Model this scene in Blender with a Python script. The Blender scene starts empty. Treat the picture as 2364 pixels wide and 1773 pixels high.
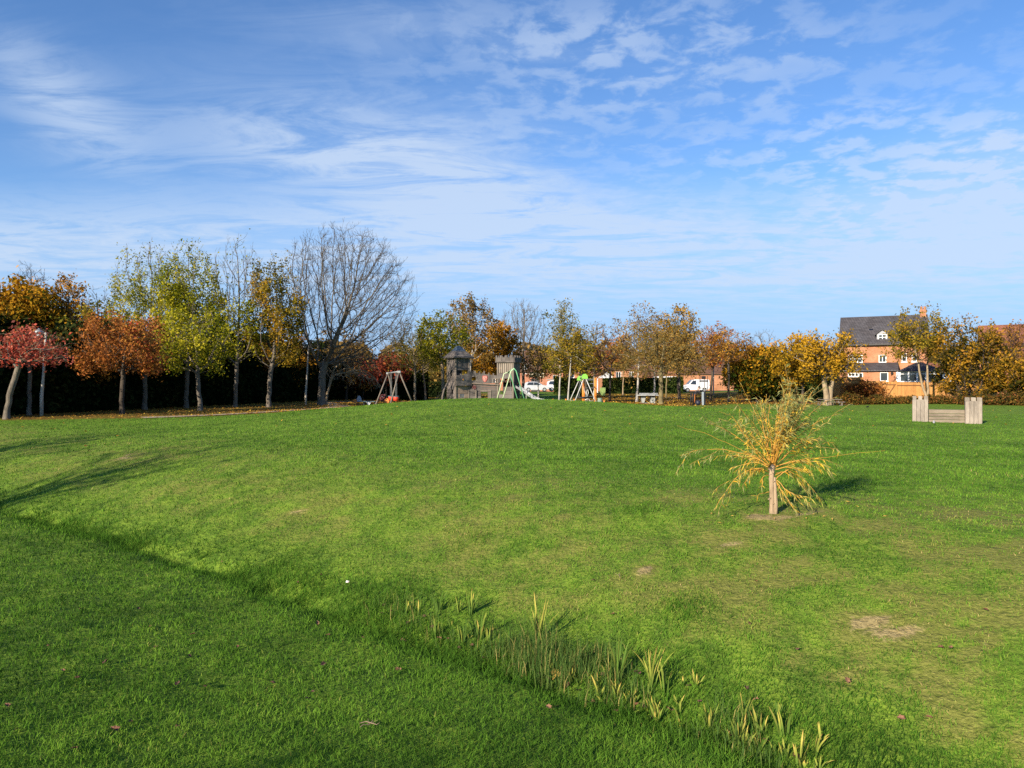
import bpy, math, random
import numpy as np
from mathutils import Vector, Matrix
R = math.radians
scene = bpy.context.scene
COL = scene.collection
FPX, CX0, CY0, CAMZ = 1688.0, 1182.0, 886.0, 1.65      # photograph geometry: focal length in photo pixels, centre, eye height

# ------------------------------------------------------------------ objects and properties
def link(o, parent=None):
    COL.objects.link(o)
    if parent is not None:
        o.parent = parent
    return o

def tag(o, label=None, cat=None, group=None, kind=None):
    if label: o['label'] = label
    if cat: o['category'] = cat
    if group: o['group'] = group
    if kind: o['kind'] = kind
    return o

def thing(name, label, cat, loc=(0, 0, 0), rz=0.0, group=None):
    o = bpy.data.objects.new(name, None)
    o.empty_display_size = 0.2
    o.location = loc
    o.rotation_euler = (0, 0, rz)
    link(o)
    return tag(o, label, cat, group)

def copy_tree(src, parent=None):
    c = src.copy(); COL.objects.link(c)
    if parent is not None: c.parent = parent
    for ch in src.children:
        copy_tree(ch, c)
    return c

class MB:
    """collects simple solids, builds ONE mesh object"""
    def __init__(s):
        s.v = []; s.f = []; s.M = None
    def add(s, vs, fs):
        n = len(s.v)
        if s.M is not None:
            vs = [s.M @ Vector(p) for p in vs]
        s.v.extend([tuple(p) for p in vs])
        s.f.extend([tuple(i + n for i in f) for f in fs])
        return s
    def box(s, c, d, rz=0.0, rot=None, ch=0.0):
        x, y, z = d[0] / 2, d[1] / 2, d[2] / 2
        m = rot if rot is not None else Matrix.Rotation(rz, 3, 'Z')
        if ch <= 0:
            vs = [(-x, -y, -z), (x, -y, -z), (x, y, -z), (-x, y, -z), (-x, -y, z), (x, -y, z), (x, y, z), (-x, y, z)]
            fs = [(0, 3, 2, 1), (4, 5, 6, 7), (0, 1, 5, 4), (1, 2, 6, 5), (2, 3, 7, 6), (3, 0, 4, 7)]
        else:
            k = ch
            ring = [(-x + k, -y), (x - k, -y), (x, -y + k), (x, y - k), (x - k, y), (-x + k, y), (-x, y - k), (-x, -y + k)]
            q = [(px * (1 - k / x), py * (1 - k / y)) for px, py in ring]
            vs = [(a, b, -z) for a, b in q] + [(a, b, -z + k) for a, b in ring] + [(a, b, z - k) for a, b in ring] + [(a, b, z) for a, b in q]
            fs = [tuple(range(7, -1, -1)), tuple(range(24, 32))]
            for L in range(3):
                for i in range(8):
                    j = (i + 1) % 8
                    fs.append((L * 8 + i, L * 8 + j, L * 8 + 8 + j, L * 8 + 8 + i))
        c = Vector(c)
        return s.add([c + m @ Vector(p) for p in vs], fs)
    def bb(s, x0, x1, y0, y1, z0, z1, ch=0.0):
        return s.box(((x0 + x1) / 2, (y0 + y1) / 2, (z0 + z1) / 2), (x1 - x0, y1 - y0, z1 - z0), ch=ch)
    def beam(s, p0, p1, w, h, roll=0.0):
        p0, p1 = Vector(p0), Vector(p1)
        d = p1 - p0; L = d.length
        q = d.to_track_quat('Z', 'Y').to_matrix() @ Matrix.Rotation(roll, 3, 'Z')
        return s.box((p0 + p1) / 2, (w, h, L), rot=q)
    def path(s, pts, rad, n=8, caps=True):
        pts = [Vector(p) for p in pts]
        if not hasattr(rad, '__len__'): rad = [rad] * len(pts)
        vs = []; fs = []
        up = Vector((0, 0, 1))
        t0 = (pts[1] - pts[0]).normalized()
        ref = up if abs(t0.z) < 0.9 else Vector((1, 0, 0))
        a = t0.cross(ref).normalized()
        for i, p in enumerate(pts):
            t = (pts[min(i + 1, len(pts) - 1)] - pts[max(i - 1, 0)]).normalized()
            a = (a - t * a.dot(t)).normalized()
            b = t.cross(a)
            for k in range(n):
                an = 2 * math.pi * k / n
                vs.append(p + (a * math.cos(an) + b * math.sin(an)) * rad[i])
        for i in range(len(pts) - 1):
            for k in range(n):
                j = (k + 1) % n
                fs.append((i * n + k, i * n + j, (i + 1) * n + j, (i + 1) * n + k))
        if caps:
            fs.append(tuple(range(n - 1, -1, -1))); fs.append(tuple((len(pts) - 1) * n + k for k in range(n)))
        return s.add(vs, fs)
    def tube(s, p0, p1, r0, r1=None, n=8):
        return s.path([p0, p1], [r0, r0 if r1 is None else r1], n)
    def prism(s, poly, y0, y1):
        """poly in (x,z), extruded along y"""
        n = len(poly)
        vs = [(x, y0, z) for x, z in poly] + [(x, y1, z) for x, z in poly]
        fs = [tuple(range(n)), tuple(range(2 * n - 1, n - 1, -1))]
        for i in range(n):
            j = (i + 1) % n
            fs.append((i, i + n, j + n, j))
        return s.add(vs, fs)
    def lathe(s, prof, n=16, c=(0, 0, 0)):
        vs = []; fs = []
        for r, z in prof:
            for k in range(n):
                an = 2 * math.pi * k / n
                vs.append((c[0] + r * math.cos(an), c[1] + r * math.sin(an), c[2] + z))
        for i in range(len(prof) - 1):
            for k in range(n):
                j = (k + 1) % n
                fs.append((i * n + k, i * n + j, (i + 1) * n + j, (i + 1) * n + k))
        fs.append(tuple(range(n - 1, -1, -1))); fs.append(tuple((len(prof) - 1) * n + k for k in range(n)))
        return s.add(vs, fs)
    def build(s, name, mat, parent=None, smooth=False, label=None):
        me = bpy.data.meshes.new(name)
        me.from_pydata(s.v, [], s.f)
        me.validate(); me.update()
        if smooth:
            me.polygons.foreach_set('use_smooth', [True] * len(me.polygons))
        o = bpy.data.objects.new(name, me)
        if mat: me.materials.append(mat)
        link(o, parent)
        if label: o['label'] = label
        return o

def mesh_np(name, V, F, mat=None, tone=None, smooth=False):
    """V (n,3), F (m,k) -> mesh; tone = per-vertex float attribute"""
    me = bpy.data.meshes.new(name)
    V = np.ascontiguousarray(V, dtype=np.float32); F = np.ascontiguousarray(F, dtype=np.int32)
    k = F.shape[1]
    me.vertices.add(len(V)); me.vertices.foreach_set('co', V.ravel())
    me.loops.add(F.size); me.loops.foreach_set('vertex_index', F.ravel())
    me.polygons.add(len(F))
    me.polygons.foreach_set('loop_start', np.arange(0, F.size, k, dtype=np.int32))
    if smooth: me.polygons.foreach_set('use_smooth', np.ones(len(F), dtype=bool))
    if tone is not None:
        a = me.attributes.new('tone', 'FLOAT', 'POINT')
        a.data.foreach_set('value', np.ascontiguousarray(tone, dtype=np.float32))
    me.update(calc_edges=True)
    if mat: me.materials.append(mat)
    return me

def obj_np(name, V, F, mat, parent=None, tone=None, smooth=False):
    return link(bpy.data.objects.new(name, mesh_np(name, V, F, mat, tone, smooth)), parent)

# ------------------------------------------------------------------ materials
def lin(c):
    if isinstance(c, str):
        c = [int(c[i:i + 2], 16) / 255 for i in (0, 2, 4)]
        c = [x / 12.92 if x <= 0.04045 else ((x + 0.055) / 1.055) ** 2.4 for x in c]
    return (c[0], c[1], c[2], 1.0)

class NT:
    def __init__(s, tree):
        s.t = tree
    def n(s, typ, **kw):
        nd = s.t.nodes.new(typ)
        for k, v in kw.items():
            setattr(nd, k, v)
        return nd
    def set(s, sock, v):
        if v is None: return
        if hasattr(v, 'is_output') or isinstance(v, bpy.types.NodeSocket):
            s.t.links.new(v, sock)
        else:
            if sock.type == 'RGBA' and len(v) == 3: v = (*v, 1)
            sock.default_value = v
    def math(s, op, a, b=None, c=None, clamp=False):
        nd = s.n('ShaderNodeMath', operation=op, use_clamp=clamp)
        for i, v in enumerate((a, b, c)):
            s.set(nd.inputs[i], v)
        return nd.outputs[0]
    def mix(s, f, a, b, blend='MIX'):
        nd = s.n('ShaderNodeMix', data_type='RGBA', blend_type=blend)
        s.set(nd.inputs[0], f); s.set(nd.inputs[6], a); s.set(nd.inputs[7], b)
        return nd.outputs[2]
    def rng(s, v, a, b, c=0.0, d=1.0, smooth=True):
        nd = s.n('ShaderNodeMapRange', interpolation_type='SMOOTHSTEP' if smooth else 'LINEAR')
        for i, x in enumerate((v, a, b, c, d)):
            s.set(nd.inputs[i], x)
        return nd.outputs[0]
    def noise(s, vec, scale, detail=4.0, rough=0.55, dist=0.0):
        nd = s.n('ShaderNodeTexNoise')
        s.set(nd.inputs['Vector'], vec)
        nd.inputs['Scale'].default_value = scale; nd.inputs['Detail'].default_value = detail
        nd.inputs['Roughness'].default_value = rough; nd.inputs['Distortion'].default_value = dist
        return nd.outputs['Fac']
    def ramp(s, f, stops):
        nd = s.n('ShaderNodeValToRGB')
        el = nd.color_ramp.elements
        while len(el) < len(stops): el.new(0.5)
        for e, (p, c) in zip(el, stops):
            e.position = p; e.color = lin(c)
        s.set(nd.inputs[0], f)
        return nd.outputs[0]
    def mapping(s, vec, scale=(1, 1, 1), loc=(0, 0, 0), rot=(0, 0, 0)):
        nd = s.n('ShaderNodeMapping')
        s.set(nd.inputs[0], vec); nd.inputs['Scale'].default_value = scale
        nd.inputs['Location'].default_value = loc; nd.inputs['Rotation'].default_value = rot
        return nd.outputs[0]
    def attr(s, name):
        return s.n('ShaderNodeAttribute', attribute_name=name).outputs['Fac']
    def bump(s, h, dist=0.02, strength=1.0):
        nd = s.n('ShaderNodeBump')
        s.set(nd.inputs['Height'], h); nd.inputs['Distance'].default_value = dist; nd.inputs['Strength'].default_value = strength
        return nd.outputs[0]

MATS = {}
def new_mat(name):
    m = bpy.data.materials.new(name); m.use_nodes = True
    m.node_tree.nodes.clear()
    return m, NT(m.node_tree)

def finish(t, color, rough=0.8, normal=None, metal=0.0, spec=0.3, coat=0.0):
    b = t.n('ShaderNodeBsdfPrincipled')
    t.set(b.inputs['Base Color'], color); t.set(b.inputs['Roughness'], rough)
    b.inputs['Metallic'].default_value = metal; b.inputs['Specular IOR Level'].default_value = spec
    b.inputs['Coat Weight'].default_value = coat
    if normal is not None: t.set(b.inputs['Normal'], normal)
    o = t.n('ShaderNodeOutputMaterial'); t.t.links.new(b.outputs[0], o.inputs[0])

def simple(name, c, rough=0.6, var=0.25, scale=6.0, metal=0.0, spec=0.35, bump=0.0, coat=0.0):
    """plain paint / stone / plastic with procedural unevenness"""
    if name in MATS: return MATS[name]
    m, t = new_mat(name)
    co = t.n('ShaderNodeTexCoord').outputs['Object']
    nz = t.noise(co, scale, 5.0, 0.6)
    k = t.rng(nz, 0.3, 0.7, 1 - var, 1 + var * 0.5, False)
    c = lin(c)
    col = t.mix(1.0, c, t.n('ShaderNodeCombineColor').outputs[0], 'MULTIPLY')
    cc = col.node.inputs[7].links[0].from_node
    for i in range(3): t.set(cc.inputs[i], k)
    nrm = t.bump(t.noise(co, scale * 8, 3.0), bump) if bump else None
    finish(t, col, t.rng(nz, 0.3, 0.7, rough - 0.08, min(1, rough + 0.1), False), nrm, metal, spec, coat)
    MATS[name] = m
    return m

def wood(name, dark, light, grain=(14, 14, 1.2), isl=0.5):
    if name in MATS: return MATS[name]
    m, t = new_mat(name)
    co = t.n('ShaderNodeTexCoord').outputs['Object']
    g = t.noise(t.mapping(co, grain), 3.0, 6.0, 0.65, 0.6)
    blot = t.noise(co, 1.6, 4.0, 0.6)
    ri = t.n('ShaderNodeNewGeometry').outputs['Random Per Island']
    f = t.math('ADD', t.math('MULTIPLY', g, 0.75), t.math('MULTIPLY', ri, isl * 0.5))
    f = t.math('ADD', f, t.math('MULTIPLY', blot, 0.55))
    f = t.rng(f, 0.45, 1.15, 0, 1, False)
    col = t.ramp(f, [(0.0, dark), (0.45, [(a + b) / 2 for a, b in zip(lin(dark), lin(light))]), (1.0, light)])
    finish(t, col, 0.85, t.bump(g, 0.01, 0.7), 0, 0.2)
    MATS[name] = m
    return m

def bark(name, dark, light, band=False):
    if name in MATS: return MATS[name]
    m, t = new_mat(name)
    co = t.n('ShaderNodeTexCoord').outputs['Object']
    g = t.noise(t.mapping(co, (9, 9, 26) if band else (16, 16, 3.5)), 1.0, 6.0, 0.65, 0.8)
    blot = t.noise(co, 1.1, 3.0)
    f = t.rng(t.math('ADD', t.math('MULTIPLY', g, 0.7), t.math('MULTIPLY', blot, 0.5)), 0.38, 0.8, 0, 1, False)
    col = t.ramp(f, [(0.0, dark), (0.3 if band else 0.5, [(a * .4 + b * .6) for a, b in zip(lin(dark), lin(light))]), (1.0, light)])
    finish(t, col, 0.9, t.bump(g, 0.03, 0.8), 0, 0.15)
    MATS[name] = m
    return m

def leafmat(name, stops, trans=0.35):
    """colour from the per-leaf tone attribute"""
    if name in MATS: return MATS[name]
    m, t = new_mat(name)
    f = t.attr('tone')
    col = t.ramp(f, stops)
    d = t.n('ShaderNodeBsdfDiffuse'); t.set(d.inputs[0], col)
    tr = t.n('ShaderNodeBsdfTranslucent'); t.set(tr.inputs[0], col)
    mx = t.n('ShaderNodeMixShader'); mx.inputs[0].default_value = trans
    t.t.links.new(d.outputs[0], mx.inputs[1]); t.t.links.new(tr.outputs[0], mx.inputs[2])
    o = t.n('ShaderNodeOutputMaterial'); t.t.links.new(mx.outputs[0], o.inputs[0])
    MATS[name] = m
    return m

# ------------------------------------------------------------------ smooth value noise and the terrain
_lat = {}
def vnoise(x, y, seed=0):
    if seed not in _lat:
        _lat[seed] = np.random.default_rng(seed + 900).random((256, 256))
    L = _lat[seed]
    xi = np.floor(x).astype(int); yi = np.floor(y).astype(int)
    fx = x - xi; fy = y - yi
    fx = fx * fx * (3 - 2 * fx); fy = fy * fy * (3 - 2 * fy)
    a = L[xi & 255, yi & 255]; b = L[(xi + 1) & 255, yi & 255]
    c = L[xi & 255, (yi + 1) & 255]; d = L[(xi + 1) & 255, (yi + 1) & 255]
    return (a * (1 - fx) + b * fx) * (1 - fy) + (c * (1 - fx) + d * fx) * fy

def sstep(a, b, x):
    t = np.clip((x - a) / (b - a), 0, 1)
    return t * t * (3 - 2 * t)

DITCH = [(-60, 44), (-30, 28), (-20, 21.3), (-14, 17.2), (-9.9, 14.2), (-6.5, 11.9), (-4.7, 10.45), (-3.19, 9.23), (-1.82, 8.05), (-.93, 7.2),
         (-.03, 6.46), (.65, 5.9), (1.31, 5.26), (1.75, 4.8), (2.5, 4.1), (4.2, 2.6), (9, -2), (30, -22)]
def ditch_s(x, y):
    """signed distance to the ditch line, positive on the far side"""
    best = np.full(np.shape(x), 1e9); sg = np.ones(np.shape(x))
    for (ax, ay), (bx, by) in zip(DITCH[:-1], DITCH[1:]):
        dx, dy = bx - ax, by - ay
        t = np.clip(((x - ax) * dx + (y - ay) * dy) / (dx * dx + dy * dy), 0, 1)
        qx, qy = x - (ax + t * dx), y - (ay + t * dy)
        d = np.hypot(qx, qy)
        c = dx * qy - dy * qx
        m = d < best
        best = np.where(m, d, best); sg = np.where(m, np.where(c > 0, 1.0, -1.0), sg)
    return best * sg

def seg_d(x, y, ax, ay, bx, by):
    dx, dy = bx - ax, by - ay
    t = np.clip(((x - ax) * dx + (y - ay) * dy) / (dx * dx + dy * dy), 0, 1)
    return np.hypot(x - ax - t * dx, y - ay - t * dy)

def H(x, y):
    x = np.asarray(x, dtype=float); y = np.asarray(y, dtype=float)
    s = ditch_s(x, y)
    s = s + 0.34 * (vnoise(x * .75, y * .75, 71) - .5) + 0.16 * (vnoise(x * 2.3, y * 2.3, 72) - .5)
    sr = np.where(s < 0, np.sqrt(s * s + 0.26) - 0.51, np.sqrt(s * s + 0.12) - 0.346)
    u = np.where(s < 0, sr / 7.6, sr / 5.4)
    fade = 1 - 0.45 * sstep(12, 30, np.hypot(x, y))
    uc = np.clip(u, 0, 1)
    z = -0.86 * np.where(s < 0, (1 - uc) ** 1.05, 1 - np.sin(uc * np.pi / 2) ** 1.04) * fade
    z = z - 0.10 * np.exp(-(s / 0.2) ** 2) * fade * (.3 + 1.2 * vnoise(x * .9, y * .9, 73))
    z = z - 0.07 * np.exp(-(seg_d(x, y, -4.6, 10.6, -2.6, 12.6) / 0.16) ** 2)
    dx = x + 1.2
    z = z + 0.92 * np.exp(-0.5 * (dx / np.where(dx < 0, 6.2, 8.4)) ** 2) * np.exp(-0.5 * ((y - 35) / np.where(y < 35, 8.0, 8.0)) ** 2)
    z = z - 0.2 * sstep(50, 64, y) * sstep(-18, -8, x) * (1 - sstep(26, 36, x))
    z = z + 0.55 * sstep(82, 112, y)
    far = np.hypot(x, y)
    amp = np.clip(1 - far / 45, 0.15, 1)
    z = z + amp * (0.05 * (vnoise(x * 0.55, y * 0.55, 1) - .5) + 0.03 * (vnoise(x * 1.7, y * 1.7, 2) - .5) + 0.016 * (vnoise(x * 5, y * 5, 3) - .5))
    return z

def h1(x, y): return float(H(np.array([x]), np.array([y]))[0])
def PX(px, d): return (px - CX0) / FPX * d
def PZ(py, d): return CAMZ - (py - CY0) / FPX * d
def hit(px, py):
    """ground point seen at a photo pixel"""
    dx, dz = (px - CX0) / FPX, -(py - CY0) / FPX
    d = np.linspace(1.5, 130, 12000)
    z = H(dx * d, d)
    m = np.nonzero(CAMZ + dz * d <= z)[0]
    i = m[0] if len(m) else -1
    return (dx * d[i], d[i], float(z[i]))
def on(px, d, dz=0.0):
    x = PX(px, d)
    return (x, d, h1(x, d) + dz)
# ------------------------------------------------------------------ camera, sun, sky
cam = bpy.data.cameras.new('camera'); camo = bpy.data.objects.new('camera', cam); COL.objects.link(camo)
camo.location = (0, 0, CAMZ); camo.rotation_euler = (R(90), 0, 0)
cam.sensor_fit = 'HORIZONTAL'; cam.sensor_width = 36.0; cam.lens = 36.0 * FPX / 2364.0
cam.clip_start = 0.05; cam.clip_end = 6000
cam.shift_y = -(1773 / 2 - CY0) / 2364
scene.camera = camo

SUN_EL, SUN_DIR = 22.0, (0.61, 0.7924)       # elevation; the way the light travels over the ground
sun = bpy.data.lights.new('sun', 'SUN'); sun.energy = 5.0; sun.angle = R(0.53); sun.color = (1.0, 0.86, 0.68)
suno = bpy.data.objects.new('sun', sun); COL.objects.link(suno)
ld = Vector((SUN_DIR[0] * math.cos(R(SUN_EL)), SUN_DIR[1] * math.cos(R(SUN_EL)), -math.sin(R(SUN_EL))))
suno.rotation_euler = ld.to_track_quat('-Z', 'Y').to_euler()

w = bpy.data.worlds.new('World'); scene.world = w; w.use_nodes = True
w.node_tree.nodes.clear()
t = NT(w.node_tree)
sky = t.n('ShaderNodeTexSky', sky_type='NISHITA'); sky.sun_disc = False
sky.sun_elevation = R(SUN_EL); sky.sun_rotation = math.atan2(-SUN_DIR[0], -SUN_DIR[1]) % (2 * math.pi)
sky.air_density = 1.0; sky.dust_density = 0.35; sky.ozone_density = 2.2
gen = t.n('ShaderNodeTexCoord').outputs['Generated']
sp = t.n('ShaderNodeSeparateXYZ'); t.set(sp.inputs[0], gen)
x, y, z = sp.outputs
yy = t.math('MAXIMUM', y, 0.05)
a = t.math('DIVIDE', x, yy); b = t.math('DIVIDE', z, yy)
zz = t.math('ADD', t.math('MAXIMUM', z, 0.0), 0.09)
cv = t.n('ShaderNodeCombineXYZ'); t.set(cv.inputs[0], t.math('DIVIDE', x, zz)); t.set(cv.inputs[1], t.math('DIVIDE', y, zz))
plane = cv.outputs[0]
fib = t.noise(t.mapping(plane, (0.5, 1.3, 1), rot=(0, 0, R(28))), 3.4, 12.0, 0.66, 0.9)      # drawn-out ice fibres
soft = t.noise(plane, 0.9, 5.0, 0.5, 0.3)
puff = t.noise(t.mapping(plane, (1, 1, 1), (3.1, 1.7, 0)), 8.5, 7.0, 0.58, 0.25)
def ell(ca, cb, ra, rb, rot=0.0):
    da = t.math('SUBTRACT', a, ca); db = t.math('SUBTRACT', b, cb)
    c, s = math.cos(rot), math.sin(rot)
    u = t.math('ADD', t.math('MULTIPLY', da, c / ra), t.math('MULTIPLY', db, s / ra))
    v = t.math('ADD', t.math('MULTIPLY', da, -s / rb), t.math('MULTIPLY', db, c / rb))
    r2 = t.math('ADD', t.math('MULTIPLY', u, u), t.math('MULTIPLY', v, v))
    return t.math('POWER', 2.718, t.math('MULTIPLY', r2, -1.0))
bw = t.math('ADD', b, t.math('MULTIPLY', t.math('SUBTRACT', fib, 0.5), 0.16))
bw = t.math('ADD', bw, t.math('MULTIPLY', t.math('SUBTRACT', puff, 0.5), 0.05))
band = t.math('MULTIPLY', t.rng(bw, 0.29, 0.205), t.rng(b, 0.085, 0.17, 0.35, 1.0))
band = t.math('MULTIPLY', band, t.math('MULTIPLY', t.rng(fib, 0.36, 0.6, 0.28, 1.0), t.rng(puff, 0.3, 0.6, 0.72, 1.05)))
fibm = t.rng(fib, 0.36, 0.62)
cirr = t.math('ADD', t.math('MULTIPLY', ell(-0.25, 0.315, 0.22, 0.075, R(-10)), 0.95), t.math('MULTIPLY', ell(-0.62, 0.385, 0.15, 0.055, R(-38)), 0.8))
cirr = t.math('ADD', cirr, t.math('MULTIPLY', ell(-0.02, 0.26, 0.2, 0.07, R(-12)), 0.8))
cirr = t.math('ADD', cirr, t.math('MULTIPLY', ell(-0.15, 0.49, 0.25, 0.05, R(-8)), 0.3))
cirr = t.math('MULTIPLY', cirr, t.rng(fib, 0.36, 0.62, 0.12, 0.95))
pm = t.math('ADD', ell(0.33, 0.42, 0.42, 0.15), t.math('MULTIPLY', ell(0.62, 0.30, 0.30, 0.14), 1.1))
pm = t.math('ADD', pm, t.math('MULTIPLY', ell(0.10, 0.475, 0.13, 0.03), 0.5))
pf = t.math('MULTIPLY', t.rng(puff, 0.43, 0.60), t.rng(soft, 0.36, 0.52, 0.4, 1.0))
pf = t.math('MULTIPLY', t.math('MINIMUM', pm, 1.0), pf)
rb = t.math('MULTIPLY', ell(0.66, 0.27, 0.20, 0.075, R(18)), t.rng(puff, 0.35, 0.6, 0.55, 1.0))
streak = t.math('MULTIPLY', ell(0.58, 0.175, 0.22, 0.012, R(7.6)), 0.9)
cloud = t.math('ADD', band, cirr); cloud = t.math('ADD', cloud, t.math('MULTIPLY', pf, 0.62))
cloud = t.math('ADD', cloud, t.math('MULTIPLY', rb, 0.8)); cloud = t.math('ADD', cloud, streak)
veil = t.math('MULTIPLY', t.rng(b, 0.62, 0.3), t.math('MULTIPLY', fib, 0.14))
cloud = t.math('ADD', cloud, veil)
cloud = t.math('MINIMUM', t.math('MULTIPLY', cloud, 0.74), 0.80)
skyc = t.mix(1.0, sky.outputs[0], (0.70, 1.01, 1.38), 'MULTIPLY')
skyc = t.mix(t.rng(b, 0.34, 0.02, 0.0, 0.9), skyc, (2.5, 4.25, 6.9))
final = t.mix(cloud, skyc, (4.6, 5.55, 7.0))
bg = t.n('ShaderNodeBackground'); t.set(bg.inputs[0], final); bg.inputs[1].default_value = 0.065
ow = t.n('ShaderNodeOutputWorld'); w.node_tree.links.new(bg.outputs[0], ow.inputs[0])

vs = scene.view_settings
vs.view_transform = 'Standard'; vs.look = 'None'; vs.gamma = 1.0; vs.use_curve_mapping = False; vs.exposure = 1.05
scene.render.engine = 'CYCLES'
scene.cycles.max_bounces = 6; scene.cycles.diffuse_bounces = 3; scene.cycles.transmission_bounces = 3; scene.cycles.transparent_max_bounces = 4
scene.cycles.glossy_bounces = 2
scene.cycles.use_denoising = False
scene.render.filter_size = 1.15

# ------------------------------------------------------------------ ground
def axis(dense0, dense1, step, lim0, lim1, mid0, mid1, mstep):
    c = list(np.arange(dense0, dense1 + 1e-6, step))
    v = dense1
    while v < mid1: v += mstep; c.append(v)
    s = mstep
    while v < lim1: s *= 1.5; v += s; c.append(v)
    v = dense0; pre = []
    while v > mid0: v -= mstep; pre.append(v)
    s = mstep
    while v > lim0: s *= 1.5; v -= s; pre.append(v)
    return np.array(pre[::-1] + c)
gx = axis(-14, 12, 0.11, -3000, 3000, -70, 70, 0.6)
gy = axis(1.5, 24, 0.11, -600, 4500, -20, 125, 0.6)
XX, YY = np.meshgrid(gx, gy)
ZZ = H(XX, YY)
nx, ny = len(gx), len(gy)
idx = np.arange(nx * ny).reshape(ny, nx)
F = np.stack([idx[:-1, :-1], idx[:-1, 1:], idx[1:, 1:], idx[1:, :-1]], -1).reshape(-1, 4)

def litter_mask(x, y):
    """1 where fallen leaves cover the grass: under the trees at the left and behind the playground"""
    n = (vnoise(x * 0.35, y * 0.35, 11) - .5)
    edge = 32.6 + np.clip(x + 24, 0, 30) * 0.22
    left = sstep(-0.4, 0.5, y - edge + n * 1.5) * (1 - sstep(-9.5, -7.5, x + n * 3)) * (1 - 0.75 * sstep(-13, -10, x) * (y < 48))
    mid = sstep(62, 68, y + n * 6) * sstep(6, 11, x + n * 5) * (1 - sstep(32, 36, x))
    mid2 = sstep(60, 64, y + n * 5) * sstep(-16, -12, x) * (1 - sstep(-4, -1, x)) * .8
    patch = np.exp(-(((x - 13) / 2.5) ** 2 + ((y - 62) / 5) ** 2))
    return np.clip(np.maximum(np.maximum(left, mid), np.maximum(mid2, patch)), 0, 1) * (y < 108)

gm, t = new_mat('lawn_grass')
pos = t.n('ShaderNodeNewGeometry').outputs['Position']
big = t.noise(pos, 0.16, 4.0, 0.55); med = t.noise(pos, 0.9, 5.0, 0.6); fine = t.noise(pos, 22.0, 4.0, 0.7)
tuft = t.noise(pos, 4.5, 5.0, 0.65)
ffar = t.noise(t.mapping(pos, (1, 0.4, 1)), 3.2, 6.0, 0.75)
tone = t.attr('tone')            # dry share of the sward
lit = t.attr('litter')
gcol = t.ramp(t.math('ADD', t.math('MULTIPLY', tuft, 0.6), t.math('MULTIPLY', fine, 0.5)), [(0.22, (.026, .054, .007)), (0.5, (.082, .155, .016)), (0.8, (.155, .245, .030))])
gcol = t.mix(t.rng(ffar, 0.33, 0.66), t.mix(1.0, gcol, (.72, .78, .8), 'MULTIPLY'), t.mix(1.0, gcol, (1.6, 1.4, 1.3), 'MULTIPLY'))
dry = t.math('ADD', tone, t.math('MULTIPLY', t.math('SUBTRACT', fine, 0.5), 0.9))
gcol = t.mix(t.rng(dry, 0.1, 1.0), gcol, t.ramp(fine, [(0.25, (.085, .105, .016)), (0.75, (.23, .235, .055))]))
bare = t.rng(t.math('ADD', tone, t.math('MULTIPLY', t.math('SUBTRACT', fine, 0.5), 0.8)), 1.0, 1.35)
gcol = t.mix(bare, gcol, t.ramp(fine, [(0.3, (.16, .125, .05)), (0.7, (.36, .29, .13))]))
lcol = t.ramp(t.noise(pos, 9.0, 5.0, 0.8), [(0.28, (.035, .028, .008)), (0.42, (.08, .06, .012)), (0.55, (.20, .11, .02)), (0.68, (.33, .21, .035)), (0.8, (.16, .06, .018))])
lf = t.math('MULTIPLY', lit, t.rng(t.noise(pos, 1.3, 5.0, 0.75), 0.30, 0.52, 0.25, 1.0))
col = t.mix(lf, gcol, lcol)
hb = t.math('ADD', t.math('MULTIPLY', fine, 0.6), t.math('MULTIPLY', tuft, 1.6))
finish(t, col, 0.95, t.bump(hb, 0.05, 0.9), 0, 0.1)

BARE = [(1783, 1192, .26), (1740, 1190, .25), (1840, 1187, .3), (305, 1052, .5), (1230, 1192, .14), (2080, 1462, .16), (1810, 1528, .15), (1855, 1540, .14), (2270, 1500, .16), (2010, 1430, .2), (1690, 1262, .16), (1310, 1190, .12), (1050, 1185, .14),
        (700, 1180, .2), (1500, 1315, .18), (2160, 1530, .16), (1560, 1480, .12), (1950, 1560, .13), (1300, 1310, .12)]
BARE = [(*hit(px, py)[:2], r_ * .62) for px, py, r_ in BARE]
def dryness(x, y):
    s = ditch_s(x, y)
    bank = sstep(0.35, 1.5, s) * (1 - sstep(4.0, 8.5, s))
    n = vnoise(x * 0.5, y * 0.5, 21); n2 = vnoise(x * 1.6, y * 1.6, 22); n3 = vnoise(x * 4.2, y * 4.2, 23); n4 = vnoise(x * 10, y * 10, 24)
    mott = np.clip((n2 * .4 + n3 * .4 + n4 * .3 - .38) * 2.6, 0, 1)
    right = sstep(0.5, 4, x) * (1 - sstep(9, 13, y)) * sstep(0.2, 1.5, s)
    d = bank * (0.22 + 0.45 * mott * (.4 + n)) + right * (.06 + .85 * mott * n2) + 0.10 * mott
    d = np.clip(d, 0, .95) * (s > -.3)
    for bx_, by_, r_ in BARE:
        q = ((x - bx_) / (1.6 * r_)) ** 2 + ((y - by_) / r_) ** 2
        d = d + 0.72 * np.exp(-q) * (.45 + .9 * n3) * (.5 + n4)
    return d
V = np.stack([XX.ravel(), YY.ravel(), ZZ.ravel()], -1)
gme = mesh_np('ground', V, F, gm, dryness(XX.ravel(), YY.ravel()), True)
la = gme.attributes.new('litter', 'FLOAT', 'POINT'); la.data.foreach_set('value', litter_mask(XX.ravel(), YY.ravel()).astype(np.float32))
tag(link(bpy.data.objects.new('ground', gme)), kind='structure')

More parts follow.
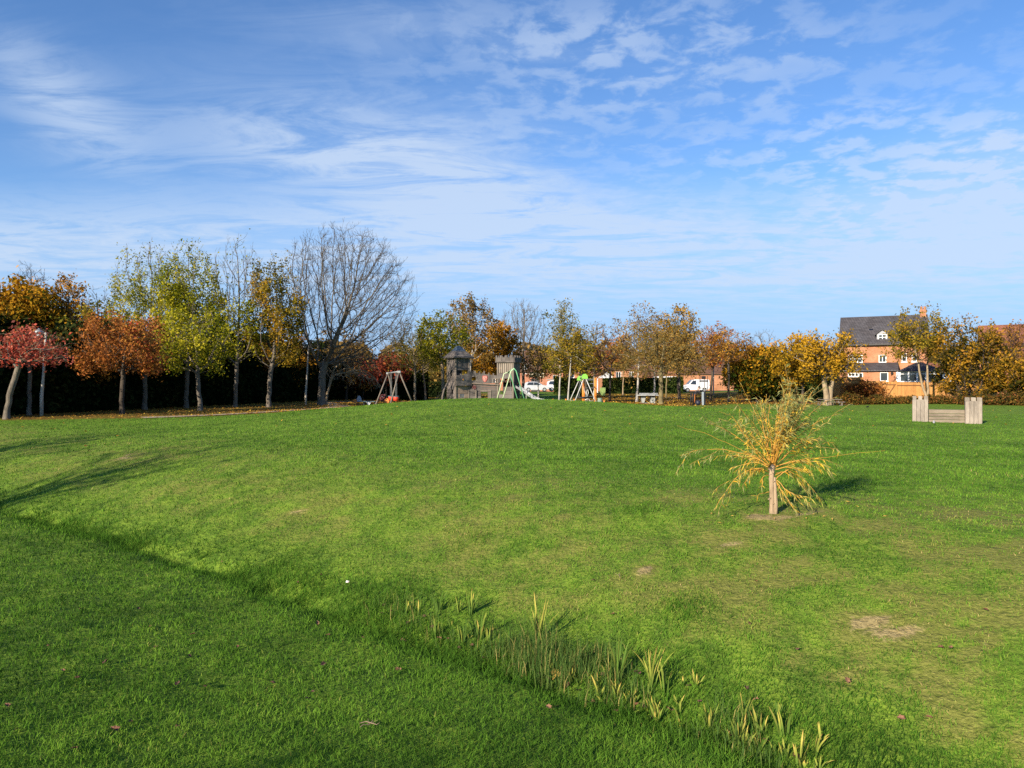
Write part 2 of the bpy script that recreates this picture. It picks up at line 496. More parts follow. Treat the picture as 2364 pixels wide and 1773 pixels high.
def ribbon(name, pts, width, mat, dz=0.02, step=0.5):
    """a path or road laid on the ground"""
    P = [Vector((p[0], p[1], 0)) for p in pts]
    L = []
    for p, q in zip(P[:-1], P[1:]):
        n = max(1, int((q - p).length / step))
        L += [p.lerp(q, i / n) for i in range(n)]
    L.append(P[-1])
    nc = 5; VV = []
    for i, p in enumerate(L):
        tn = (L[min(i + 2, len(L) - 1)] - L[max(i - 2, 0)]).normalized()
        sd = Vector((tn.y, -tn.x, 0))
        for k in range(nc):
            q = p + sd * width * (k / (nc - 1) - .5)
            VV.append((q.x, q.y))
    A = np.array(VV); Z = H(A[:, 0], A[:, 1]) + dz
    ii = np.arange(len(L) * nc).reshape(len(L), nc)
    F = np.stack([ii[:-1, :-1], ii[:-1, 1:], ii[1:, 1:], ii[1:, :-1]], -1).reshape(-1, 4)
    return tag(obj_np(name, np.column_stack([A, Z]), F, mat, smooth=True), kind='structure')
tarmac = simple('tarmac', (.06, .058, .055), 0.9, 0.35, 1.5, spec=0.2, bump=0.01)
pale_path = simple('pale_gravel', (.36, .29, .20), 0.95, 0.4, 2.0, spec=0.1, bump=0.01)
ribbon('path', [(-17.5, 34.6), (-14.5, 36.6), (-12.6, 40), (-11.6, 46), (-12.5, 54), (-16.5, 64), (-15, 72), (-4, 77), (8, 79), (20, 78), (30, 77)], 1.5, pale_path, 0.03)
ribbon('footpath', [(28, 62.6), (34, 63.5), (45, 65.5), (60, 66)], 1.4, pale_path, 0.03)
ribbon('footpath', [(19.5, 92), (22, 84), (25, 74), (29, 66), (33, 64.3)], 1.8, tarmac, 0.035)
ribbon('road', [(-60, 122), (0, 117), (60, 115), (140, 120)], 6.5, tarmac, 0.04, 2.0)

# ------------------------------------------------------------------ grass blades (nobody could count them)
def blades(name, xs, ys, hgt, wid, lean, tone, mat, rng, zs=None):
    n = len(xs)
    az = rng.random(n) * 2 * np.pi
    z = H(xs, ys) if zs is None else zs
    P = np.stack([xs, ys, z - 0.006], -1)
    side = np.stack([np.cos(az), np.sin(az), np.zeros(n)], -1) * (wid / 2)[:, None]
    la = rng.random(n) * 2 * np.pi
    ln = np.stack([np.cos(la), np.sin(la), np.zeros(n)], -1) * (lean * hgt)[:, None]
    up = np.zeros((n, 3)); up[:, 2] = hgt
    m = P + up * 0.55 + ln * 0.3
    tip = P + up * 0.95 + ln
    V = np.stack([P - side, P + side, m + side * .8, m - side * .8, tip], 1).reshape(-1, 3)
    b = np.arange(n)[:, None] * 5
    F = np.concatenate([b + np.array([[0, 1, 2]]), b + np.array([[0, 2, 3]]), b + np.array([[3, 2, 4]])], 0)
    return obj_np(name, V, F, mat, None, np.repeat(tone, 5))
grass_mat = leafmat('grass_blades', [(0.0, (.022, .058, .009)), (0.3, (.070, .165, .018)), (0.55, (.140, .265, .030)), (0.75, (.20, .26, .045)), (0.9, (.28, .25, .075)), (1.0, (.40, .32, .13))], 0.3)
rng = np.random.default_rng(5)
NB = 520000
r = 2.4 * (48 / 2.4) ** rng.random(NB)
th = (rng.random(NB) - .5) * R(104)
bx, by = r * np.sin(th), r * np.cos(th)
keep = (by > 1.9) & (litter_mask(bx, by) < 0.35 + 0.4 * rng.random(NB))
dr = dryness(bx, by)
med = vnoise(bx * 0.9, by * 0.9, 31); tf = vnoise(bx * 3.3, by * 3.3, 32); tf2 = vnoise(bx * 8, by * 8, 33)
keep &= rng.random(NB) > np.clip(np.where(dr > .8, dr * 1.2 - .5, dr * .4 - .1) + (0.5 - tf2) * .7, 0, .93)
dr = np.minimum(dr, 1)
bx, by, dr, med, tf, tf2, r = [q[keep] for q in (bx, by, dr, med, tf, tf2, r)]
n = len(bx)
s = ditch_s(bx, by)
inditch = np.exp(-(s / 0.45) ** 2)
lush = np.exp(-((s - 0.1) / 0.9) ** 2) * (vnoise(bx * 1.1, by * 1.1, 34) > .45)
hg = (0.026 + 0.036 * tf * tf2 + 0.014 * rng.random(n) + 0.03 * inditch * rng.random(n) + .035 * lush * rng.random(n)) * (1 - 0.35 * dr) * np.clip(r / 12, 1, 1.25)
wd = 0.0042 * np.clip(r / 4.2, 0.9, 5.0) ** 0.75 * (0.7 + .6 * rng.random(n))
tone = np.clip(0.16 + 0.30 * rng.random(n) ** 1.3 + 0.26 * (tf - .5) + 0.32 * (med - .5) + 0.28 * (vnoise(bx * .5, by * 1.3, 35) - .5) * sstep(9, 16, r) + dr * (0.62 * rng.random(n) - .04) + (rng.random(n) > .975) * .35 - .06 * inditch, 0, 1)
tag(blades('grass', bx, by, hg, wd, 0.25 + 0.75 * rng.random(n), tone, grass_mat, rng), 'short green lawn grass over the bank, ditch and mound', 'grass', kind='stuff')
# ------------------------------------------------------------------ trees: vectorised branching inside an egg-shaped envelope
def nrm(a): return a / np.maximum(np.linalg.norm(a, axis=-1, keepdims=True), 1e-9)

def tubes(P, rad, n):
    """P (N,K,3), rad (N,K) -> verts, quads"""
    N, K, _ = P.shape
    if N == 0: return np.zeros((0, 3)), np.zeros((0, 4), int)
    T = np.empty_like(P)
    T[:, 1:-1] = P[:, 2:] - P[:, :-2]; T[:, 0] = P[:, 1] - P[:, 0]; T[:, -1] = P[:, -1] - P[:, -2]
    T = nrm(T)
    ref = np.where(np.abs(T[:, :1, 2:3]) > .9, np.array([[[1., 0, 0]]]), np.array([[[0, 0, 1.]]]))
    A = nrm(np.cross(T, np.broadcast_to(ref, T.shape))); B = np.cross(T, A)
    an = np.arange(n) * 2 * np.pi / n
    V = P[:, :, None] + (A[:, :, None] * np.cos(an)[None, None, :, None] + B[:, :, None] * np.sin(an)[None, None, :, None]) * rad[:, :, None, None]
    ii = np.arange(N * K * n).reshape(N, K, n)
    j = np.roll(ii, -1, axis=2)
    F = np.stack([ii[:, :-1], j[:, :-1], j[:, 1:], ii[:, 1:]], -1).reshape(-1, 4)
    return V.reshape(-1, 3), F

def sample(P, rad, pi, t):
    K = P.shape[1] - 1
    f = np.clip(t * K, 0, K - 1e-4); i = f.astype(int); fr = (f - i)[:, None]
    p = P[pi, i] * (1 - fr) + P[pi, i + 1] * fr
    return p, nrm(P[pi, i + 1] - P[pi, i]), rad[pi, i] * (1 - fr[:, 0]) + rad[pi, i + 1] * fr[:, 0]

def shoots(rng, P, rad, n, t0, t1, ang, lfrac, K, up, wob, rfrac, env=None, droop=0.0, lmin=0.0):
    N = len(P)
    L = np.linalg.norm(np.diff(P, axis=1), axis=2).sum(1)
    pi = np.repeat(np.arange(N), n)
    t = t0 + (t1 - t0) * ((np.tile(np.arange(n), N) + rng.random(N * n)) / n)
    p, tan, r = sample(P, rad, pi, t)
    rnd = nrm(rng.normal(size=(N * n, 3)))
    perp = nrm(rnd - tan * (rnd * tan).sum(1, keepdims=True))
    a = (ang * (0.75 + 0.5 * rng.random(N * n)))[:, None]
    d = nrm(tan * np.cos(a) + perp * np.sin(a) + np.array([0, 0, up]))
    ln = np.maximum(lfrac * L[pi] * (1 - 0.5 * t) * (0.65 + 0.6 * rng.random(N * n)), lmin)
    if env is not None:
        c, Rr = env
        q = np.linalg.norm((p + d * ln[:, None] - c) / Rr, axis=1)
        ln = ln * np.where(q > 1.0, np.clip(1 - (q - 1) * 1.4, 0.25, 1), 1)
    Q = np.empty((N * n, K + 1, 3)); Q[:, 0] = p
    st = (ln / K)[:, None]
    for k in range(K):
        d = nrm(d + rng.normal(size=d.shape) * wob + np.array([0, 0, up * 0.35 - droop * (k + 1) / K]))
        Q[:, k + 1] = Q[:, k] + d * st
    r0 = np.minimum(r * rfrac, r * 0.95)
    rr = r0[:, None] * np.linspace(1, 0.35, K + 1)[None]
    return Q, rr, pi, t

def make_tree(seed, H_, R_, th, r0, zc=None, rz=None, n=(14, 8, 6, 3), ang=(0.9, 0.7, 0.6), lfr=(.5, .5, .5), up=(.1, .12, .1), droop=0.0,
              leaves=3000, lsize=0.14, lspread=0.22, lean=(0, 0), forks=1, rmin=0.006, leafz=(0.0, 0.3), clump=0.75, aspect=1.5,
              topfrac=0.92, wob=0.10, grad=0.0, low=-0.55, limbup=0.45, lfill=0.0, arch=None, tj=(.82, .2)):
    """returns dict of numpy meshes: trunk, twigs, foliage (None without leaves)"""
    rng = np.random.default_rng(seed)
    zc = (H_ + th * 0.8) / 2 if zc is None else zc
    rz = H_ - zc if rz is None else rz
    c = np.array([lean[0], lean[1], zc]); Rr = np.array([R_, R_, rz])
    # trunk(s)
    K = 10; TP = []; TR = []
    for k in range(forks):
        s = np.linspace(0, 1, K + 1)
        ztop = H_ * topfrac if forks == 1 else H_ * (topfrac - .12 * rng.random())
        base = np.array([0.0, 0.0, 0.0])
        if forks > 1:
            az = 2 * np.pi * (k + .3 * rng.random()) / forks
            off = np.array([np.cos(az), np.sin(az)]) * R_ * (0.28 + .2 * rng.random())
        else: off = np.zeros(2)
        sp = np.clip((s - th / H_ * .45) / (1 - th / H_ * .45), 0, 1) ** 1.1
        x = base[0] + lean[0] * s ** 1.2 + off[0] * sp + np.cumsum(rng.normal(size=K + 1)) * 0.006 * H_ * (s > .15)
        y = base[1] + lean[1] * s ** 1.2 + off[1] * sp + np.cumsum(rng.normal(size=K + 1)) * 0.006 * H_ * (s > .15)
        if forks > 1: x += np.cos(az) * r0 * .55 * (1 - s); y += np.sin(az) * r0 * .55 * (1 - s)
        TP.append(np.stack([x, y, s * ztop], -1))
        rr = r0 * (1 - s) ** 0.8 * (1 if forks == 1 else .72) + r0 * .08
        rr[0] *= 1.35
        TR.append(rr)
    TP = np.array(TP); TR = np.array(TR)
    # main limbs aimed at the envelope
    n1 = n[0]
    i = np.arange(n1) + .5
    cz = low + (0.97 - low) * (i / n1)
    az = i * 2.39996 + rng.random(n1) * .7 + rng.random() * 6
    sr = np.sqrt(np.clip(1 - cz ** 2, 0, 1))
    tgt = c + Rr * np.stack([sr * np.cos(az), sr * np.sin(az), cz], -1) * (tj[0] + tj[1] * rng.random(n1))[:, None]
    tr = rng.integers(0, forks, n1)
    hgt = np.clip((tgt[:, 2] - th) / (H_ - th), 0.02, 1)
    zt = (th + (H_ * topfrac - th) * hgt * (0.62 - 0.3 * limbup) - 0.1 * rng.random(n1)) / (H_ * topfrac)
    zt = np.clip(zt, th / H_ * 0.9, .9)
    p0, tan, pr = sample(TP, TR, tr, zt)
    dv = tgt - p0
    ctrl = p0 + dv * np.array([.35, .35, .35 + .45 * limbup * 0]) + np.array([0, 0, 1]) * (np.linalg.norm(dv, axis=1) * ((limbup - .3) * .5 if arch is None else arch))[:, None]
    if arch is not None: ctrl[:, :2] += dv[:, :2] * .2
    K1 = 8; s = np.linspace(0, 1, K1 + 1)[None, :, None]
    P1 = p0[:, None] * (1 - s) ** 2 + 2 * ctrl[:, None] * s * (1 - s) + tgt[:, None] * s ** 2
    P1[:, 1:] += np.cumsum(rng.normal(size=(n1, K1, 3)), 1) * 0.014 * np.linalg.norm(dv, axis=1)[:, None, None]
    if droop: P1[:, :, 2] -= droop * 0.6 * (s[:, :, 0] ** 2) * np.linalg.norm(dv[:, :2], axis=1)[:, None]
    R1 = np.minimum(pr * .5, r0 * .30)[:, None] * np.linspace(1, .2, K1 + 1)[None] + rmin * .8
    V1, F1 = tubes(TP, TR, 10)
    V2, F2 = tubes(P1, R1, 6)
    env = (c, Rr * 1.04)
    allP = np.concatenate([P1, np.stack([np.stack([np.interp(np.linspace(.55, 1, K1 + 1), np.linspace(0, 1, K + 1), q[:, a]) for a in range(3)], -1) for q in TP])])
    allR = np.concatenate([R1, np.stack([np.interp(np.linspace(.55, 1, K1 + 1), np.linspace(0, 1, K + 1), q) for q in TR])])
    P2, R2, pi2, t2 = shoots(rng, allP, allR, n[1], .22, 1., ang[0], lfr[0], 5, up[0], wob, .6, env, droop * .4)
    R2 = np.maximum(R2, rmin)
    P3, R3, pi3, _ = shoots(rng, P2, R2, n[2], .15, 1., ang[1], lfr[1], 4, up[1], wob, .65, env, droop * .8)
    R3 = np.maximum(R3, rmin * .8)
    tw = [tubes(P2, R2, 4), tubes(P3, R3, 3)]
    last, lastpi2 = P3, pi3
    if n[3]:
        P4, R4, pi4, _ = shoots(rng, P3, R3, n[3], .15, 1., ang[2], lfr[2], 3, up[2], wob, .7, None, droop)
        R4 = np.maximum(R4, rmin * .6)
        tw.append(tubes(P4, R4, 3)); last = P4; lastpi2 = pi3[pi4]
    def cat(parts):
        o = 0; V = []; F = []
        for v, f in parts:
            V.append(v); F.append(f + o); o += len(v)
        return np.concatenate(V), np.concatenate(F)
    out = {'trunk': cat([(V1, F1), (V2, F2)]), 'twigs': cat(tw), 'foliage': None}
    if leaves:
        dens = 1 - clump + clump * 2 * rng.random(len(P2)) ** 1.5
        w = dens[lastpi2]
        zz = last[:, -1, 2]
        zn = (zz - th) / (H_ - th)
        w = w * np.clip(1 - (zn - leafz[0]) / max(leafz[1], 1e-3) if leafz[0] > 0 else np.ones(len(zz)), 0.03, 1)
        w = w / w.sum()
        bi = rng.choice(len(last), leaves, p=w)
        tt = 0.15 + .85 * rng.random(leaves)
        p, tan, _ = sample(last, np.zeros(last.shape[:2]), bi, tt)
        p = p + rng.normal(size=(leaves, 3)) * lspread
        if lfill:
            k = rng.random(leaves) < lfill
            q = nrm(rng.normal(size=(leaves, 3))) * rng.random((leaves, 1)) ** .45
            p = np.where(k[:, None], c + q * Rr * .93, p)
        nn = nrm(rng.normal(size=(leaves, 3)) + np.array([0, 0, .5]))
        uu = nrm(np.cross(nn, rng.normal(size=(leaves, 3)))); vv = np.cross(nn, uu)
        sz = lsize * (0.6 + .8 * rng.random(leaves))[:, None]
        L = np.stack([p - uu * sz * aspect * .5, p - vv * sz * .42 - nn * sz * .12, p + uu * sz * aspect * .5, p + vv * sz * .42 - nn * sz * .12], 1)
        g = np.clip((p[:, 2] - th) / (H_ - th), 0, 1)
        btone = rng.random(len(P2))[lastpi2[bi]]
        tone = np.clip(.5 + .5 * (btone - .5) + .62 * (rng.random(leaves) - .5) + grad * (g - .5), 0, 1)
        out['foliage'] = (L.reshape(-1, 3), np.arange(leaves * 4).reshape(-1, 4), np.repeat(tone, 4))
    return out

def sc_tree(seed, H_, R_, th, r0, zc=None, rz=None, natt=900, step=.3, infl=2.2, kill=.55, lean=(0, 0), rmin=.009, up=.12, leaves=0, lsize=.14, lspread=.2, leafz=(0, .3), clump=.75, aspect=1.5, grad=0.0,
            low=-.9, outer=.45, ntw=3, twl=.7, twup=.25, forks=1, droop=0.0, lfill=0.0, pipe=2.35, straight=1.0):
    """branches that grow toward scattered points of the crown (space colonisation), then end twigs and leaves"""
    rng = np.random.default_rng(seed)
    zc = (H_ + th * .8) / 2 if zc is None else zc
    rz = H_ - zc if rz is None else rz
    c = np.array([lean[0], lean[1], zc]); Rr = np.array([R_, R_, rz]) * .95
    q = nrm(rng.normal(size=(natt * 2, 3))) * rng.random((natt * 2, 1)) ** outer
    q = q[q[:, 2] > low][:natt]
    q *= (.9 + .12 * vnoise(q[:, 0] * 2.5 + 9, q[:, 2] * 2.5 + q[:, 1] * 2 + 9, seed % 97))[:, None]
    A = c + q * Rr; A = A[A[:, 2] > th * .75]
    pos = []; par = []
    nt = max(4, int(th / step)); topx = np.array([lean[0], lean[1]]) * .35 * straight
    for k in range(nt + 1):
        u = k / nt
        pos.append(np.array([topx[0] * u ** 1.4, topx[1] * u ** 1.4, th * u]) + (rng.normal(size=3) * .02 if k else 0)); par.append(k - 1)
    pos = np.array(pos); par = list(par)
    act = np.ones(len(A), bool); best = np.full(len(A), 1e9); bi = np.zeros(len(A), int)
    def upd(i0):
        new = pos[i0:]
        for a0 in range(0, len(new), 400):
            blk = new[a0:a0 + 400]
            d = np.linalg.norm(A[:, None] - blk[None], axis=2); m = d.argmin(1); dm = d[np.arange(len(A)), m]
            k = dm < best; best[k] = dm[k]; bi[k] = m[k] + i0 + a0
    upd(0); prevdir = np.vstack([[0, 0, 1], pos[1:] - pos[:-1]])
    nch = np.zeros(len(pos), int)
    for it in range(140):
        g = act & (best < max(infl, best[act].min() * 1.15 if act.any() else infl))
        if not g.any(): break
        idx = bi[g]; dv = nrm(A[g] - pos[idx])
        S = np.zeros((len(pos), 3)); np.add.at(S, idx, dv)
        nodes = np.unique(idx); nodes = nodes[nch[nodes] < 4]
        if len(nodes) == 0: break
        d = nrm(nrm(S[nodes]) + prevdir[nodes] / np.maximum(np.linalg.norm(prevdir[nodes], axis=1, keepdims=True), 1e-6) * .35 + np.array([0, 0, up]) + rng.normal(size=(len(nodes), 3)) * .07)
        i0 = len(pos)
        pos = np.vstack([pos, pos[nodes] + d * step]); prevdir = np.vstack([prevdir, d]); par += list(nodes); nch[nodes] += 1
        nch = np.r_[nch, np.zeros(len(nodes), int)]
        upd(i0); act &= best > kill
    n_ = len(pos); par = np.array(par)
    kids = [[] for _ in range(n_)]
    for i in range(1, n_): kids[par[i]].append(i)
    r = np.zeros(n_)
    for i in range(n_ - 1, -1, -1):
        r[i] = (r[i] if r[i] > 0 else rmin ** pipe)
        if par[i] >= 0: r[par[i]] += r[i]
    r = r ** (1 / pipe)
    k = r0 / r[0]; w = np.clip((r - rmin) / (r[0] - rmin), 0, 1); r = r * (1 + (k - 1) * w ** .6); r[0] *= 1.35; r[1] *= 1.12
    chains = []; stack = [(0, None)]
    while stack:
        i, p = stack.pop(); ch = ([p] if p is not None else []) + [i]
        while kids[i]:
            ks = sorted(kids[i], key=lambda j: -r[j])
            for j in ks[1:]: stack.append((j, i))
            i = ks[0]; ch.append(i)
        chains.append(ch)
    if droop: 
        rad = np.linalg.norm((pos[:, :2] - c[:2] * .5), axis=1) / R_; pos[:, 2] -= droop * np.clip(rad - .25, 0, 2) ** 2 * R_
    grp = {}
    for ch in chains:
        if len(ch) > 1: grp.setdefault(len(ch), []).append(ch)
    big, small = [], []
    for L, cs in grp.items():
        cs = np.array(cs); P = pos[cs]; Q = r[cs].copy()
        Q[:, 0] = np.minimum(Q[:, 0], Q[:, 1] * 1.25) if L > 1 else Q[:, 0]
        th_ = Q[:, 1] > r0 * .16
        th_ = th_ | (cs[:, 0] == 0)
        if th_.any(): big.append(tubes(P[th_], Q[th_], 9))
        if (~th_).any(): small.append(tubes(P[~th_], Q[~th_], 4))
    E = np.array([(par[i], i) for i in range(nt + 2, n_) if r[i] < rmin * 3.2])
    PE = np.stack([pos[E[:, 0]], (pos[E[:, 0]] + pos[E[:, 1]]) / 2, pos[E[:, 1]]], 1)
    sel = rng.random(len(PE)) < min(1.0, ntw / 3)
    L0 = twl / step
    T1, R1, pi, _ = shoots(rng, PE[sel], np.full((sel.sum(), 3), rmin * .9), 1, .2, 1., .55, L0, 4, twup, .09, .85, None, droop * .3)
    R1 = np.maximum(R1, rmin * .55)
    small.append(tubes(T1, R1, 3))
    T2, R2, pi2, _ = shoots(rng, T1, R1, 2, .2, .9, .6, .5, 3, twup, .08, .8, None, droop * .3)
    R2 = np.maximum(R2, rmin * .45); small.append(tubes(T2, R2, 3))
    def cat(parts):
        o = 0; V = []; F = []
        for v, f in parts: V.append(v); F.append(f + o); o += len(v)
        return np.concatenate(V), np.concatenate(F)
    out = {'trunk': cat(big), 'twigs': cat(small), 'foliage': None}
    if leaves:
        a = T1[:, -1]; cl = vnoise(a[:, 0] * 1.1 + 50, a[:, 2] * 1.1 + a[:, 1] * .9 + 50, seed % 89 + 3)
        w = np.clip((cl - .5) * 2.4 * clump + .55, .03, 1.3)
        zn = (a[:, 2] - th) / (H_ - th)
        if leafz[0] > 0: w = w * np.clip(1 - (zn - leafz[0]) / leafz[1], .04, 1)
        b_ = rng.choice(len(T1), leaves, p=w / w.sum())
        p, _, _ = sample(T1, np.zeros(T1.shape[:2]), b_, .1 + .9 * rng.random(leaves)); p = p + rng.normal(size=(leaves, 3)) * lspread
        nn = nrm(rng.normal(size=(leaves, 3)) + np.array([0, 0, .5])); uu = nrm(np.cross(nn, rng.normal(size=(leaves, 3)))); vv = np.cross(nn, uu)
        sz = lsize * (.5 + .9 * rng.random(leaves))[:, None]
        Lf = np.stack([p - uu * sz * aspect * .5, p - vv * sz * .42 - nn * sz * .12, p + uu * sz * aspect * .5, p + vv * sz * .42 - nn * sz * .12], 1)
        g_ = np.clip((p[:, 2] - th) / (H_ - th), 0, 1)
        bt = vnoise(p[:, 0] * .9 + 20, p[:, 2] * .9 + p[:, 1] * .7 + 20, seed % 83 + 7)
        tone = np.clip(.5 + .7 * (bt - .5) + .6 * (rng.random(leaves) - .5) + grad * (g_ - .5), 0, 1)
        out['foliage'] = (Lf.reshape(-1, 3), np.arange(leaves * 4).reshape(-1, 4), np.repeat(tone, 4))
    return out

BARK = {'grey': bark('bark_grey', (.035, .030, .024), (.19, .165, .13)), 'dark': bark('bark_dark', (.018, .015, .012), (.085, .07, .055)),
        'birch': bark('bark_birch', (.05, .045, .04), (.44, .42, .38), True), 'tan': bark('bark_tan', (.11, .08, .05), (.36, .28, .18)),
        'olive': bark('bark_olive', (.05, .042, .02), (.22, .18, .09))}
TW = {'grey': simple('twig_grey', (.115, .10, .08), .9, .3, 1.0, spec=.1), 'umber': simple('twig_umber', (.075, .062, .048), .9, .3, 1.0, spec=.1), 'dark': simple('twig_dark', (.05, .04, .033), .9, .3, 1.0, spec=.1),
      'pale': simple('twig_pale', (.23, .195, .13), .9, .3, 1.0, spec=.1), 'olive': simple('twig_olive', (.15, .125, .045), .9, .3, 1.0, spec=.1),
      'red': simple('twig_red', (.13, .075, .055), .9, .3, 1.0, spec=.1)}
LF = {'crimson': leafmat('leaf_crimson', [(0, (.05, .02, .012)), (.4, (.16, .035, .022)), (.75, (.30, .06, .035)), (1, (.34, .13, .03))]), 'haw': leafmat('leaf_haw', [(0, (.012, .018, .005)), (.3, (.05, .045, .008)), (.55, (.20, .12, .014)), (.8, (.40, .22, .022)), (1, (.34, .15, .03))]),
      'red': leafmat('leaf_red', [(0, (.16, .03, .02)), (.4, (.38, .065, .04)), (.75, (.48, .15, .11)), (1, (.46, .19, .05))]),
      'rust': leafmat('leaf_rust', [(0, (.10, .05, .012)), (.3, (.26, .09, .02)), (.6, (.36, .13, .04)), (.85, (.40, .20, .04)), (1, (.30, .05, .03))]),
      'rustgold': leafmat('leaf_rustgold', [(0, (.09, .055, .012)), (.4, (.26, .12, .02)), (.7, (.36, .17, .03)), (1, (.42, .25, .04))]),
      'lime': leafmat('leaf_lime', [(0, (.06, .09, .010)), (.35, (.18, .19, .012)), (.65, (.34, .31, .02)), (1, (.50, .42, .035))]),
      'olive': leafmat('leaf_olive', [(0, (.04, .055, .010)), (.35, (.11, .11, .014)), (.65, (.22, .17, .02)), (1, (.36, .26, .035))]),
      'yolive': leafmat('leaf_yolive', [(0, (.06, .06, .010)), (.35, (.16, .135, .015)), (.65, (.30, .21, .022)), (1, (.38, .20, .025))]),
      'gold': leafmat('leaf_gold', [(0, (.06, .055, .008)), (.3, (.20, .13, .012)), (.6, (.42, .24, .018)), (1, (.55, .30, .025))]),
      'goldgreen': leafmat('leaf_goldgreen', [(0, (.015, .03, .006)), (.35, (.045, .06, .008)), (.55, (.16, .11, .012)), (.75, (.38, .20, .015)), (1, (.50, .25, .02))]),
      'orange': leafmat('leaf_orange', [(0, (.11, .06, .01)), (.35, (.28, .14, .015)), (.7, (.45, .21, .02)), (1, (.52, .27, .03))]),
      'bronze': leafmat('leaf_bronze', [(0, (.07, .055, .02)), (.4, (.18, .12, .03)), (.7, (.30, .18, .045)), (1, (.38, .25, .07))]),
      'dark': leafmat('leaf_dark', [(0, (.006, .011, .004)), (.5, (.014, .024, .007)), (.8, (.035, .04, .012)), (1, (.13, .075, .016))], .1),
      'darkgreen': leafmat('leaf_darkgreen', [(0, (.010, .020, .006)), (.5, (.028, .048, .012)), (.8, (.06, .075, .014)), (1, (.25, .17, .02))], .2),
      'bramble': leafmat('leaf_bramble', [(0, (.02, .025, .008)), (.35, (.06, .055, .014)), (.6, (.15, .09, .02)), (.8, (.24, .09, .03)), (1, (.30, .20, .03))])}
_tcache = {}
def tree(name, label, cat, px, d, top, rpx, bk, tw, lf=None, group='autumn trees around the park', key=None, rot=None, base=None, **kw):
    """px: photo column of the foot, d: metres away, top: photo row of the crown top, rpx: crown half width in photo pixels"""
    x = PX(px, d); zb = h1(x, d) if base is None else base
    Hh = PZ(top, d) - zb
    root = thing(name, label, cat, (x, d, zb - .04), 0.0, group)
    if 'lean_px' in kw: kw['lean'] = (kw.pop('lean_px') / FPX * d, kw.pop('lean_y', 0))
    if 'zc_py' in kw: kw['zc'] = PZ(kw.pop('zc_py'), d) - zb
    th = kw.pop('th', None)
    if 'th_py' in kw: th = PZ(kw.pop('th_py'), d) - zb
    kw['leaves'] = int(kw.get('leaves', 3000) * 1.35)
    fn = make_tree
    if kw.pop('sc', False):
        fn = sc_tree
        for kk in ('n', 'ang', 'lfr', 'wob', 'arch', 'tj', 'limbup', 'topfrac'): kw.pop(kk, None)
        if isinstance(kw.get('up'), tuple): kw.pop('up')
    m = fn(kw.pop('seed', abs(hash_(name + label)) % 99991), Hh, rpx / FPX * d, th or Hh * .2, kw.pop('r0', 0.16) * .82, **kw)
    v, f = m['trunk']; obj_np('trunk', v, f, BARK[bk], root, smooth=True)
    v, f = m['twigs']; obj_np('branches', v, f, TW[tw], root)
    if m['foliage'] is not None:
        v, f, tn = m['foliage']; obj_np('crown', v, f, LF[lf], root, tn)
    return root
def hash_(s):
    h = 7
    for ch in s: h = (h * 31 + ord(ch)) & 0x7fffffff
    return h

BIG = dict(n=(44, 10, 6, 3), ang=(.58, .58, .5), lfr=(.40, .52, .55), up=(.13, .15, .16), wob=.06, arch=-.10, tj=(.84, .13))
MED = dict(n=(17, 9, 7, 4), ang=(.8, .7, .6), lfr=(.45, .5, .5))
SM = dict(n=(13, 8, 6, 3), ang=(.9, .8, .7), lfr=(.5, .5, .5))
T = tree
# --- left row, near to far
T('cherry_tree', 'leaning cherry tree at the left edge with sparse pinkish red leaves', 'tree', 15, 34, 748, 108, 'grey', 'pale', 'red', lean_px=52, th_py=872, zc_py=818, n=(15, 9, 6, 3), ang=(.75, .7, .6), lfr=(.45, .5, .5), r0=.155, leaves=1150, lsize=.11, low=-.35, limbup=.25, clump=.9, forks=2, sc=True, natt=560, step=.25, infl=1.9, kill=.42, rmin=.007, up=.05, outer=.5, twl=.55, twup=.08)
T('cherry_tree', 'small red leaved cherry between the leaning cherry and the near lamp post', 'tree', 68, 38.5, 760, 82, 'grey', 'pale', 'red', th_py=868, zc_py=822, **SM, r0=.13, leaves=1250, lsize=.115, low=-.4, limbup=.25, clump=.9, forks=2, sc=True, natt=420, step=.25, infl=1.9, kill=.42, rmin=.007, up=.05, outer=.5, twl=.5, twup=.08)
T('cherry_tree', 'round rusty orange cherry with a dark trunk, nearest the pale path', 'tree', 282, 39.5, 706, 108, 'dark', 'grey', 'rust', th_py=892, zc_py=805, n=(16, 9, 6, 3), r0=.15, leaves=5200, lsize=.105, low=-.6, limbup=.3, clump=.7, sc=True, natt=700, step=.25, infl=2.0, kill=.42, rmin=.007, up=.08, outer=.5, twl=.5, twup=.05)
T('cherry_tree', 'rusty orange cherry with a paler trunk, close behind the darker trunked cherry', 'tree', 335, 46.5, 722, 74, 'grey', 'grey', 'rust', th_py=885, zc_py=810, **MED, r0=.17, leaves=3400, lsize=.11, low=-.6, limbup=.3, clump=.6, sc=True, natt=450, step=.25, infl=2.0, kill=.45, rmin=.008, up=.08, outer=.5, twl=.5, twup=.05)
T('cherry_tree', 'brown and yellow cherry with a thin dark trunk in front of the dark hedge', 'tree', 193, 44, 745, 88, 'dark', 'dark', 'rustgold', th_py=885, zc_py=830, **MED, r0=.13, leaves=3000, lsize=.11, low=-.7, limbup=.3, sc=True, natt=450, step=.25, infl=2.0, kill=.45, rmin=.008, up=.08, outer=.5, twl=.5, twup=.05)
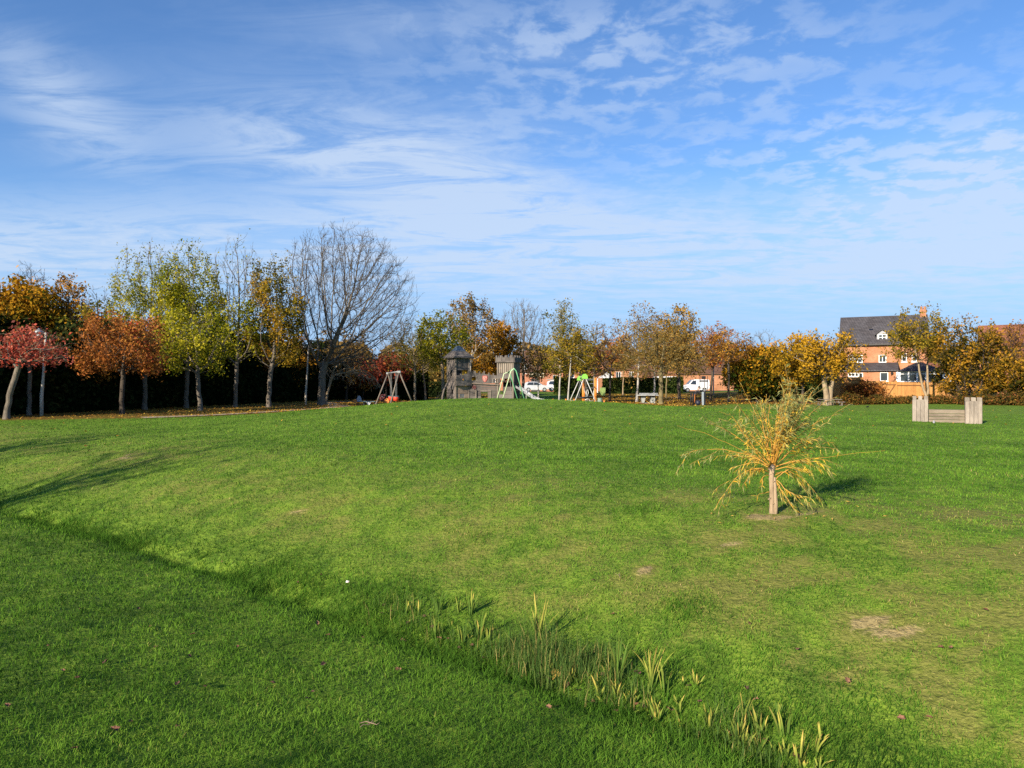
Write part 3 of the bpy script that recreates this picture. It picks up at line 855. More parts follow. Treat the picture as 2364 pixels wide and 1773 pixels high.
T('ash_tree', 'tall lime green ash with a rounded top, leftmost of the tall trees', 'tree', 352, 56, 540, 108, 'grey', 'grey', 'lime', th_py=830, zc_py=690, n=(20, 9, 7, 4), ang=(.6, .55, .5), lfr=(.4, .45, .5), r0=.19, leaves=8600, lsize=.105, leafz=(.42, .55), limbup=.55, grad=-.15, clump=.7, sc=True, natt=1150, step=.33, infl=2.6, kill=.6, rmin=.010, up=.3, outer=.5, twl=.8, twup=.3)
T('ash_tree', 'tallest yellow green ash with a thick straight grey trunk', 'tree', 430, 50, 532, 92, 'grey', 'grey', 'lime', th_py=880, zc_py=705, n=(22, 9, 7, 4), ang=(.6, .55, .5), lfr=(.4, .45, .5), r0=.18, leaves=10500, lsize=.105, leafz=(.45, .5), limbup=.5, clump=.7, low=-.8, grad=-.1, lean_px=6, sc=True, natt=1150, step=.33, infl=2.6, kill=.58, rmin=.009, up=.3, outer=.5, twl=.8, twup=.3)
T('ash_tree', 'low bright lime ash with drooping leafy boughs in front of the tallest ash', 'tree', 462, 45, 690, 108, 'grey', 'grey', 'lime', th_py=885, zc_py=790, **MED, r0=.16, leaves=3600, lsize=.11, low=-.8, limbup=.35, clump=.85, lean_px=-12, sc=True, natt=700, step=.28, infl=2.2, kill=.52, rmin=.009, up=.15, outer=.5, twl=.6, twup=.05)
T('ash_tree', 'narrow bare topped ash with only its lower boughs still leafy', 'tree', 543, 51, 532, 76, 'grey', 'grey', 'lime', th_py=850, zc_py=700, n=(18, 9, 6, 4), ang=(.5, .5, .45), lfr=(.4, .45, .5), r0=.17, leaves=3000, lsize=.11, leafz=(.34, .22), limbup=.6, low=-.95, lean_px=8, sc=True, natt=1100, step=.3, infl=2.6, kill=.46, rmin=.010, up=.4, outer=.5, twl=.9, twup=.35)
T('ash_tree', 'olive brown twin trunked tree left of the far lamp post', 'tree', 620, 51.5, 570, 78, 'grey', 'grey', 'yolive', th_py=860, zc_py=725, n=(20, 9, 7, 3), ang=(.6, .55, .5), lfr=(.4, .45, .5), r0=.19, leaves=7600, lsize=.11, leafz=(.6, .5), forks=2, limbup=.5, low=-.9, lean_px=15, grad=-.12, sc=True, natt=800, step=.33, infl=2.6, kill=.56, rmin=.010, up=.3, outer=.5, twl=.7, twup=.25)
T('bare_tree', 'big bare spreading tree with a stout trunk and a wide rounded crown of fine twigs', 'tree', 742, 57, 504, 178, 'grey', 'umber', None, th_py=868, zc_py=694, sc=True, natt=4200, step=.30, infl=3.2, kill=.42, r0=.34, leaves=0, lean_px=58, rmin=.0112, up=.2, outer=.40, ntw=3, twl=1.05, twup=.3, low=-.9, straight=.05)
T('drooping_tree', 'pale bare weeping boughs hanging right of the stout trunked bare tree', 'tree', 752, 59, 778, 92, 'tan', 'pale', None, th_py=850, zc_py=842, sc=True, natt=420, step=.28, infl=2.5, kill=.5, r0=.13, leaves=0, low=-.9, lean_px=58, rmin=.013, up=.25, outer=.5, droop=.55, twl=.8, twup=-.25)
# --- left, behind
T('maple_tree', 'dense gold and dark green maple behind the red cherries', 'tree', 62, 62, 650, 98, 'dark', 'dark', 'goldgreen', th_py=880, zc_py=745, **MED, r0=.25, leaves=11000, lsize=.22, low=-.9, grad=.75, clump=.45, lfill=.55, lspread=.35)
T('maple_tree', 'orange gold tree cut off by the left edge of the photo', 'tree', -25, 60, 640, 75, 'dark', 'dark', 'orange', th_py=880, zc_py=745, **MED, r0=.25, leaves=5000, lsize=.2, low=-.9, grad=.4, clump=.5, lfill=.4)
T('bare_tree', 'thin bare tree rising behind the gold and green maple', 'tree', 72, 78, 598, 62, 'dark', 'dark', None, th_py=760, zc_py=690, n=(14, 7, 5, 3), ang=(.6, .6, .5), lfr=(.45, .5, .5), r0=.2, leaves=0, limbup=.5, rmin=.016, sc=True, natt=800, step=.33, infl=2.6, kill=.5, up=.35, outer=.5, twl=.9, twup=.3)
T('birch_tree', 'pale golden thin leaved tree right of the dense maple', 'tree', 165, 64, 632, 44, 'grey', 'pale', 'orange', th_py=860, zc_py=740, **MED, r0=.17, leaves=2600, lsize=.16, low=-.9, up=(.15, .1, .1))
T('bare_tree', 'bare grey tree between the golden tree and the lime ash', 'tree', 232, 66, 645, 62, 'grey', 'grey', 'yolive', th_py=850, zc_py=740, n=(14, 8, 5, 3), ang=(.6, .6, .5), lfr=(.45, .5, .5), r0=.2, leaves=900, lsize=.16, limbup=.5, rmin=.013, low=-.8, leafz=(.3, .3), sc=True, natt=520, step=.33, infl=2.6, kill=.6, outer=.5, twl=.9, twup=.3)
T('hazel_tree', 'olive yellow bushy tree filling the gap behind the rusty cherries', 'tree', 225, 60, 700, 85, 'dark', 'dark', 'olive', th_py=890, zc_py=800, **MED, r0=.16, leaves=3600, lsize=.19, low=-.9, lfill=.2)
T('hazel_tree', 'yellow green bushy tree behind the tallest ash', 'tree', 470, 66, 690, 85, 'dark', 'dark', 'olive', th_py=890, zc_py=800, **MED, r0=.16, leaves=3800, lsize=.2, low=-.9, lfill=.25)
T('field_maple', 'small orange leaved tree low behind the bare topped ash', 'tree', 560, 63, 770, 62, 'dark', 'dark', 'rust', th_py=900, zc_py=840, **SM, r0=.12, leaves=2200, lsize=.19, low=-.9, lfill=.25)
T('field_maple', 'small amber leaved tree low beside the far lamp post', 'tree', 672, 69, 770, 68, 'dark', 'dark', 'orange', th_py=900, zc_py=835, **SM, r0=.12, leaves=2300, lsize=.18, low=-.9, lfill=.2)
T('hazel_tree', 'brown twiggy thicket tree behind the stout bare trunk', 'tree', 800, 74, 765, 95, 'dark', 'dark', 'bronze', th_py=900, zc_py=835, n=(14, 9, 6, 3), r0=.14, leaves=1800, lsize=.18, low=-.9, rmin=.014)
T('red_maple', 'low crimson leaved tree behind the wooden swing', 'tree', 892, 74, 816, 72, 'dark', 'dark', 'crimson', th_py=895, zc_py=848, **SM, r0=.12, leaves=2100, lsize=.2, low=-.9, lfill=.2)
T('field_maple', 'low dull orange tree left of the crimson one', 'tree', 838, 76, 812, 50, 'dark', 'dark', 'rust', th_py=900, zc_py=855, **SM, r0=.1, leaves=1300, lsize=.19, low=-.9, lfill=.2)
# --- behind the castle
T('young_tree', 'slender olive tree with a pale trunk right beside the wooden swing', 'tree', 958, 66, 742, 82, 'tan', 'olive', 'olive', th_py=860, zc_py=812, n=(15, 8, 6, 3), ang=(.8, .7, .6), r0=.13, leaves=1500, lsize=.11, low=-.7, limbup=.3, rmin=.011, sc=True, natt=620, step=.28, infl=2.2, kill=.48, outer=.5, twl=.7, twup=.0)
T('young_tree', 'thin olive tree with a pale pole trunk behind the slender one', 'tree', 982, 78, 760, 58, 'tan', 'olive', 'olive', th_py=870, zc_py=815, **MED, r0=.13, leaves=1300, lsize=.14, low=-.8, limbup=.35, rmin=.013)
T('bare_tree', 'small grey bare tree far behind the wooden swing', 'tree', 925, 96, 722, 60, 'grey', 'grey', None, th_py=840, zc_py=790, n=(13, 7, 5, 3), ang=(.6, .6, .5), r0=.18, leaves=0, rmin=.02, limbup=.5, sc=True, natt=800, step=.33, infl=2.8, kill=.65, outer=.5, twl=1.0, twup=.3)
T('young_tree', 'yellow green tree with a knotted leaning trunk at the castle corner', 'tree', 1022, 66, 706, 74, 'tan', 'olive', 'lime', th_py=855, zc_py=785, n=(16, 9, 6, 3), r0=.17, leaves=3900, lsize=.14, low=-.85, limbup=.4, leafz=(.75, .3), grad=.1, sc=True, natt=620, step=.3, infl=2.4, kill=.52, outer=.5, twl=.7, twup=.15)
T('birch_tree', 'tallest birch behind the castle with white stem and thin brown gold leaves', 'tree', 1085, 76, 668, 74, 'birch', 'red', 'bronze', th_py=850, zc_py=768, n=(20, 9, 7, 3), ang=(.6, .7, .6), droop=.12, r0=.15, leaves=4300, lsize=.15, low=-.85, limbup=.5, sc=True, natt=700, step=.3, infl=2.4, kill=.52, outer=.5, twl=.8, twup=-.05)
T('maple_tree', 'dense orange brown tree rising between the two castle towers', 'tree', 1148, 84, 742, 66, 'dark', 'dark', 'orange', th_py=870, zc_py=815, **MED, r0=.2, leaves=5200, lsize=.2, low=-.85, lfill=.25, grad=.2)
T('hazel_tree', 'brown olive tree low behind the castle wall', 'tree', 1085, 90, 780, 62, 'dark', 'dark', 'yolive', th_py=890, zc_py=840, **MED, r0=.16, leaves=3000, lsize=.22, low=-.9, lfill=.3)
T('bare_tree', 'bare vase shaped tree behind the crenellated tower', 'tree', 1208, 92, 686, 66, 'grey', 'grey', None, th_py=820, zc_py=765, n=(17, 8, 6, 4), ang=(.5, .5, .45), r0=.22, leaves=0, rmin=.018, limbup=.55, sc=True, natt=1100, step=.33, infl=2.8, kill=.5, outer=.5, twl=1.1, twup=.35)
# --- behind the climbing frame
T('birch_tree', 'narrow pointed birch with speckled white stem left of the climbing frame', 'tree', 1291, 71, 694, 46, 'birch', 'olive', 'olive', th_py=860, zc_py=790, n=(20, 8, 6, 3), ang=(.6, .7, .6), up=(.1, -.02, -.1), droop=.25, r0=.11, leaves=2600, lsize=.13, low=-.85, limbup=.5, lean_px=6)
T('birch_tree', 'birch with a long bare pale stem standing close behind the basket swing', 'tree', 1311, 68, 752, 62, 'birch', 'olive', 'yolive', th_py=820, zc_py=805, **MED, droop=.2, r0=.10, leaves=2100, lsize=.13, low=-.8, limbup=.45, lean_px=8)
T('young_tree', 'small olive tree with a thin pale trunk beside the silver hatchback', 'tree', 1243, 84, 795, 52, 'birch', 'olive', 'bronze', th_py=875, zc_py=838, **SM, r0=.10, leaves=1800, lsize=.16, low=-.8, rmin=.013)
T('bare_tree', 'greyish bare tree right of the pointed birch', 'tree', 1372, 96, 736, 64, 'grey', 'grey', 'bronze', th_py=840, zc_py=795, n=(15, 8, 6, 3), ang=(.6, .6, .5), r0=.2, leaves=700, lsize=.18, rmin=.018, limbup=.45, sc=True, natt=900, step=.33, infl=2.8, kill=.65, outer=.5, twl=1.0, twup=.3)
T('hazel_tree', 'bronze leaved spreading tree over the climbing frame', 'tree', 1355, 86, 806, 66, 'dark', 'dark', 'yolive', th_py=878, zc_py=842, **MED, r0=.17, leaves=1500, lsize=.18, low=-.7, rmin=.014)
T('dark_tree', 'dark slim forked tree standing alone on the leafy bank', 'tree', 1408, 76, 765, 66, 'dark', 'dark', 'rust', th_py=852, zc_py=815, n=(14, 8, 6, 3), r0=.13, leaves=700, lsize=.15, low=-.6, rmin=.012, lean_px=5, sc=True, natt=420, step=.28, infl=2.2, kill=.5, outer=.5, twl=.7, twup=.12)
T('young_tree', 'thin staked young tree in front of the clipped hedge', 'tree', 1438, 98, 775, 40, 'tan', 'grey', 'bronze', th_py=860, zc_py=820, **SM, r0=.10, leaves=1000, lsize=.18, rmin=.016)
T('birch_tree', 'leaning birch with a bright white trunk behind the table tennis table', 'tree', 1470, 74, 700, 74, 'birch', 'red', 'bronze', th_py=850, zc_py=785, n=(18, 8, 6, 3), up=(.1, 0, -.05), droop=.2, r0=.14, leaves=2300, lsize=.14, low=-.8, limbup=.5, lean_px=12)
T('weeping_tree', 'broad round weeping tree with a speckled trunk by the table tennis table', 'tree', 1526, 67, 728, 122, 'olive', 'olive', 'bronze', th_py=850, zc_py=812, n=(26, 11, 7, 3), ang=(.7, .7, .6), lfr=(.4, .45, .5), droop=.35, r0=.25, leaves=4300, lsize=.12, low=-.75, limbup=.55, rmin=.012, sc=True, natt=1100, step=.3, infl=2.4, kill=.5, outer=.45, twl=.8, twup=-.2)
T('maple_tree', 'golden topped tree rising behind the round weeping tree', 'tree', 1568, 88, 700, 60, 'grey', 'dark', 'gold', th_py=860, zc_py=775, **MED, r0=.18, leaves=3400, lsize=.17, low=-.8, clump=.85)
T('birch_tree', 'thin white birch leaning right between the weeping tree and its neighbour', 'tree', 1509, 80, 745, 44, 'birch', 'red', 'orange', th_py=860, zc_py=805, **SM, r0=.13, leaves=1300, lsize=.16, lean_px=10)
T('young_tree', 'slim brown tree in front of the white panel van', 'tree', 1538, 90, 770, 48, 'olive', 'red', 'rustgold', th_py=865, zc_py=815, **SM, r0=.12, leaves=1300, lsize=.17, rmin=.015)
T('dark_tree', 'dark slim tree between the two white vans', 'tree', 1568, 84, 760, 55, 'dark', 'dark', 'rustgold', th_py=862, zc_py=815, **MED, droop=.15, r0=.14, leaves=1300, lsize=.16, rmin=.013)
T('young_tree', 'spiky brown tree with upright shoots behind the exercise machine', 'tree', 1640, 80, 732, 56, 'dark', 'red', 'rust', th_py=862, zc_py=800, n=(14, 8, 5, 3), ang=(.6, .6, .5), r0=.15, leaves=1900, lsize=.14, rmin=.012, lean_px=14, limbup=.45, sc=True, natt=420, step=.28, infl=2.2, kill=.5, outer=.5, twl=.8, twup=.25)
T('young_tree', 'half bare russet tree in front of the long brick wall', 'tree', 1682, 71, 752, 68, 'dark', 'red', 'rustgold', th_py=850, zc_py=805, n=(15, 8, 6, 3), ang=(.65, .6, .5), r0=.13, leaves=1700, lsize=.13, low=-.7, rmin=.011, limbup=.4, sc=True, natt=480, step=.28, infl=2.2, kill=.5, outer=.5, twl=.7, twup=.12)
# --- right
T('bare_tree', 'wispy grey bare tree behind the gold and green thicket', 'tree', 1762, 98, 762, 52, 'grey', 'grey', None, th_py=850, zc_py=805, n=(13, 7, 5, 3), ang=(.6, .6, .5), r0=.18, leaves=0, rmin=.018, limbup=.5, sc=True, natt=800, step=.33, infl=2.8, kill=.65, outer=.5, twl=1.0, twup=.3)
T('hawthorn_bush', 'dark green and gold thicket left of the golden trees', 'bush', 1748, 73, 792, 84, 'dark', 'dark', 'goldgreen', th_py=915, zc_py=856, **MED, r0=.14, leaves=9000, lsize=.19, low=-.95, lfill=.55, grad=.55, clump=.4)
T('golden_tree', 'bright golden spreading tree left of the old split trunk', 'tree', 1852, 68, 770, 74, 'dark', 'dark', 'gold', th_py=890, zc_py=832, **MED, r0=.16, leaves=4600, lsize=.16, low=-.85, clump=.75, lfill=.15, grad=.2)
T('golden_tree', 'golden tree with a broad old flaking split trunk', 'tree', 1912, 63, 762, 84, 'tan', 'dark', 'gold', th_py=880, zc_py=822, n=(16, 9, 6, 3), r0=.42, leaves=3900, lsize=.15, low=-.6, clump=.9, forks=2, topfrac=.8)
T('two_stemmed_tree', 'two stemmed tree with long bare stems before the slate roofed house', 'tree', 2142, 66, 700, 72, 'tan', 'dark', 'yolive', th_py=820, zc_py=775, n=(14, 9, 6, 3), r0=.2, leaves=3400, lsize=.14, low=-.6, forks=2, lean_px=-26, clump=.9, topfrac=.75)
T('hawthorn_bush', 'tall rusty gold hawthorn with dead twigs on top', 'bush', 2240, 61, 712, 84, 'dark', 'grey', 'haw', th_py=915, zc_py=838, r0=.2, leaves=7600, lsize=.15, low=-.95, lfill=.12, clump=.95, grad=.25, leafz=(.66, .34), sc=True, natt=1000, step=.28, infl=2.2, kill=.46, rmin=.009, up=.1, outer=.5, twl=.8, twup=.2)
T('hawthorn_bush', 'amber hawthorn cut off by the right edge of the photo', 'bush', 2345, 59, 800, 88, 'dark', 'grey', 'haw', th_py=915, zc_py=862, r0=.17, leaves=6500, lsize=.15, low=-.95, lfill=.12, clump=.95, grad=.15, sc=True, natt=800, step=.28, infl=2.2, kill=.46, rmin=.009, up=.1, outer=.5, twl=.7, twup=.15)
T('bare_tree', 'brown twiggy tree in front of the red tiled roof', 'tree', 2335, 70, 740, 62, 'dark', 'red', 'rustgold', th_py=880, zc_py=800, n=(15, 8, 6, 3), up=(.15, .1, .1), r0=.15, leaves=900, lsize=.15, rmin=.013, limbup=.45)
T('beech_bush', 'russet brown shrub against the orange fence', 'bush', 1992, 67, 884, 46, 'dark', 'red', 'rust', th_py=925, zc_py=898, **SM, r0=.07, leaves=2600, lsize=.13, low=-.95, lfill=.4)
for k, (px, d, top, rp, lb) in enumerate([(1962, 63, 906, 42, 'low dark bramble beside the old split trunk'), (2030, 62.5, 913, 46, 'low dark bramble under the russet shrub'), (2098, 62, 916, 44, 'low bramble at the foot of the two stemmed tree'),
                                          (2165, 60.5, 914, 42, 'low bramble between the two stemmed tree and the hawthorn'), (2262, 57.5, 908, 55, 'low bramble skirting the tall hawthorn'), (2340, 56.5, 904, 55, 'low bramble at the right edge of the photo')]):
    T('bramble_bush', lb, 'bush', px, d, top, rp, 'dark', 'dark', 'bramble', group='low brambles along the lawn edge', th=.15, n=(10, 6, 4, 0), r0=.03, leaves=2600, lsize=.11, low=-.6, lfill=.75, lspread=.1, seed=400 + k, zc=.25)
# --- trees outside the frame whose shadows lie on the lawn
for k, (x, y, hh, rr) in enumerate([(-20, 2.5, 9.5, 3.0), (-24, 7.5, 9.5, 3.2), (-16, -9.2, 7.0, 2.6), (-12.5, -11.5, 7.5, 2.8), (-38, 18, 9, 3.5)]):
    zb = h1(x, y)
    rt = thing('shade_tree', ['bare tree beyond the left edge casting streaks over the far bank', 'second bare tree beyond the left edge shading the far bank', 'leafy tree behind the viewer shading the near slope',
                              'second leafy tree behind the viewer shading the near slope', 'leafy tree beyond the left edge near the cherries'][k], 'tree', (x, y, zb - .05), 0, 'trees outside the frame')
    m = make_tree(700 + k, hh, rr, 2.0, .16, n=(14, 8, 6, 3), leaves=[120, 160, 700, 300, 1500][k], lsize=.16)
    obj_np('trunk', *m['trunk'], BARK['grey'], rt, smooth=True); obj_np('branches', *m['twigs'], TW['grey'], rt)
    v, f, tn = m['foliage']; obj_np('crown', v, f, LF['olive'], rt, tn)

# ------------------------------------------------------------------ hedges and the wood behind
def hedge(name, label, pts, width, height, lf, n, lsize, seed, cat='hedge', group=None, rag=0.55, stuff=False):
    rng = np.random.default_rng(seed)
    P = np.array(pts, float); L = np.hypot(*np.diff(P, axis=0).T); cum = np.r_[0, np.cumsum(L)]
    def place(u):
        s = u * cum[-1]; i = np.clip(np.searchsorted(cum, s, 'right') - 1, 0, len(L) - 1)
        fr = ((s - cum[i]) / L[i])[:, None]
        q = P[i] * (1 - fr) + P[i + 1] * fr
        tn = (P[i + 1] - P[i]) / L[i][:, None]
        return q, np.stack([tn[:, 1], -tn[:, 0]], -1), s
    q, sd, s = place(rng.random(n))
    hh = height * (1 - rag * .6 + rag * 1.2 * vnoise(s * .35, s * 0 + seed, 41) )
    face = rng.random(n)
    off = np.where(face < .62, np.sign(rng.random(n) - .5) * (.42 + .1 * rng.random(n)), rng.random(n) - .5) * width
    zz = np.where(face < .62, rng.random(n), np.where(face < .9, 0.9 + .12 * rng.random(n), rng.random(n))) * hh
    off = off * (1 - .25 * (zz / hh) ** 2)
    xy = q + sd * (off + (vnoise(s * .8, zz * .9, 42) - .5) * width * .3)[:, None]
    p = np.column_stack([xy, H(xy[:, 0], xy[:, 1]) + zz])
    nn = nrm(rng.normal(size=(n, 3))); uu = nrm(np.cross(nn, rng.normal(size=(n, 3)))); vv = np.cross(nn, uu)
    sz = lsize * (.6 + .8 * rng.random(n))[:, None]
    LV = np.stack([p - uu * sz * .7, p - vv * sz * .45, p + uu * sz * .7, p + vv * sz * .45], 1).reshape(-1, 3)
    tone = np.clip(.45 + .5 * (rng.random(n) - .5) + .4 * (vnoise(s * 1.2, zz * 1.2, 43) - .5) + .12 * zz / hh, 0, 1)
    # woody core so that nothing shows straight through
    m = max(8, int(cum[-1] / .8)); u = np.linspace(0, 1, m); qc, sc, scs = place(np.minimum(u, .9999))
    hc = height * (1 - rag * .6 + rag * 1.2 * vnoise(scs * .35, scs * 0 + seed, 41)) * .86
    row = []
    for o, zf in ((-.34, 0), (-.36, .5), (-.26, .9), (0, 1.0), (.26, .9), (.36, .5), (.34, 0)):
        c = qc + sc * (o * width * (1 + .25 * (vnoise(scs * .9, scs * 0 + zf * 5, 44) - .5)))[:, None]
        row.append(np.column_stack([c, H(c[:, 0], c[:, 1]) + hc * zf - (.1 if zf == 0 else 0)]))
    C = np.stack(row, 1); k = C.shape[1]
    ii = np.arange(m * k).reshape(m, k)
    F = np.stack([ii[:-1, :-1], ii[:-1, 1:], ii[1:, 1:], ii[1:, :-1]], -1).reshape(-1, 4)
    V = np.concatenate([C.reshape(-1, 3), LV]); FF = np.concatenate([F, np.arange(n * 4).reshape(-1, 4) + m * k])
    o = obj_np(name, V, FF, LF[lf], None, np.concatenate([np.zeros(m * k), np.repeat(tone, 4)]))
    return tag(o, label, cat, group, 'stuff' if stuff else None)
hedge('hedge', 'long deep dark hedge behind the trees on the left', [(-30, 30), (-27.5, 38), (-25, 50), (-21.5, 66), (-19, 76)], 3.2, 4.6, 'dark', 26000, .22, 1)
hedge('hedge', 'dark hedge across the back behind the wooden swing', [(-19, 76), (-15, 80.5), (-9.5, 82)], 2.6, 3.3, 'dark', 9000, .22, 2)
hedge('hedge', 'low dark hedge left of the castle beyond the olive trees', [(-15, 90), (-4, 92)], 1.8, 1.5, 'dark', 3500, .18, 3)
hedge('hedge', 'dark green clipped hedge in front of the gabled brick house', [(13.0, 104.5), (24.5, 105)], 1.5, 2.2, 'darkgreen', 7000, .2, 4, rag=.1)
hedge('hedge', 'small dark green hedge behind the climbing frame', [(5.8, 101), (11.2, 101)], 1.5, 2.3, 'darkgreen', 3500, .2, 5, rag=.15)
hedge('hedge', 'dark shrubbery under the gold thicket at the end of the tarmac path', [(27, 82), (36, 76)], 2.2, 3.0, 'darkgreen', 7000, .2, 6)
hedge('woodland', 'far line of autumn woodland beyond the houses', [(-150, 150), (-60, 165), (20, 175), (110, 165), (200, 150)], 12, 8.6, 'bronze', 26000, .8, 7, cat='wood', rag=.7, stuff=True)
hedge('hedge', 'tall dark thicket behind the maple at far left', [(-55, 42), (-40, 60), (-27, 84)], 4, 5.5, 'dark', 14000, .35, 8)
# ------------------------------------------------------------------ playground
oldwood = wood('weathered_wood', (.028, .025, .024), (.185, .165, .15))
oldwood_h = wood('weathered_wood_level', (.026, .023, .022), (.172, .152, .138), (1.2, 14, 14))
post_wood = wood('post_wood', (.06, .05, .04), (.235, .20, .165))
fort_wood = wood('fort_wood', (.10, .085, .07), (.40, .345, .285), (18, 18, 1.5), .45)
fort_wood_h = wood('fort_wood_level', (.08, .065, .05), (.31, .255, .19), (1.5, 18, 18), .45)
slate_blue = simple('roof_slate_blue', (.055, .085, .125), .55, .35, 3.0)
black = simple('black_plastic', (.012, .012, .014), .6)
shade_black = simple('painted_interior_shade', (.006, .006, .007), .9)  # near-black colour painted in for the shade inside the castle towers
steel = simple('steel', (.46, .48, .50), .35, .15, 3, metal=.7)
galv = simple('galvanised', (.27, .285, .29), .5, .2, 5, metal=.4)
mint = simple('mint_paint', (.13, .38, .19), .5, .15, 4)
paleg = simple('pale_green_paint', (.42, .52, .32), .5, .15, 4)
lime = simple('lime_plastic', (.18, .46, .06), .45, .12, 4)
orange = simple('orange_paint', (.66, .22, .035), .5, .18, 4)
white = simple('white_paint', (.72, .72, .70), .5, .1, 4)
redp = simple('red_rubber', (.52, .05, .025), .5, .2, 6)
maroon = simple('maroon_panel', (.14, .018, .018), .5, .2, 6)
bluep = simple('blue_panel', (.16, .22, .32), .5, .2, 5)
concrete = simple('pale_concrete', (.27, .285, .265), .85, .25, 4, bump=.005)
conc_d = simple('dark_concrete', (.10, .11, .115), .8, .25, 4)
rope_m = simple('black_rope', (.02, .018, .016), .9)

def planks(mb, x0, x1, n, y0, y1, z0, ztop, seed, holes=(), gap=.008):
    """upright boards with uneven tops; a hole (xa, xb, za, zb) cuts boards into a lower and an upper piece"""
    rn = random.Random(seed); wdt = (x1 - x0) / n
    for i in range(n):
        a, b = x0 + i * wdt + gap / 2, x0 + (i + 1) * wdt - gap / 2
        zt = ztop(i / max(1, n - 1)) if callable(ztop) else ztop
        yo = rn.uniform(0, .012)
        spans = [(z0, zt)]
        for xa, xb, za, zb in holes:
            if xa < (a + b) / 2 < xb:
                spans = [(z0, za), (zb, zt)]
        for p, q in spans:
            if q - p > .02: mb.bb(a, b, y0 - yo, y1, p, q)
def logs(mb, x0, x1, n, y0, y1, z0, z1, seed, holes=(), gap=.01):
    rn = random.Random(seed); hh = (z1 - z0) / n
    for i in range(n):
        a, b = z0 + i * hh + gap / 2, z0 + (i + 1) * hh - gap / 2
        yo = rn.uniform(0, .02)
        spans = [(x0, x1)]
        for xa, xb, za, zb in holes:
            if za < (a + b) / 2 < zb: spans = [(x0, xa), (xb, x1)]
        for p, q in spans:
            if q - p > .02: mb.bb(p, q, y0 - yo, y1, a, b)
def merlon(base, hi, per=.2, duty=.5, ph=0.0):
    return lambda u: base + (hi if ((u / per + ph) % 1.0) < duty else 0)

CD = 62.0; kx = CD / FPX / 10.055
cz0 = h1(PX(1100, CD), CD)
CXl = lambda cx: (cx - 905) * kx
CZl = lambda cy: CAMZ + (1066 - cy) * kx - cz0
castle = thing('play_castle', 'weathered timber play castle with two towers, one slate roofed and one crenellated', 'play castle', (PX(1100, CD), CD, cz0 - .03))
def frame_m(x, y, rz): return Matrix.Translation((x, y, 0)) @ Matrix.Rotation(rz, 4, 'Z')
# roofed tower: local x along the wide face, y into the tower
phi = R(35); W1 = 1.30
MT = frame_m(CXl(430), -.4, phi)
tw_ = thing_part = bpy.data.objects.new('roofed_tower', None); link(tw_, castle)
def part(mb, name, mat, par, **k): return mb.build(name, mat, par, **k)
eav = CZl(440)
for (qx, qy) in ((0, 0), (W1, 0), (0, W1), (W1, W1)):
    m = MB(); m.M = MT; m.box((qx, qy, eav / 2), (.16, .16, eav), ch=.03); part(m, 'post', post_wood, tw_)
m = MB(); m.M = MT
planks(m, .09, W1 - .09, 9, -.03, .03, CZl(725), eav - .03, 3, gap=.03)
planks(m, .09, W1 - .09, 4, W1 - .03, W1 + .03, CZl(1000), eav - .03, 4)
m.bb(.081, W1 - .081, -.045, .045, CZl(740), CZl(716))
part(m, 'slat_panel', oldwood, tw_)
m = MB(); m.M = MT @ Matrix.Rotation(R(90), 4, 'Z')
planks(m, .09, W1 - .09, 3, -.03, .03, CZl(915), eav - .03, 5, holes=[(.42, .88, CZl(880), CZl(740))], gap=.006)
m.bb(.081, W1 - .081, -.075, .0, CZl(925), CZl(905))
part(m, 'side_panel', oldwood, tw_)
m = MB(); m.M = MT @ Matrix.Rotation(R(90), 4, 'Z')
ar = [(.40, CZl(890)), (.90, CZl(890)), (.90, CZl(760)), (.85, CZl(715)), (.65, CZl(695)), (.45, CZl(715)), (.40, CZl(760))]
inn = [(.50, CZl(880)), (.80, CZl(880)), (.80, CZl(770)), (.76, CZl(740)), (.65, CZl(728)), (.54, CZl(740)), (.50, CZl(770))]
n = len(ar)
for a_, b_ in zip(range(n), list(range(1, n)) + [0]):
    m.prism([ar[a_], ar[b_], inn[b_], inn[a_]], .034, .075)
part(m, 'window_frame', post_wood, tw_)
m = MB(); m.M = MT @ Matrix.Rotation(R(90), 4, 'Z')
logs(m, .09, W1 - .09, 7, -.04, .04, .02, CZl(925), 6, holes=[(.35, .62, CZl(1300), CZl(1170))])
part(m, 'log_wall', oldwood_h, tw_)
m = MB(); m.M = MT
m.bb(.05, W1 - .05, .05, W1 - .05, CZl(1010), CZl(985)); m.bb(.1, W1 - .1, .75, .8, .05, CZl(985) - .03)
part(m, 'deck', shade_black, tw_)  # deck slab and upright sheet behind, both blackened to paint shade inside
# roof: timber skirt with a crenellated upper edge and a slate pyramid
hw = W1 / 2 + .32; zc_ = eav; cxy = W1 / 2
m = MB(); m.M = MT @ Matrix.Translation((cxy, cxy, 0))
zk = CZl(300); kw_ = .50
for s_ in range(4):
    mm = Matrix.Rotation(s_ * math.pi / 2, 4, 'Z')
    m2 = m.M; m.M = m.M @ mm
    N8 = 8
    for i in range(N8):
        u0, u1 = -1 + 2 * i / N8 + .004, -1 + 2 * (i + 1) / N8 - .004
        ex = .11 if i % 2 else -.02
        t_ = 1.0 + ex
        zt = zc_ + (zk - zc_) * t_; kk = hw + (kw_ - hw) * t_
        vs_ = [(u0 * hw, -hw, zc_), (u1 * hw, -hw, zc_), (u1 * kk, -kk, zt), (u0 * kk, -kk, zt)]
        vs_ += [(a, b + .05, c - .05) for a, b, c in vs_]
        m.add(vs_, [(0, 1, 2, 3), (7, 6, 5, 4), (0, 4, 5, 1), (1, 5, 6, 2), (2, 6, 7, 3), (3, 7, 4, 0)])
    m.bb(-hw, hw, -hw - .02, -hw + .05, zc_ - .09, zc_ + .02)
    m.M = m2
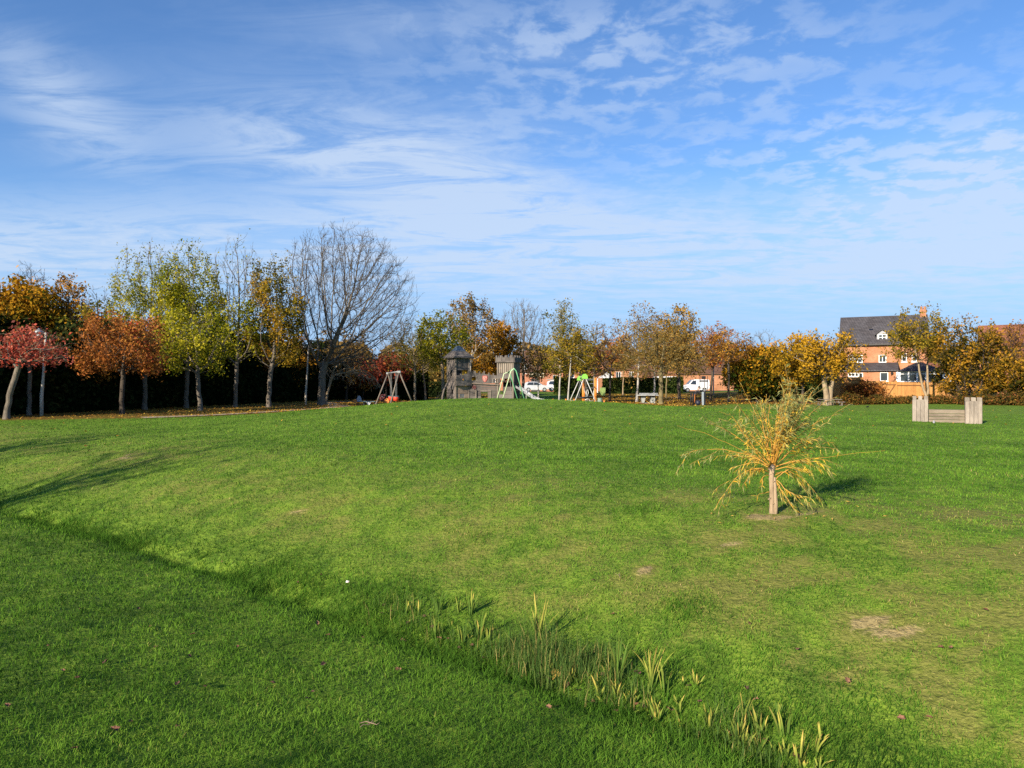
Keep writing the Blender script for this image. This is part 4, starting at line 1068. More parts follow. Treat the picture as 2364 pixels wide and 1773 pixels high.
part(m, 'roof_skirt', oldwood, tw_)
m = MB(); m.M = MT @ Matrix.Translation((cxy, cxy, 0))
ap = CZl(165); zb_ = zc_ + (zk - zc_) * .7; kb = hw + (kw_ - hw) * .7 - .04
kt = .13
m.add([(-kb, -kb, zb_), (kb, -kb, zb_), (kb, kb, zb_), (-kb, kb, zb_), (-kt, -kt, ap - .03), (kt, -kt, ap - .03), (kt, kt, ap - .03), (-kt, kt, ap - .03), (0, 0, ap)],
      [(0, 1, 5, 4), (1, 2, 6, 5), (2, 3, 7, 6), (3, 0, 4, 7), (4, 5, 8), (5, 6, 8), (6, 7, 8), (7, 4, 8), (3, 2, 1, 0)])
part(m, 'slate_roof', slate_blue, tw_)
# balcony below the roofed tower
m = MB(); m.M = MT
planks(m, -.10, W1 + .12, 8, -.30, -.24, CZl(1085), lambda u: CZl(858) + (.12 if .22 < u < .36 or u > .55 else 0) + (.2 if u > .8 else 0), 8, holes=[(.45, .62, CZl(985), CZl(945))])
m.bb(-.11, W1 + .13, -.32, -.09, CZl(1105), CZl(1086))
part(m, 'balcony', oldwood, castle)
m = MB(); m.M = MT
logs(m, .09, W1 - .09, 5, -.02, .04, .03, CZl(1110), 9, holes=[(.42, .86, CZl(1370), CZl(1300))])
part(m, 'door_panel', wood('tan_door', (.08, .06, .05), (.40, .30, .22), (1.2, 12, 12)), castle)
m = MB(); m.M = MT
for i in range(6): m.tube((.46 + i * .07, -.005, CZl(1380)), (.46 + i * .07, -.005, CZl(1290)), .011, n=6)
part(m, 'grille', steel, castle)
# long wall
yw = .34; xa, xb = CXl(742), CXl(1455)
dx0, dx1, dz1 = CXl(1005), CXl(1165), CZl(1240)
m = MB(); logs(m, xa, xb, 9, yw, yw + .12, .0, CZl(1062), 12, holes=[(dx0, dx1, -1, dz1)])
part(m, 'log_wall', oldwood_h, castle)
m = MB()
m.box((CXl(1120), yw - .045, CZl(1222)), (.95, .07, .13)); m.bb(CXl(1168), CXl(1190), yw - .05, yw + .0, 0, dz1 - .02); m.bb(CXl(1200), CXl(1235), yw - .07, yw - .01, 0, dz1 - .03)
part(m, 'door_frame', post_wood, castle)
m = MB()
def wtop(u):
    base = CZl(790) + (CZl(872) - CZl(790)) * u
    return base + (.16 if (u * 6.2 + .35) % 1.0 < .55 else 0) + (.10 if .42 < u < .52 else 0)
planks(m, xa, xb, 20, yw - .10, yw - .03, CZl(1050), wtop, 13, holes=[(CXl(785), CXl(895), CZl(985), CZl(900)), (CXl(1295), CXl(1400), CZl(1032), CZl(948))])
part(m, 'parapet', oldwood, castle)
m = MB(); m.beam((xa, yw - .13, CZl(1042)), (xb, yw - .13, CZl(1086)), .05, .07); part(m, 'rail', post_wood, castle)
for (p, q, r_, s_) in ((790, 890, 985, 900), (1300, 1395, 1032, 948)):
    m = MB()
    m.box(((CXl(p) + CXl(q)) / 2, yw - .125, CZl(r_) - .02), (.52, .05, .06)); m.box(((CXl(p) + CXl(q)) / 2, yw - .125, CZl(s_) + .04), (.56, .05, .06))
    for e_ in (-.21, .21): m.box(((CXl(p) + CXl(q)) / 2 + e_, yw - .123, (CZl(r_) + CZl(s_)) / 2 + .01), (.04, .042, CZl(s_) - CZl(r_) + .0))
    part(m, 'window_frame', post_wood, castle)
# shield with a rearing beast in relief
def shield(sc):
    pts = []
    for (a, b) in ((-.5, .52), (-.25, .60), (0, .54), (.25, .60), (.5, .52), (.52, .1), (.42, -.22), (.22, -.48), (0, -.62), (-.22, -.48), (-.42, -.22), (-.52, .1)):
        pts.append((CXl(1098) + a * sc * .40, CZl(943) + b * sc * .46))
    return pts
sh = MB(); sh.prism(shield(1.0), yw - .15, yw - .115); shield_o = part(sh, 'shield', simple('shield_red', (.40, .07, .06), .6, .2, 6), castle)
sh = MB(); sh.prism(shield(.78), yw - .158, yw - .150); part(sh, 'shield_field', simple('shield_pale', (.40, .26, .22), .6, .2, 6), shield_o)
sh = MB(); X0, Z0 = CXl(1098), CZl(943)
for P_ in ([(-.02, -.16), (.03, -.06), (.02, .05), (-.04, .12), (.03, .16)], [(.02, .05), (.10, .09), (.12, .04)], [(.03, -.02), (.10, -.02), (.12, -.07)], [(.0, -.1), (.08, -.12), (.09, -.17)], [(-.03, -.08), (-.11, -.03), (-.08, .05), (-.12, .1)]):
    sh.path([(X0 + a, yw - .164, Z0 + b) for a, b in P_], .017, 6)
part(sh, 'emblem', simple('shield_charge', (.45, .05, .04), .6), shield_o)
# red hand wheel and post on the lower wall
m = MB()
for k in range(16):
    a0, a1 = 2 * math.pi * k / 16, 2 * math.pi * (k + 1) / 16
    m.tube((CXl(850) + .13 * math.cos(a0), yw - .12, CZl(1140) + .13 * math.sin(a0)), (CXl(850) + .13 * math.cos(a1), yw - .12, CZl(1140) + .13 * math.sin(a1)), .017, n=6)
for k in range(3):
    a0 = math.pi * k / 3
    m.tube((CXl(850) - .2 * math.cos(a0), yw - .12, CZl(1140) - .24 * math.sin(a0)), (CXl(850) + .2 * math.cos(a0), yw - .12, CZl(1140) + .24 * math.sin(a0)), .013, n=6)
part(m, 'ship_wheel', simple('dull_red', (.20, .05, .05), .6), castle)
m = MB(); m.box((CXl(890), yw - .08, CZl(1200) / 2), (.13, .13, CZl(1200)), ch=.02); part(m, 'post', post_wood, castle)
# crenellated tower
ph2 = R(-21); W2 = 1.40
MC = frame_m(CXl(1400), yw, ph2)
ct = bpy.data.objects.new('crenellated_tower', None); link(ct, castle)
zt2 = CZl(535)
for (qx, qy) in ((0, 0), (W2, 0), (0, W2), (W2, W2)):
    m = MB(); m.M = MC; m.box((qx, qy, zt2 / 2), (.15, .15, zt2), ch=.03); part(m, 'post', post_wood, ct)
m = MB(); m.M = MC; planks(m, .09, W2 - .09, 7, -.03, .03, CZl(805), zt2 - .02, 21, gap=.05)
m.M = MC @ Matrix.Translation((W2, 0, 0)) @ Matrix.Rotation(R(90), 4, 'Z'); planks(m, .09, W2 - .09, 6, -.03, .03, CZl(800), zt2 - .02, 22, gap=.07)
part(m, 'slat_panel', wood('light_slats', (.09, .075, .06), (.31, .27, .225)), ct)
m = MB()
for mm, s_ in ((MC, 23), (MC @ Matrix.Translation((W2, 0, 0)) @ Matrix.Rotation(R(90), 4, 'Z'), 24), (MC @ Matrix.Translation((W2, W2, 0)) @ Matrix.Rotation(R(180), 4, 'Z'), 25), (MC @ Matrix.Translation((0, W2, 0)) @ Matrix.Rotation(R(270), 4, 'Z'), 26)):
    m.M = mm
    planks(m, -.12, W2 + .12, 14, -.17, -.10, zt2 - .03, lambda u: CZl(445) + (.17 if (u * 3.5 + .25) % 1 < .5 else 0), s_)
    m.bb(-.13, W2 + .13, -.20, -.09, zt2 - .1, zt2 + .02)
part(m, 'battlement', oldwood, ct)
m = MB(); m.M = MC; planks(m, .09, W2 - .09, 7, -.05, .03, CZl(935), CZl(812), 27)
m.M = MC @ Matrix.Translation((W2, 0, 0)) @ Matrix.Rotation(R(90), 4, 'Z'); planks(m, .09, W2 - .09, 7, -.04, .03, CZl(1040), CZl(808), 28)
part(m, 'side_panel', oldwood, ct)
m = MB(); m.M = MC; logs(m, .09, W2 - .09, 5, .0, .05, .0, CZl(1130), 29, holes=[(.1, .5, CZl(1300), CZl(1150))])
m.M = MC @ Matrix.Translation((W2, 0, 0)) @ Matrix.Rotation(R(90), 4, 'Z'); logs(m, .09, W2 - .09, 6, .0, .05, .0, CZl(1045), 30)
part(m, 'log_wall', oldwood_h, ct)
m = MB(); m.M = MC; m.bb(.08, W2 - .08, .08, W2 - .08, CZl(1010), CZl(985)); m.bb(.1, W2 - .1, .9, .95, .0, CZl(1010) - .02); part(m, 'deck', shade_black, ct)  # slab plus a black sheet below it, painted shade for the opening
# slide chute
sp0 = Vector((CXl(1865), .15, CZl(1135))); ex = lambda px, py, d: (PX(px, d) - PX(1100, CD), d - CD, PZ(py, d) - cz0)
prof = [ex(1193.5, 892.5, 62.2), ex(1204, 899, 61.9), ex(1215, 906.5, 61.6), ex(1226, 914, 61.3), ex(1235, 920, 61.0), ex(1244, 923.5, 60.8), ex(1255, 925, 60.6)]
m = MB(); sec = [(-.25, .15), (-.27, .15), (-.27, -.04), (.27, -.04), (.27, .15), (.25, .15), (.25, -.015), (-.25, -.015)]
tn = (Vector(prof[-1]) - Vector(prof[0])); tn.z = 0; tn.normalize(); sd = Vector((tn.y, -tn.x, 0))
vs_ = []; fs_ = []
for p in prof:
    for a, b in sec: vs_.append(Vector(p) + sd * a + Vector((0, 0, b)))
for i in range(len(prof) - 1):
    for k in range(8):
        j = (k + 1) % 8; fs_.append((i * 8 + k, i * 8 + j, i * 8 + 8 + j, i * 8 + 8 + k))
fs_ += [tuple(range(7, -1, -1)), tuple(range((len(prof) - 1) * 8, len(prof) * 8))]
m.add(vs_, fs_); slide = part(m, 'slide', steel, castle)
m = MB()
for i in (2, 5): m.tube(Vector(prof[i]) - Vector((0, 0, .04)), (prof[i][0], prof[i][1], 0), .03)
part(m, 'slide_support', galv, slide)
# climbing ropes and pole at the roofed tower
m = MB(); m.path([ex(1032, 884, 61.6), ex(1025, 899, 61.2), ex(1021.5, 913, 61), ex(1020, 926, 61)], [.07, .06, .06, .055]); part(m, 'climbing_pole', post_wood, castle)
m = MB()
for A, B in (((1031, 893), (1014, 921)), ((1030, 898), (1004, 922)), ((1013, 905), (1006, 923)), ((1006, 919), (1014, 921)), ((1022, 905), (1013, 905))):
    m.tube(ex(A[0], A[1], 61.4), ex(B[0], B[1], 60.8), .022, n=5)
part(m, 'rope_net', rope_m, castle)

# --- green metal A-frame swing before the castle
gd = 57.0
x0, y0 = PX(1167, gd), gd
g = thing('metal_swing', 'mint green metal A-frame swing in front of the crenellated tower', 'swing', (x0, y0, h1(x0, y0)))
gz = g.location.z
def gp(cx, cy, d): return (PX(1010 + cx / 10.055, d) - x0, d - y0, PZ(780 + cy / 10.055, d) - gz)
A1, A2 = gp(1640, 800, 59.2), gp(1775, 712, 54.5)
def foot(cx, d):
    xx = PX(1010 + cx / 10.055, d); return (xx - x0, d - y0, h1(xx, d) - gz - .05)
for nm, apx, f_, kn, mt in (('leg', A1, foot(1335, 59.2), gp(1545, 830, 59.2), paleg), ('leg', A1, foot(1905, 59.2), gp(1692, 850, 59.2), mint),
                            ('leg', A2, foot(1462, 54.5), gp(1705, 775, 54.5), paleg), ('leg', A2, foot(2062, 54.5), gp(1825, 765, 54.5), mint)):
    m = MB(); m.path([f_, kn, tuple((a * .4 + b * .6) for a, b in zip(kn, apx)), apx], .04, 8); part(m, nm, mt, g, smooth=True)
m = MB(); m.path([A1, A2], .05, 8); part(m, 'top_bar', mint, g, smooth=True)
mid = [(a + b) / 2 for a, b in zip(A1, A2)]
st = bpy.data.objects.new('swing_seat', None); link(st, g)
m = MB()
for s_ in (-.22, .22): m.tube((mid[0] - .06, mid[1] + s_, mid[2] - .04), (mid[0], mid[1] + s_, .55), .009, n=5)
part(m, 'chain', galv, st)
m = MB(); m.box((mid[0], mid[1], .52), (.2, .48, .04), ch=.01); part(m, 'seat', black, st)

# --- wooden swing with cradle seats
wd_ = 52.5; x0, y0 = PX(908, wd_), wd_
ws = thing('wooden_swing', 'wooden A-frame swing with two red cradle seats, left of the castle', 'swing', (x0, y0, h1(x0, y0)))
gz = ws.location.z
def wp(cx, cy, d): return (PX(780 + cx / 10.055, d) - x0, d - y0, PZ(840 + cy / 10.055, d) - gz)
def wf(cx, d):
    xx = PX(780 + cx / 10.055, d); return (xx - x0, d - y0, h1(xx, d) - gz - .05)
B1, B2 = wp(1165, 215, 54.0), wp(1420, 180, 51.5)
for apx, f_ in ((B1, wf(855, 53.0)), (B1, wf(1345, 56.2)), (B2, wf(1200, 50.8)), (B2, wf(1770, 52.2))):
    m = MB(); m.tube(f_, apx, .055, .048, 10); part(m, 'leg', post_wood, ws, smooth=True)
m = MB(); m.tube(B1, B2, .055, n=10); part(m, 'top_bar', galv, ws, smooth=True)
for apx in (B1, B2):
    m = MB(); m.box((apx[0], apx[1], apx[2] - .02), (.26, .14, .17), ch=.03); part(m, 'bracket', galv, ws)
for u, cx in ((.28, 1195), (.74, 1362)):
    q = [a + (b - a) * u for a, b in zip(B1, B2)]
    st = bpy.data.objects.new('cradle_seat', None); link(st, ws)
    m = MB()
    dirb = (Vector(B2) - Vector(B1)); dirb.z = 0; dirb.normalize()
    for s_ in (-.16, .16): m.tube((q[0] + dirb.x * s_, q[1] + dirb.y * s_, q[2] - .03), (q[0] + dirb.x * s_, q[1] + dirb.y * s_, .72), .011, n=5)
    part(m, 'chain', galv, st)
    m = MB(); m.lathe([(.12, .40), (.19, .42), (.21, .60), (.20, .70), (.17, .70), (.17, .50), (.10, .46)], 14, (q[0], q[1], 0)); part(m, 'bucket', redp, st, smooth=True)
    m = MB(); m.lathe([(.20, .69), (.225, .70), (.225, .74), (.20, .75)], 14, (q[0], q[1], 0)); part(m, 'rim', simple('teal_rim', (.05, .12, .14), .5), st)

# --- spring rockers and the low platform at the left
def rocker(lb, px, d, body_m, hub_m, sc, flip=1):
    x, y, z = on(px, d)
    r_ = thing('spring_rocker', lb, 'spring rocker', (x, y, z), R(12) * flip)
    m = MB(); pts = [(.09 * math.cos(k * .9), .09 * math.sin(k * .9), .02 + k * .011) for k in range(30)]; m.path(pts, .014, 5); m.lathe([(.16, 0), (.16, .02)], 12); part(m, 'spring', black, r_)
    m = MB()
    body = [(-.42, .40), (-.30, .34), (.28, .34), (.40, .48), (.36, .74), (.26, .92), (.12, .98), (-.02, .92), (-.04, .70), (-.16, .58), (-.36, .60), (-.46, .52)]
    for yy_ in (-.16, .12): m.prism([(a * sc * flip, b * sc) for a, b in body][::(1 if flip > 0 else -1)], yy_ - .0, yy_ + .04)
    part(m, 'side_panel', body_m, r_)
    m = MB(); m.box((-.12 * sc * flip, -.0, .52 * sc), (.3, .24, .04)); part(m, 'seat', black, r_)
    m = MB(); m.tube((.1 * sc * flip, -.3, .78 * sc), (.1 * sc * flip, .3, .78 * sc), .02, n=6); part(m, 'handlebar', steel, r_)
    m = MB()
    vs0 = [(-.28 * sc * flip + .22 * sc * math.cos(2 * math.pi * k / 18), .42 * sc + .22 * sc * math.sin(2 * math.pi * k / 18)) for k in range(18)]
    m.prism(vs0, -.22, -.165); dsk = part(m, 'disc', hub_m, r_)
    return r_
grey_panel = simple('grey_panel', (.34, .36, .42), .6, .2, 6)
rocker('grey animal spring rocker with an orange disc near the dark hedge', 826, 60, grey_panel, orange, .78, 1)
rocker('dark maroon spring rocker with an orange disc seen through the wooden swing', 888, 58, maroon, orange, .95, -1)
x, y, z = on(854, 57)
pl = thing('play_platform', 'low grey play platform with a white triangular panel left of the wooden swing', 'play platform', (x, y, z))
m = MB(); m.box((0, 0, .33), (1.15, .8, .05), ch=.015); m.box((-.52, 0, .36), (.3, .5, .03)); part(m, 'deck', simple('teal_grey', (.12, .20, .20), .6, .2, 5), pl)
for qx in (-.42, .44): m = MB(); m.box((qx, 0, .155), (.12, .5, .30)); part(m, 'leg', black, pl)
m = MB(); m.prism([(-.22, .30), (.2, .30), (.0, .02)], -.42, -.38); part(m, 'panel', white, pl)

# --- orange climbing frame
od = 60.0; kk = od / FPX / 10.055
x0, y0, z0 = on(1280 + 830 / 10.055, od)
cf = thing('climbing_frame', 'orange post climbing frame with white rungs, right of the slide', 'climbing frame', (x0, y0, z0))
ox = lambda cx: (cx - 830) * kk
oz = lambda cy: CAMZ + (66 * 10.055 - cy) * kk - z0
for cx, dy in ((650, -.3), (700, .45), (930, -.3), (977, .45)):
    m = MB(); tp = oz(540); m.tube((ox(cx), dy, -.05), (ox(cx), dy, tp), .058, n=12); m.lathe([(.062, tp), (.05, tp + .04), (.01, tp + .055)], 12, (ox(cx), dy, 0)); part(m, 'post', orange, cf, smooth=True)
for cy in (553, 575, 660, 762, 960, 1065):
    m = MB(); m.tube((ox(700), .45, oz(cy)), (ox(977), .45, oz(cy)), .02, n=6); part(m, 'rung', galv, cf)
for cy in (560, 780, 960):
    m = MB(); m.tube((ox(930), -.3, oz(cy)), (ox(977), .45, oz(cy)), .02, n=6); part(m, 'rung', galv, cf)
m = MB(); m.path([(ox(735), -.1, oz(820)), (ox(770), -.1, oz(800)), (ox(785), -.1, oz(870)), (ox(765), -.1, oz(950)), (ox(735), -.1, oz(880)), (ox(735), -.1, oz(820))], .02, 6); part(m, 'hoop', white, cf)
m = MB(); m.path([(ox(700), -.2, oz(1035)), (ox(790), -.2, oz(1000)), (ox(830), -.2, oz(1085))], .024, 6); m.tube((ox(905), -.2, oz(820)), (ox(905), -.2, oz(1020)), .02, n=6); part(m, 'rail', white, cf)
for cx in (1155,):
    m = MB(); m.tube((ox(cx), 0, -.05), (ox(cx), 0, oz(1050)), .055, n=10); part(m, 'low_post', orange, cf); m = MB(); m.tube((ox(977), .1, oz(1075)), (ox(1140), 0, oz(1075)), .015, n=6); part(m, 'low_rail', galv, cf)
# --- basket swing
bs = thing('basket_swing', 'basket swing on white slanting legs with lime green caps', 'swing', (PX(1343, 57.5), 57.5, h1(PX(1343, 57.5), 57.5)))
x0, y0, z0 = bs.location
def bp(cx, cy, d): return (PX(1280 + cx / 10.055, d) - x0, d - y0, PZ(820 + cy / 10.055, d) - z0)
def bf(cx, d):
    xx = PX(1280 + cx / 10.055, d); return (xx - x0, d - y0, h1(xx, d) - z0 - .05)
C1, C2 = bp(590, 530, 60), bp(702, 485, 55.5)
for apx, f_ in ((C1, bf(300, 60)), (C1, bf(830, 60.6)), (C2, bf(425, 55.5)), (C2, bf(1015, 55.5))):
    m = MB(); m.tube(f_, apx, .033, n=8); part(m, 'leg', simple('pale_leg', (.46, .46, .43), .5), bs, smooth=True)
m = MB(); m.tube(C1, C2, .055, n=8); part(m, 'top_bar', galv, bs)
for apx in (C1, C2):
    m = MB(); m.prism([(apx[0] - .24, apx[2] - .2), (apx[0] + .24, apx[2] - .2), (apx[0] + .2, apx[2] + .05), (apx[0] + .08, apx[2] + .16), (apx[0] - .08, apx[2] + .16), (apx[0] - .2, apx[2] + .05)], apx[1] - .1, apx[1] + .1); part(m, 'cap', lime, bs)
bc = bp(655, 995, 57.5)
bk_ = bpy.data.objects.new('basket', None); link(bk_, bs)
m = MB(); pts = [(bc[0] + .55 * math.cos(2 * math.pi * k / 20), bc[1] + .55 * math.sin(2 * math.pi * k / 20), bc[2] + .04) for k in range(21)]; m.path(pts, .06, 8, False); part(m, 'ring', black, bk_)
m = MB()
for k in range(-4, 5):
    o_ = k * .12; L_ = math.sqrt(max(.01, .3 - o_ * o_))
    m.tube((bc[0] + o_, bc[1] - L_, bc[2]), (bc[0] + o_, bc[1] + L_, bc[2]), .018, n=5); m.tube((bc[0] - L_, bc[1] + o_, bc[2] - .02), (bc[0] + L_, bc[1] + o_, bc[2] - .02), .018, n=5)
part(m, 'net', rope_m, bk_)
m = MB()
for k, ap_ in ((0, C2), (1, C1)):
    for s_ in (-.35, .35): m.tube((bc[0] + s_, bc[1] + (-.42 if k == 0 else .42), bc[2] + .05), (ap_[0], ap_[1] + (.3 if k == 0 else -.3), ap_[2] - .05), .012, n=5)
part(m, 'chain', galv, bk_)
# low fence panel and barrel by the frame
x, y, z = on(1316, 60.5)
lp = thing('balance_rail', 'low orange posts with a grey blue panel left of the basket swing', 'balance rail', (x, y, z))
for cx in (268, 465):
    m = MB(); m.tube(((cx - 365) * kk, 0, -.05), ((cx - 365) * kk, 0, .56), .062, n=10); part(m, 'post', orange, lp, smooth=True)
m = MB(); m.box((.15, -.02, .24), (.3, .04, .4), ch=.01); part(m, 'panel', bluep, lp)
m = MB(); m.tube((-.34, 0, .44), (.36, 0, .44), .022, n=6); part(m, 'rail', galv, lp)
x, y, z = on(1384.5, 60)
br = thing('play_barrel', 'grey green drum standing right of the climbing frame', 'play drum', (x, y, z))
m = MB(); m.lathe([(.17, 0), (.2, .03), (.22, .3), (.2, .6), (.16, .64)], 16); part(m, 'drum', simple('grey_green', (.16, .22, .17), .6, .5, 14), br, smooth=True)
m = MB(); m.lathe([(.205, .1), (.225, .12), (.225, .16), (.21, .18)], 16); part(m, 'band', galv, br)
# --- green wheeled bin by the houses
x, y, z = on(1391.5, 96)
bn = thing('wheeled_bin', 'pale green wheeled bin beside the house wall', 'bin', (x, y, z), R(8))
m = MB(); m.add([(-.24, -.27, .08), (.24, -.27, .08), (.24, .27, .08), (-.24, .27, .08), (-.29, -.34, 1.0), (.29, -.34, 1.0), (.29, .36, 1.0), (-.29, .36, 1.0)], [(3, 2, 1, 0), (4, 5, 6, 7), (0, 1, 5, 4), (1, 2, 6, 5), (2, 3, 7, 6), (3, 0, 4, 7)])
bg_ = simple('bin_green', (.25, .36, .12), .5, .2, 4)
part(m, 'body', bg_, bn); m = MB(); m.prism([(-.31, 1.005), (.31, 1.005), (.27, 1.1), (-.27, 1.1)], -.36, .4); part(m, 'lid', bg_, bn)
for s_ in (-.27, .27): m = MB(); m.tube((s_ - .025, .3, .1), (s_ + .025, .3, .1), .1, n=12); part(m, 'wheel', black, bn)

# --- concrete table tennis table
x, y, z = on(1496, 70)
tt = thing('table_tennis_table', 'concrete table tennis table with a grey net beside the weeping tree', 'table tennis table', (x, y, z), R(-4))
k8 = 70 / FPX / 10.055
m = MB(); m.box((0, 0, .76), (2.3, 1.5, .09), ch=.02); part(m, 'tabletop', conc_d, tt)
m = MB(); m.box((0, -.76, .765), (2.32, .02, .06)); part(m, 'edge', simple('pale_edge', (.42, .44, .44), .6), tt)
m = MB(); m.box((.05, .1, .885), (1.75, .02, .15)); part(m, 'net', galv, tt)
m = MB(); m.box((.42, .1, .355), (.42, .9, .71), ch=.01); part(m, 'pedestal', concrete, tt)
m = MB(); m.add([(-.75, -.3, .71), (-.55, -.3, .0), (-.4, -.3, .0), (-.2, -.3, .71), (-.75, .5, .71), (-.55, .5, 0), (-.4, .5, 0), (-.2, .5, .71)], [(0, 1, 2, 3), (7, 6, 5, 4), (0, 4, 5, 1), (1, 5, 6, 2), (2, 6, 7, 3), (3, 7, 4, 0)]); part(m, 'pedestal', concrete, tt)
m = MB(); m.box((-.02, .1, .02), (1.6, 1.3, .05)); part(m, 'base_slab', concrete, tt)

# --- exercise machine and the person at it
ed = 63.0
x0, y0, z0 = on(1460 + 1530 / 10.055, ed)
em = thing('exercise_machine', 'dark outdoor exercise machine with tall frame on the leafy grass', 'exercise machine', (x0, y0, z0))
ke = ed / FPX / 10.055
exx = lambda cx: (cx - 1530) * ke
ezz = lambda cy: CAMZ + (66 * 10.055 - cy) * ke - z0
for cx in (1352, 1402):
    m = MB(); m.tube((exx(cx), 0, -.05), (exx(cx) + .04, 0, ezz(850)), .055, n=10); part(m, 'post', black, em, smooth=True)
m = MB(); m.box((exx(1632), -.05, ezz(850) / 2), (.19, .16, ezz(850)), ch=.03); part(m, 'pillar', simple('grey_pillar', (.22, .26, .29), .5, .2, 4), em)
m = MB(); m.box((exx(1685), .12, ezz(835) / 2), (.15, .2, ezz(835)), ch=.03); part(m, 'pillar', black, em)
for cx in (1575, 1750): m = MB(); m.tube((exx(cx), .1, ezz(860)), (exx(cx), .1, ezz(480)), .028, n=8); part(m, 'upright', black, em)
m = MB(); m.tube((exx(1677), .1, ezz(850)), (exx(1677), .1, ezz(560)), .045, n=8); part(m, 'upright', simple('grey_post', (.17, .16, .155), .5), em)
m = MB(); m.box((exx(1665), .1, ezz(600)), (.75, .08, .13)); m.box((exx(1660), .1, ezz(520)), (.34, .2, .26), ch=.04); part(m, 'head_unit', black, em)
m = MB(); m.tube((exx(1402), .0, ezz(870)), (exx(1632), 0, ezz(850)), .03, n=8); part(m, 'handrail', black, em)
m = MB(); m.lathe([(.02, 0), (.18, .04), (.235, .2), (.2, .38), (.05, .45)], 14, (exx(1510), -.2, 0)); part(m, 'flywheel_guard', simple('navy', (.015, .018, .035), .5), em, smooth=True)

def skin_body(name, joints, edges, mat, parent, levels=1):
    me = bpy.data.meshes.new(name); me.from_pydata([j[0] for j in joints], edges, []); me.update()
    o = bpy.data.objects.new(name, me); link(o, parent); me.materials.append(mat)
    sk = o.modifiers.new('skin', 'SKIN')
    lay = me.skin_vertices[0] if len(me.skin_vertices) else None
    for v, j in zip(lay.data, joints): v.radius = (j[1], j[1] if len(j) < 3 else j[2])
    lay.data[0].use_root = True
    o.modifiers.new('sub', 'SUBSURF').levels = levels; o.modifiers['sub'].render_levels = levels
    return o
def prep_skin():
    pass
px_, py_, pz_ = on(1460 + 1440 / 10.055, 63.6)
pe = thing('person', 'person in a dark jacket and orange trousers bent over the exercise machine', 'person', (px_, py_, pz_))
skinm = simple('skin', (.42, .25, .18), .6, .1, 6)
def person_mesh(root):
    # bent forward at the hips, facing right, hands on the rail
    J = [((0, 0, .88), .13, .15), ((.06, 0, 1.0), .13, .14), ((.16, 0, 1.14), .14, .17), ((.26, 0, 1.27), .12, .17), ((.32, 0, 1.36), .055, .055), ((.37, 0, 1.43), .085, .08), ((.41, 0, 1.52), .09, .085), ((.43, 0, 1.59), .05, .05)]
    E = [(0, 1), (1, 2), (2, 3), (3, 4), (4, 5), (5, 6), (6, 7)]
    def add(prev, lst):
        for p, *r_ in lst:
            J.append((p, *r_)); E.append((prev, len(J) - 1)); prev = len(J) - 1
        return prev
    for s_ in (-1, 1):
        add(0, [((.0, .09 * s_, .82), .10), ((.03 + .05 * s_, .10 * s_, .48), .065), ((-.03 + .07 * s_, .1 * s_, .1), .042), ((-.03 + .07 * s_, .1 * s_, .04), .045), ((.1 + .07 * s_, .11 * s_, .03), .035)])
        w_ = add(3, [((.27, .19 * s_, 1.24), .06), ((.36, .24 * s_, 1.03), .045), ((.54, .2 * s_, 1.0), .034), ((.61, .2 * s_, 1.0), .035, .02)])
        for k in range(4):
            add(w_, [((.66, (.2 + (k - 1.5) * .02) * s_, 1.005), .009), ((.70 - abs(k - 1.3) * .008, (.2 + (k - 1.5) * .022) * s_, .985), .008)])
        add(w_, [((.63, .165 * s_, .99), .01), ((.66, .15 * s_, .98), .009)])
    return J, E
J, E = person_mesh(pe)
def skinned(name, J, E, mat, root, lv=1):
    me = bpy.data.meshes.new(name); me.from_pydata([j[0] for j in J], E, [])
    o = bpy.data.objects.new(name, me); link(o, root); me.materials.append(mat)
    o.modifiers.new('skin', 'SKIN')
    if not len(me.skin_vertices):
        me.attributes  # layer is created with the modifier
    for v, j in zip(me.skin_vertices[0].data, J):
        v.radius = (j[1], j[2] if len(j) > 2 else j[1])
    me.skin_vertices[0].data[0].use_root = True
    sb = o.modifiers.new('sub', 'SUBSURF'); sb.levels = lv; sb.render_levels = lv
    return o
def try_skin(name, J, E, mat, root):
    """skin modifier when the mesh carries skin data, else tapered tubes along the bones"""
    try:
        return skinned(name, J, E, mat, root)
    except Exception as ex:
        print('skin fallback', ex)
        for o in [o for o in root.children if o.name.startswith(name)]: bpy.data.objects.remove(o)
        m = MB()
        for a, b in E: m.tube(J[a][0], J[b][0], J[a][1], J[b][1], 8)
        return m.build(name, mat, root, smooth=True)
try_skin('body', J, E, skinm, pe)
def grow(idx, extra):
    mp = {i: k for k, i in enumerate(idx)}
    return [(J[i][0], J[i][1] + extra, (J[i][2] if len(J[i]) > 2 else J[i][1]) + extra) for i in idx], [(mp[a], mp[b]) for a, b in E if a in mp and b in mp]
arm0 = [i for i, j in enumerate(J)]
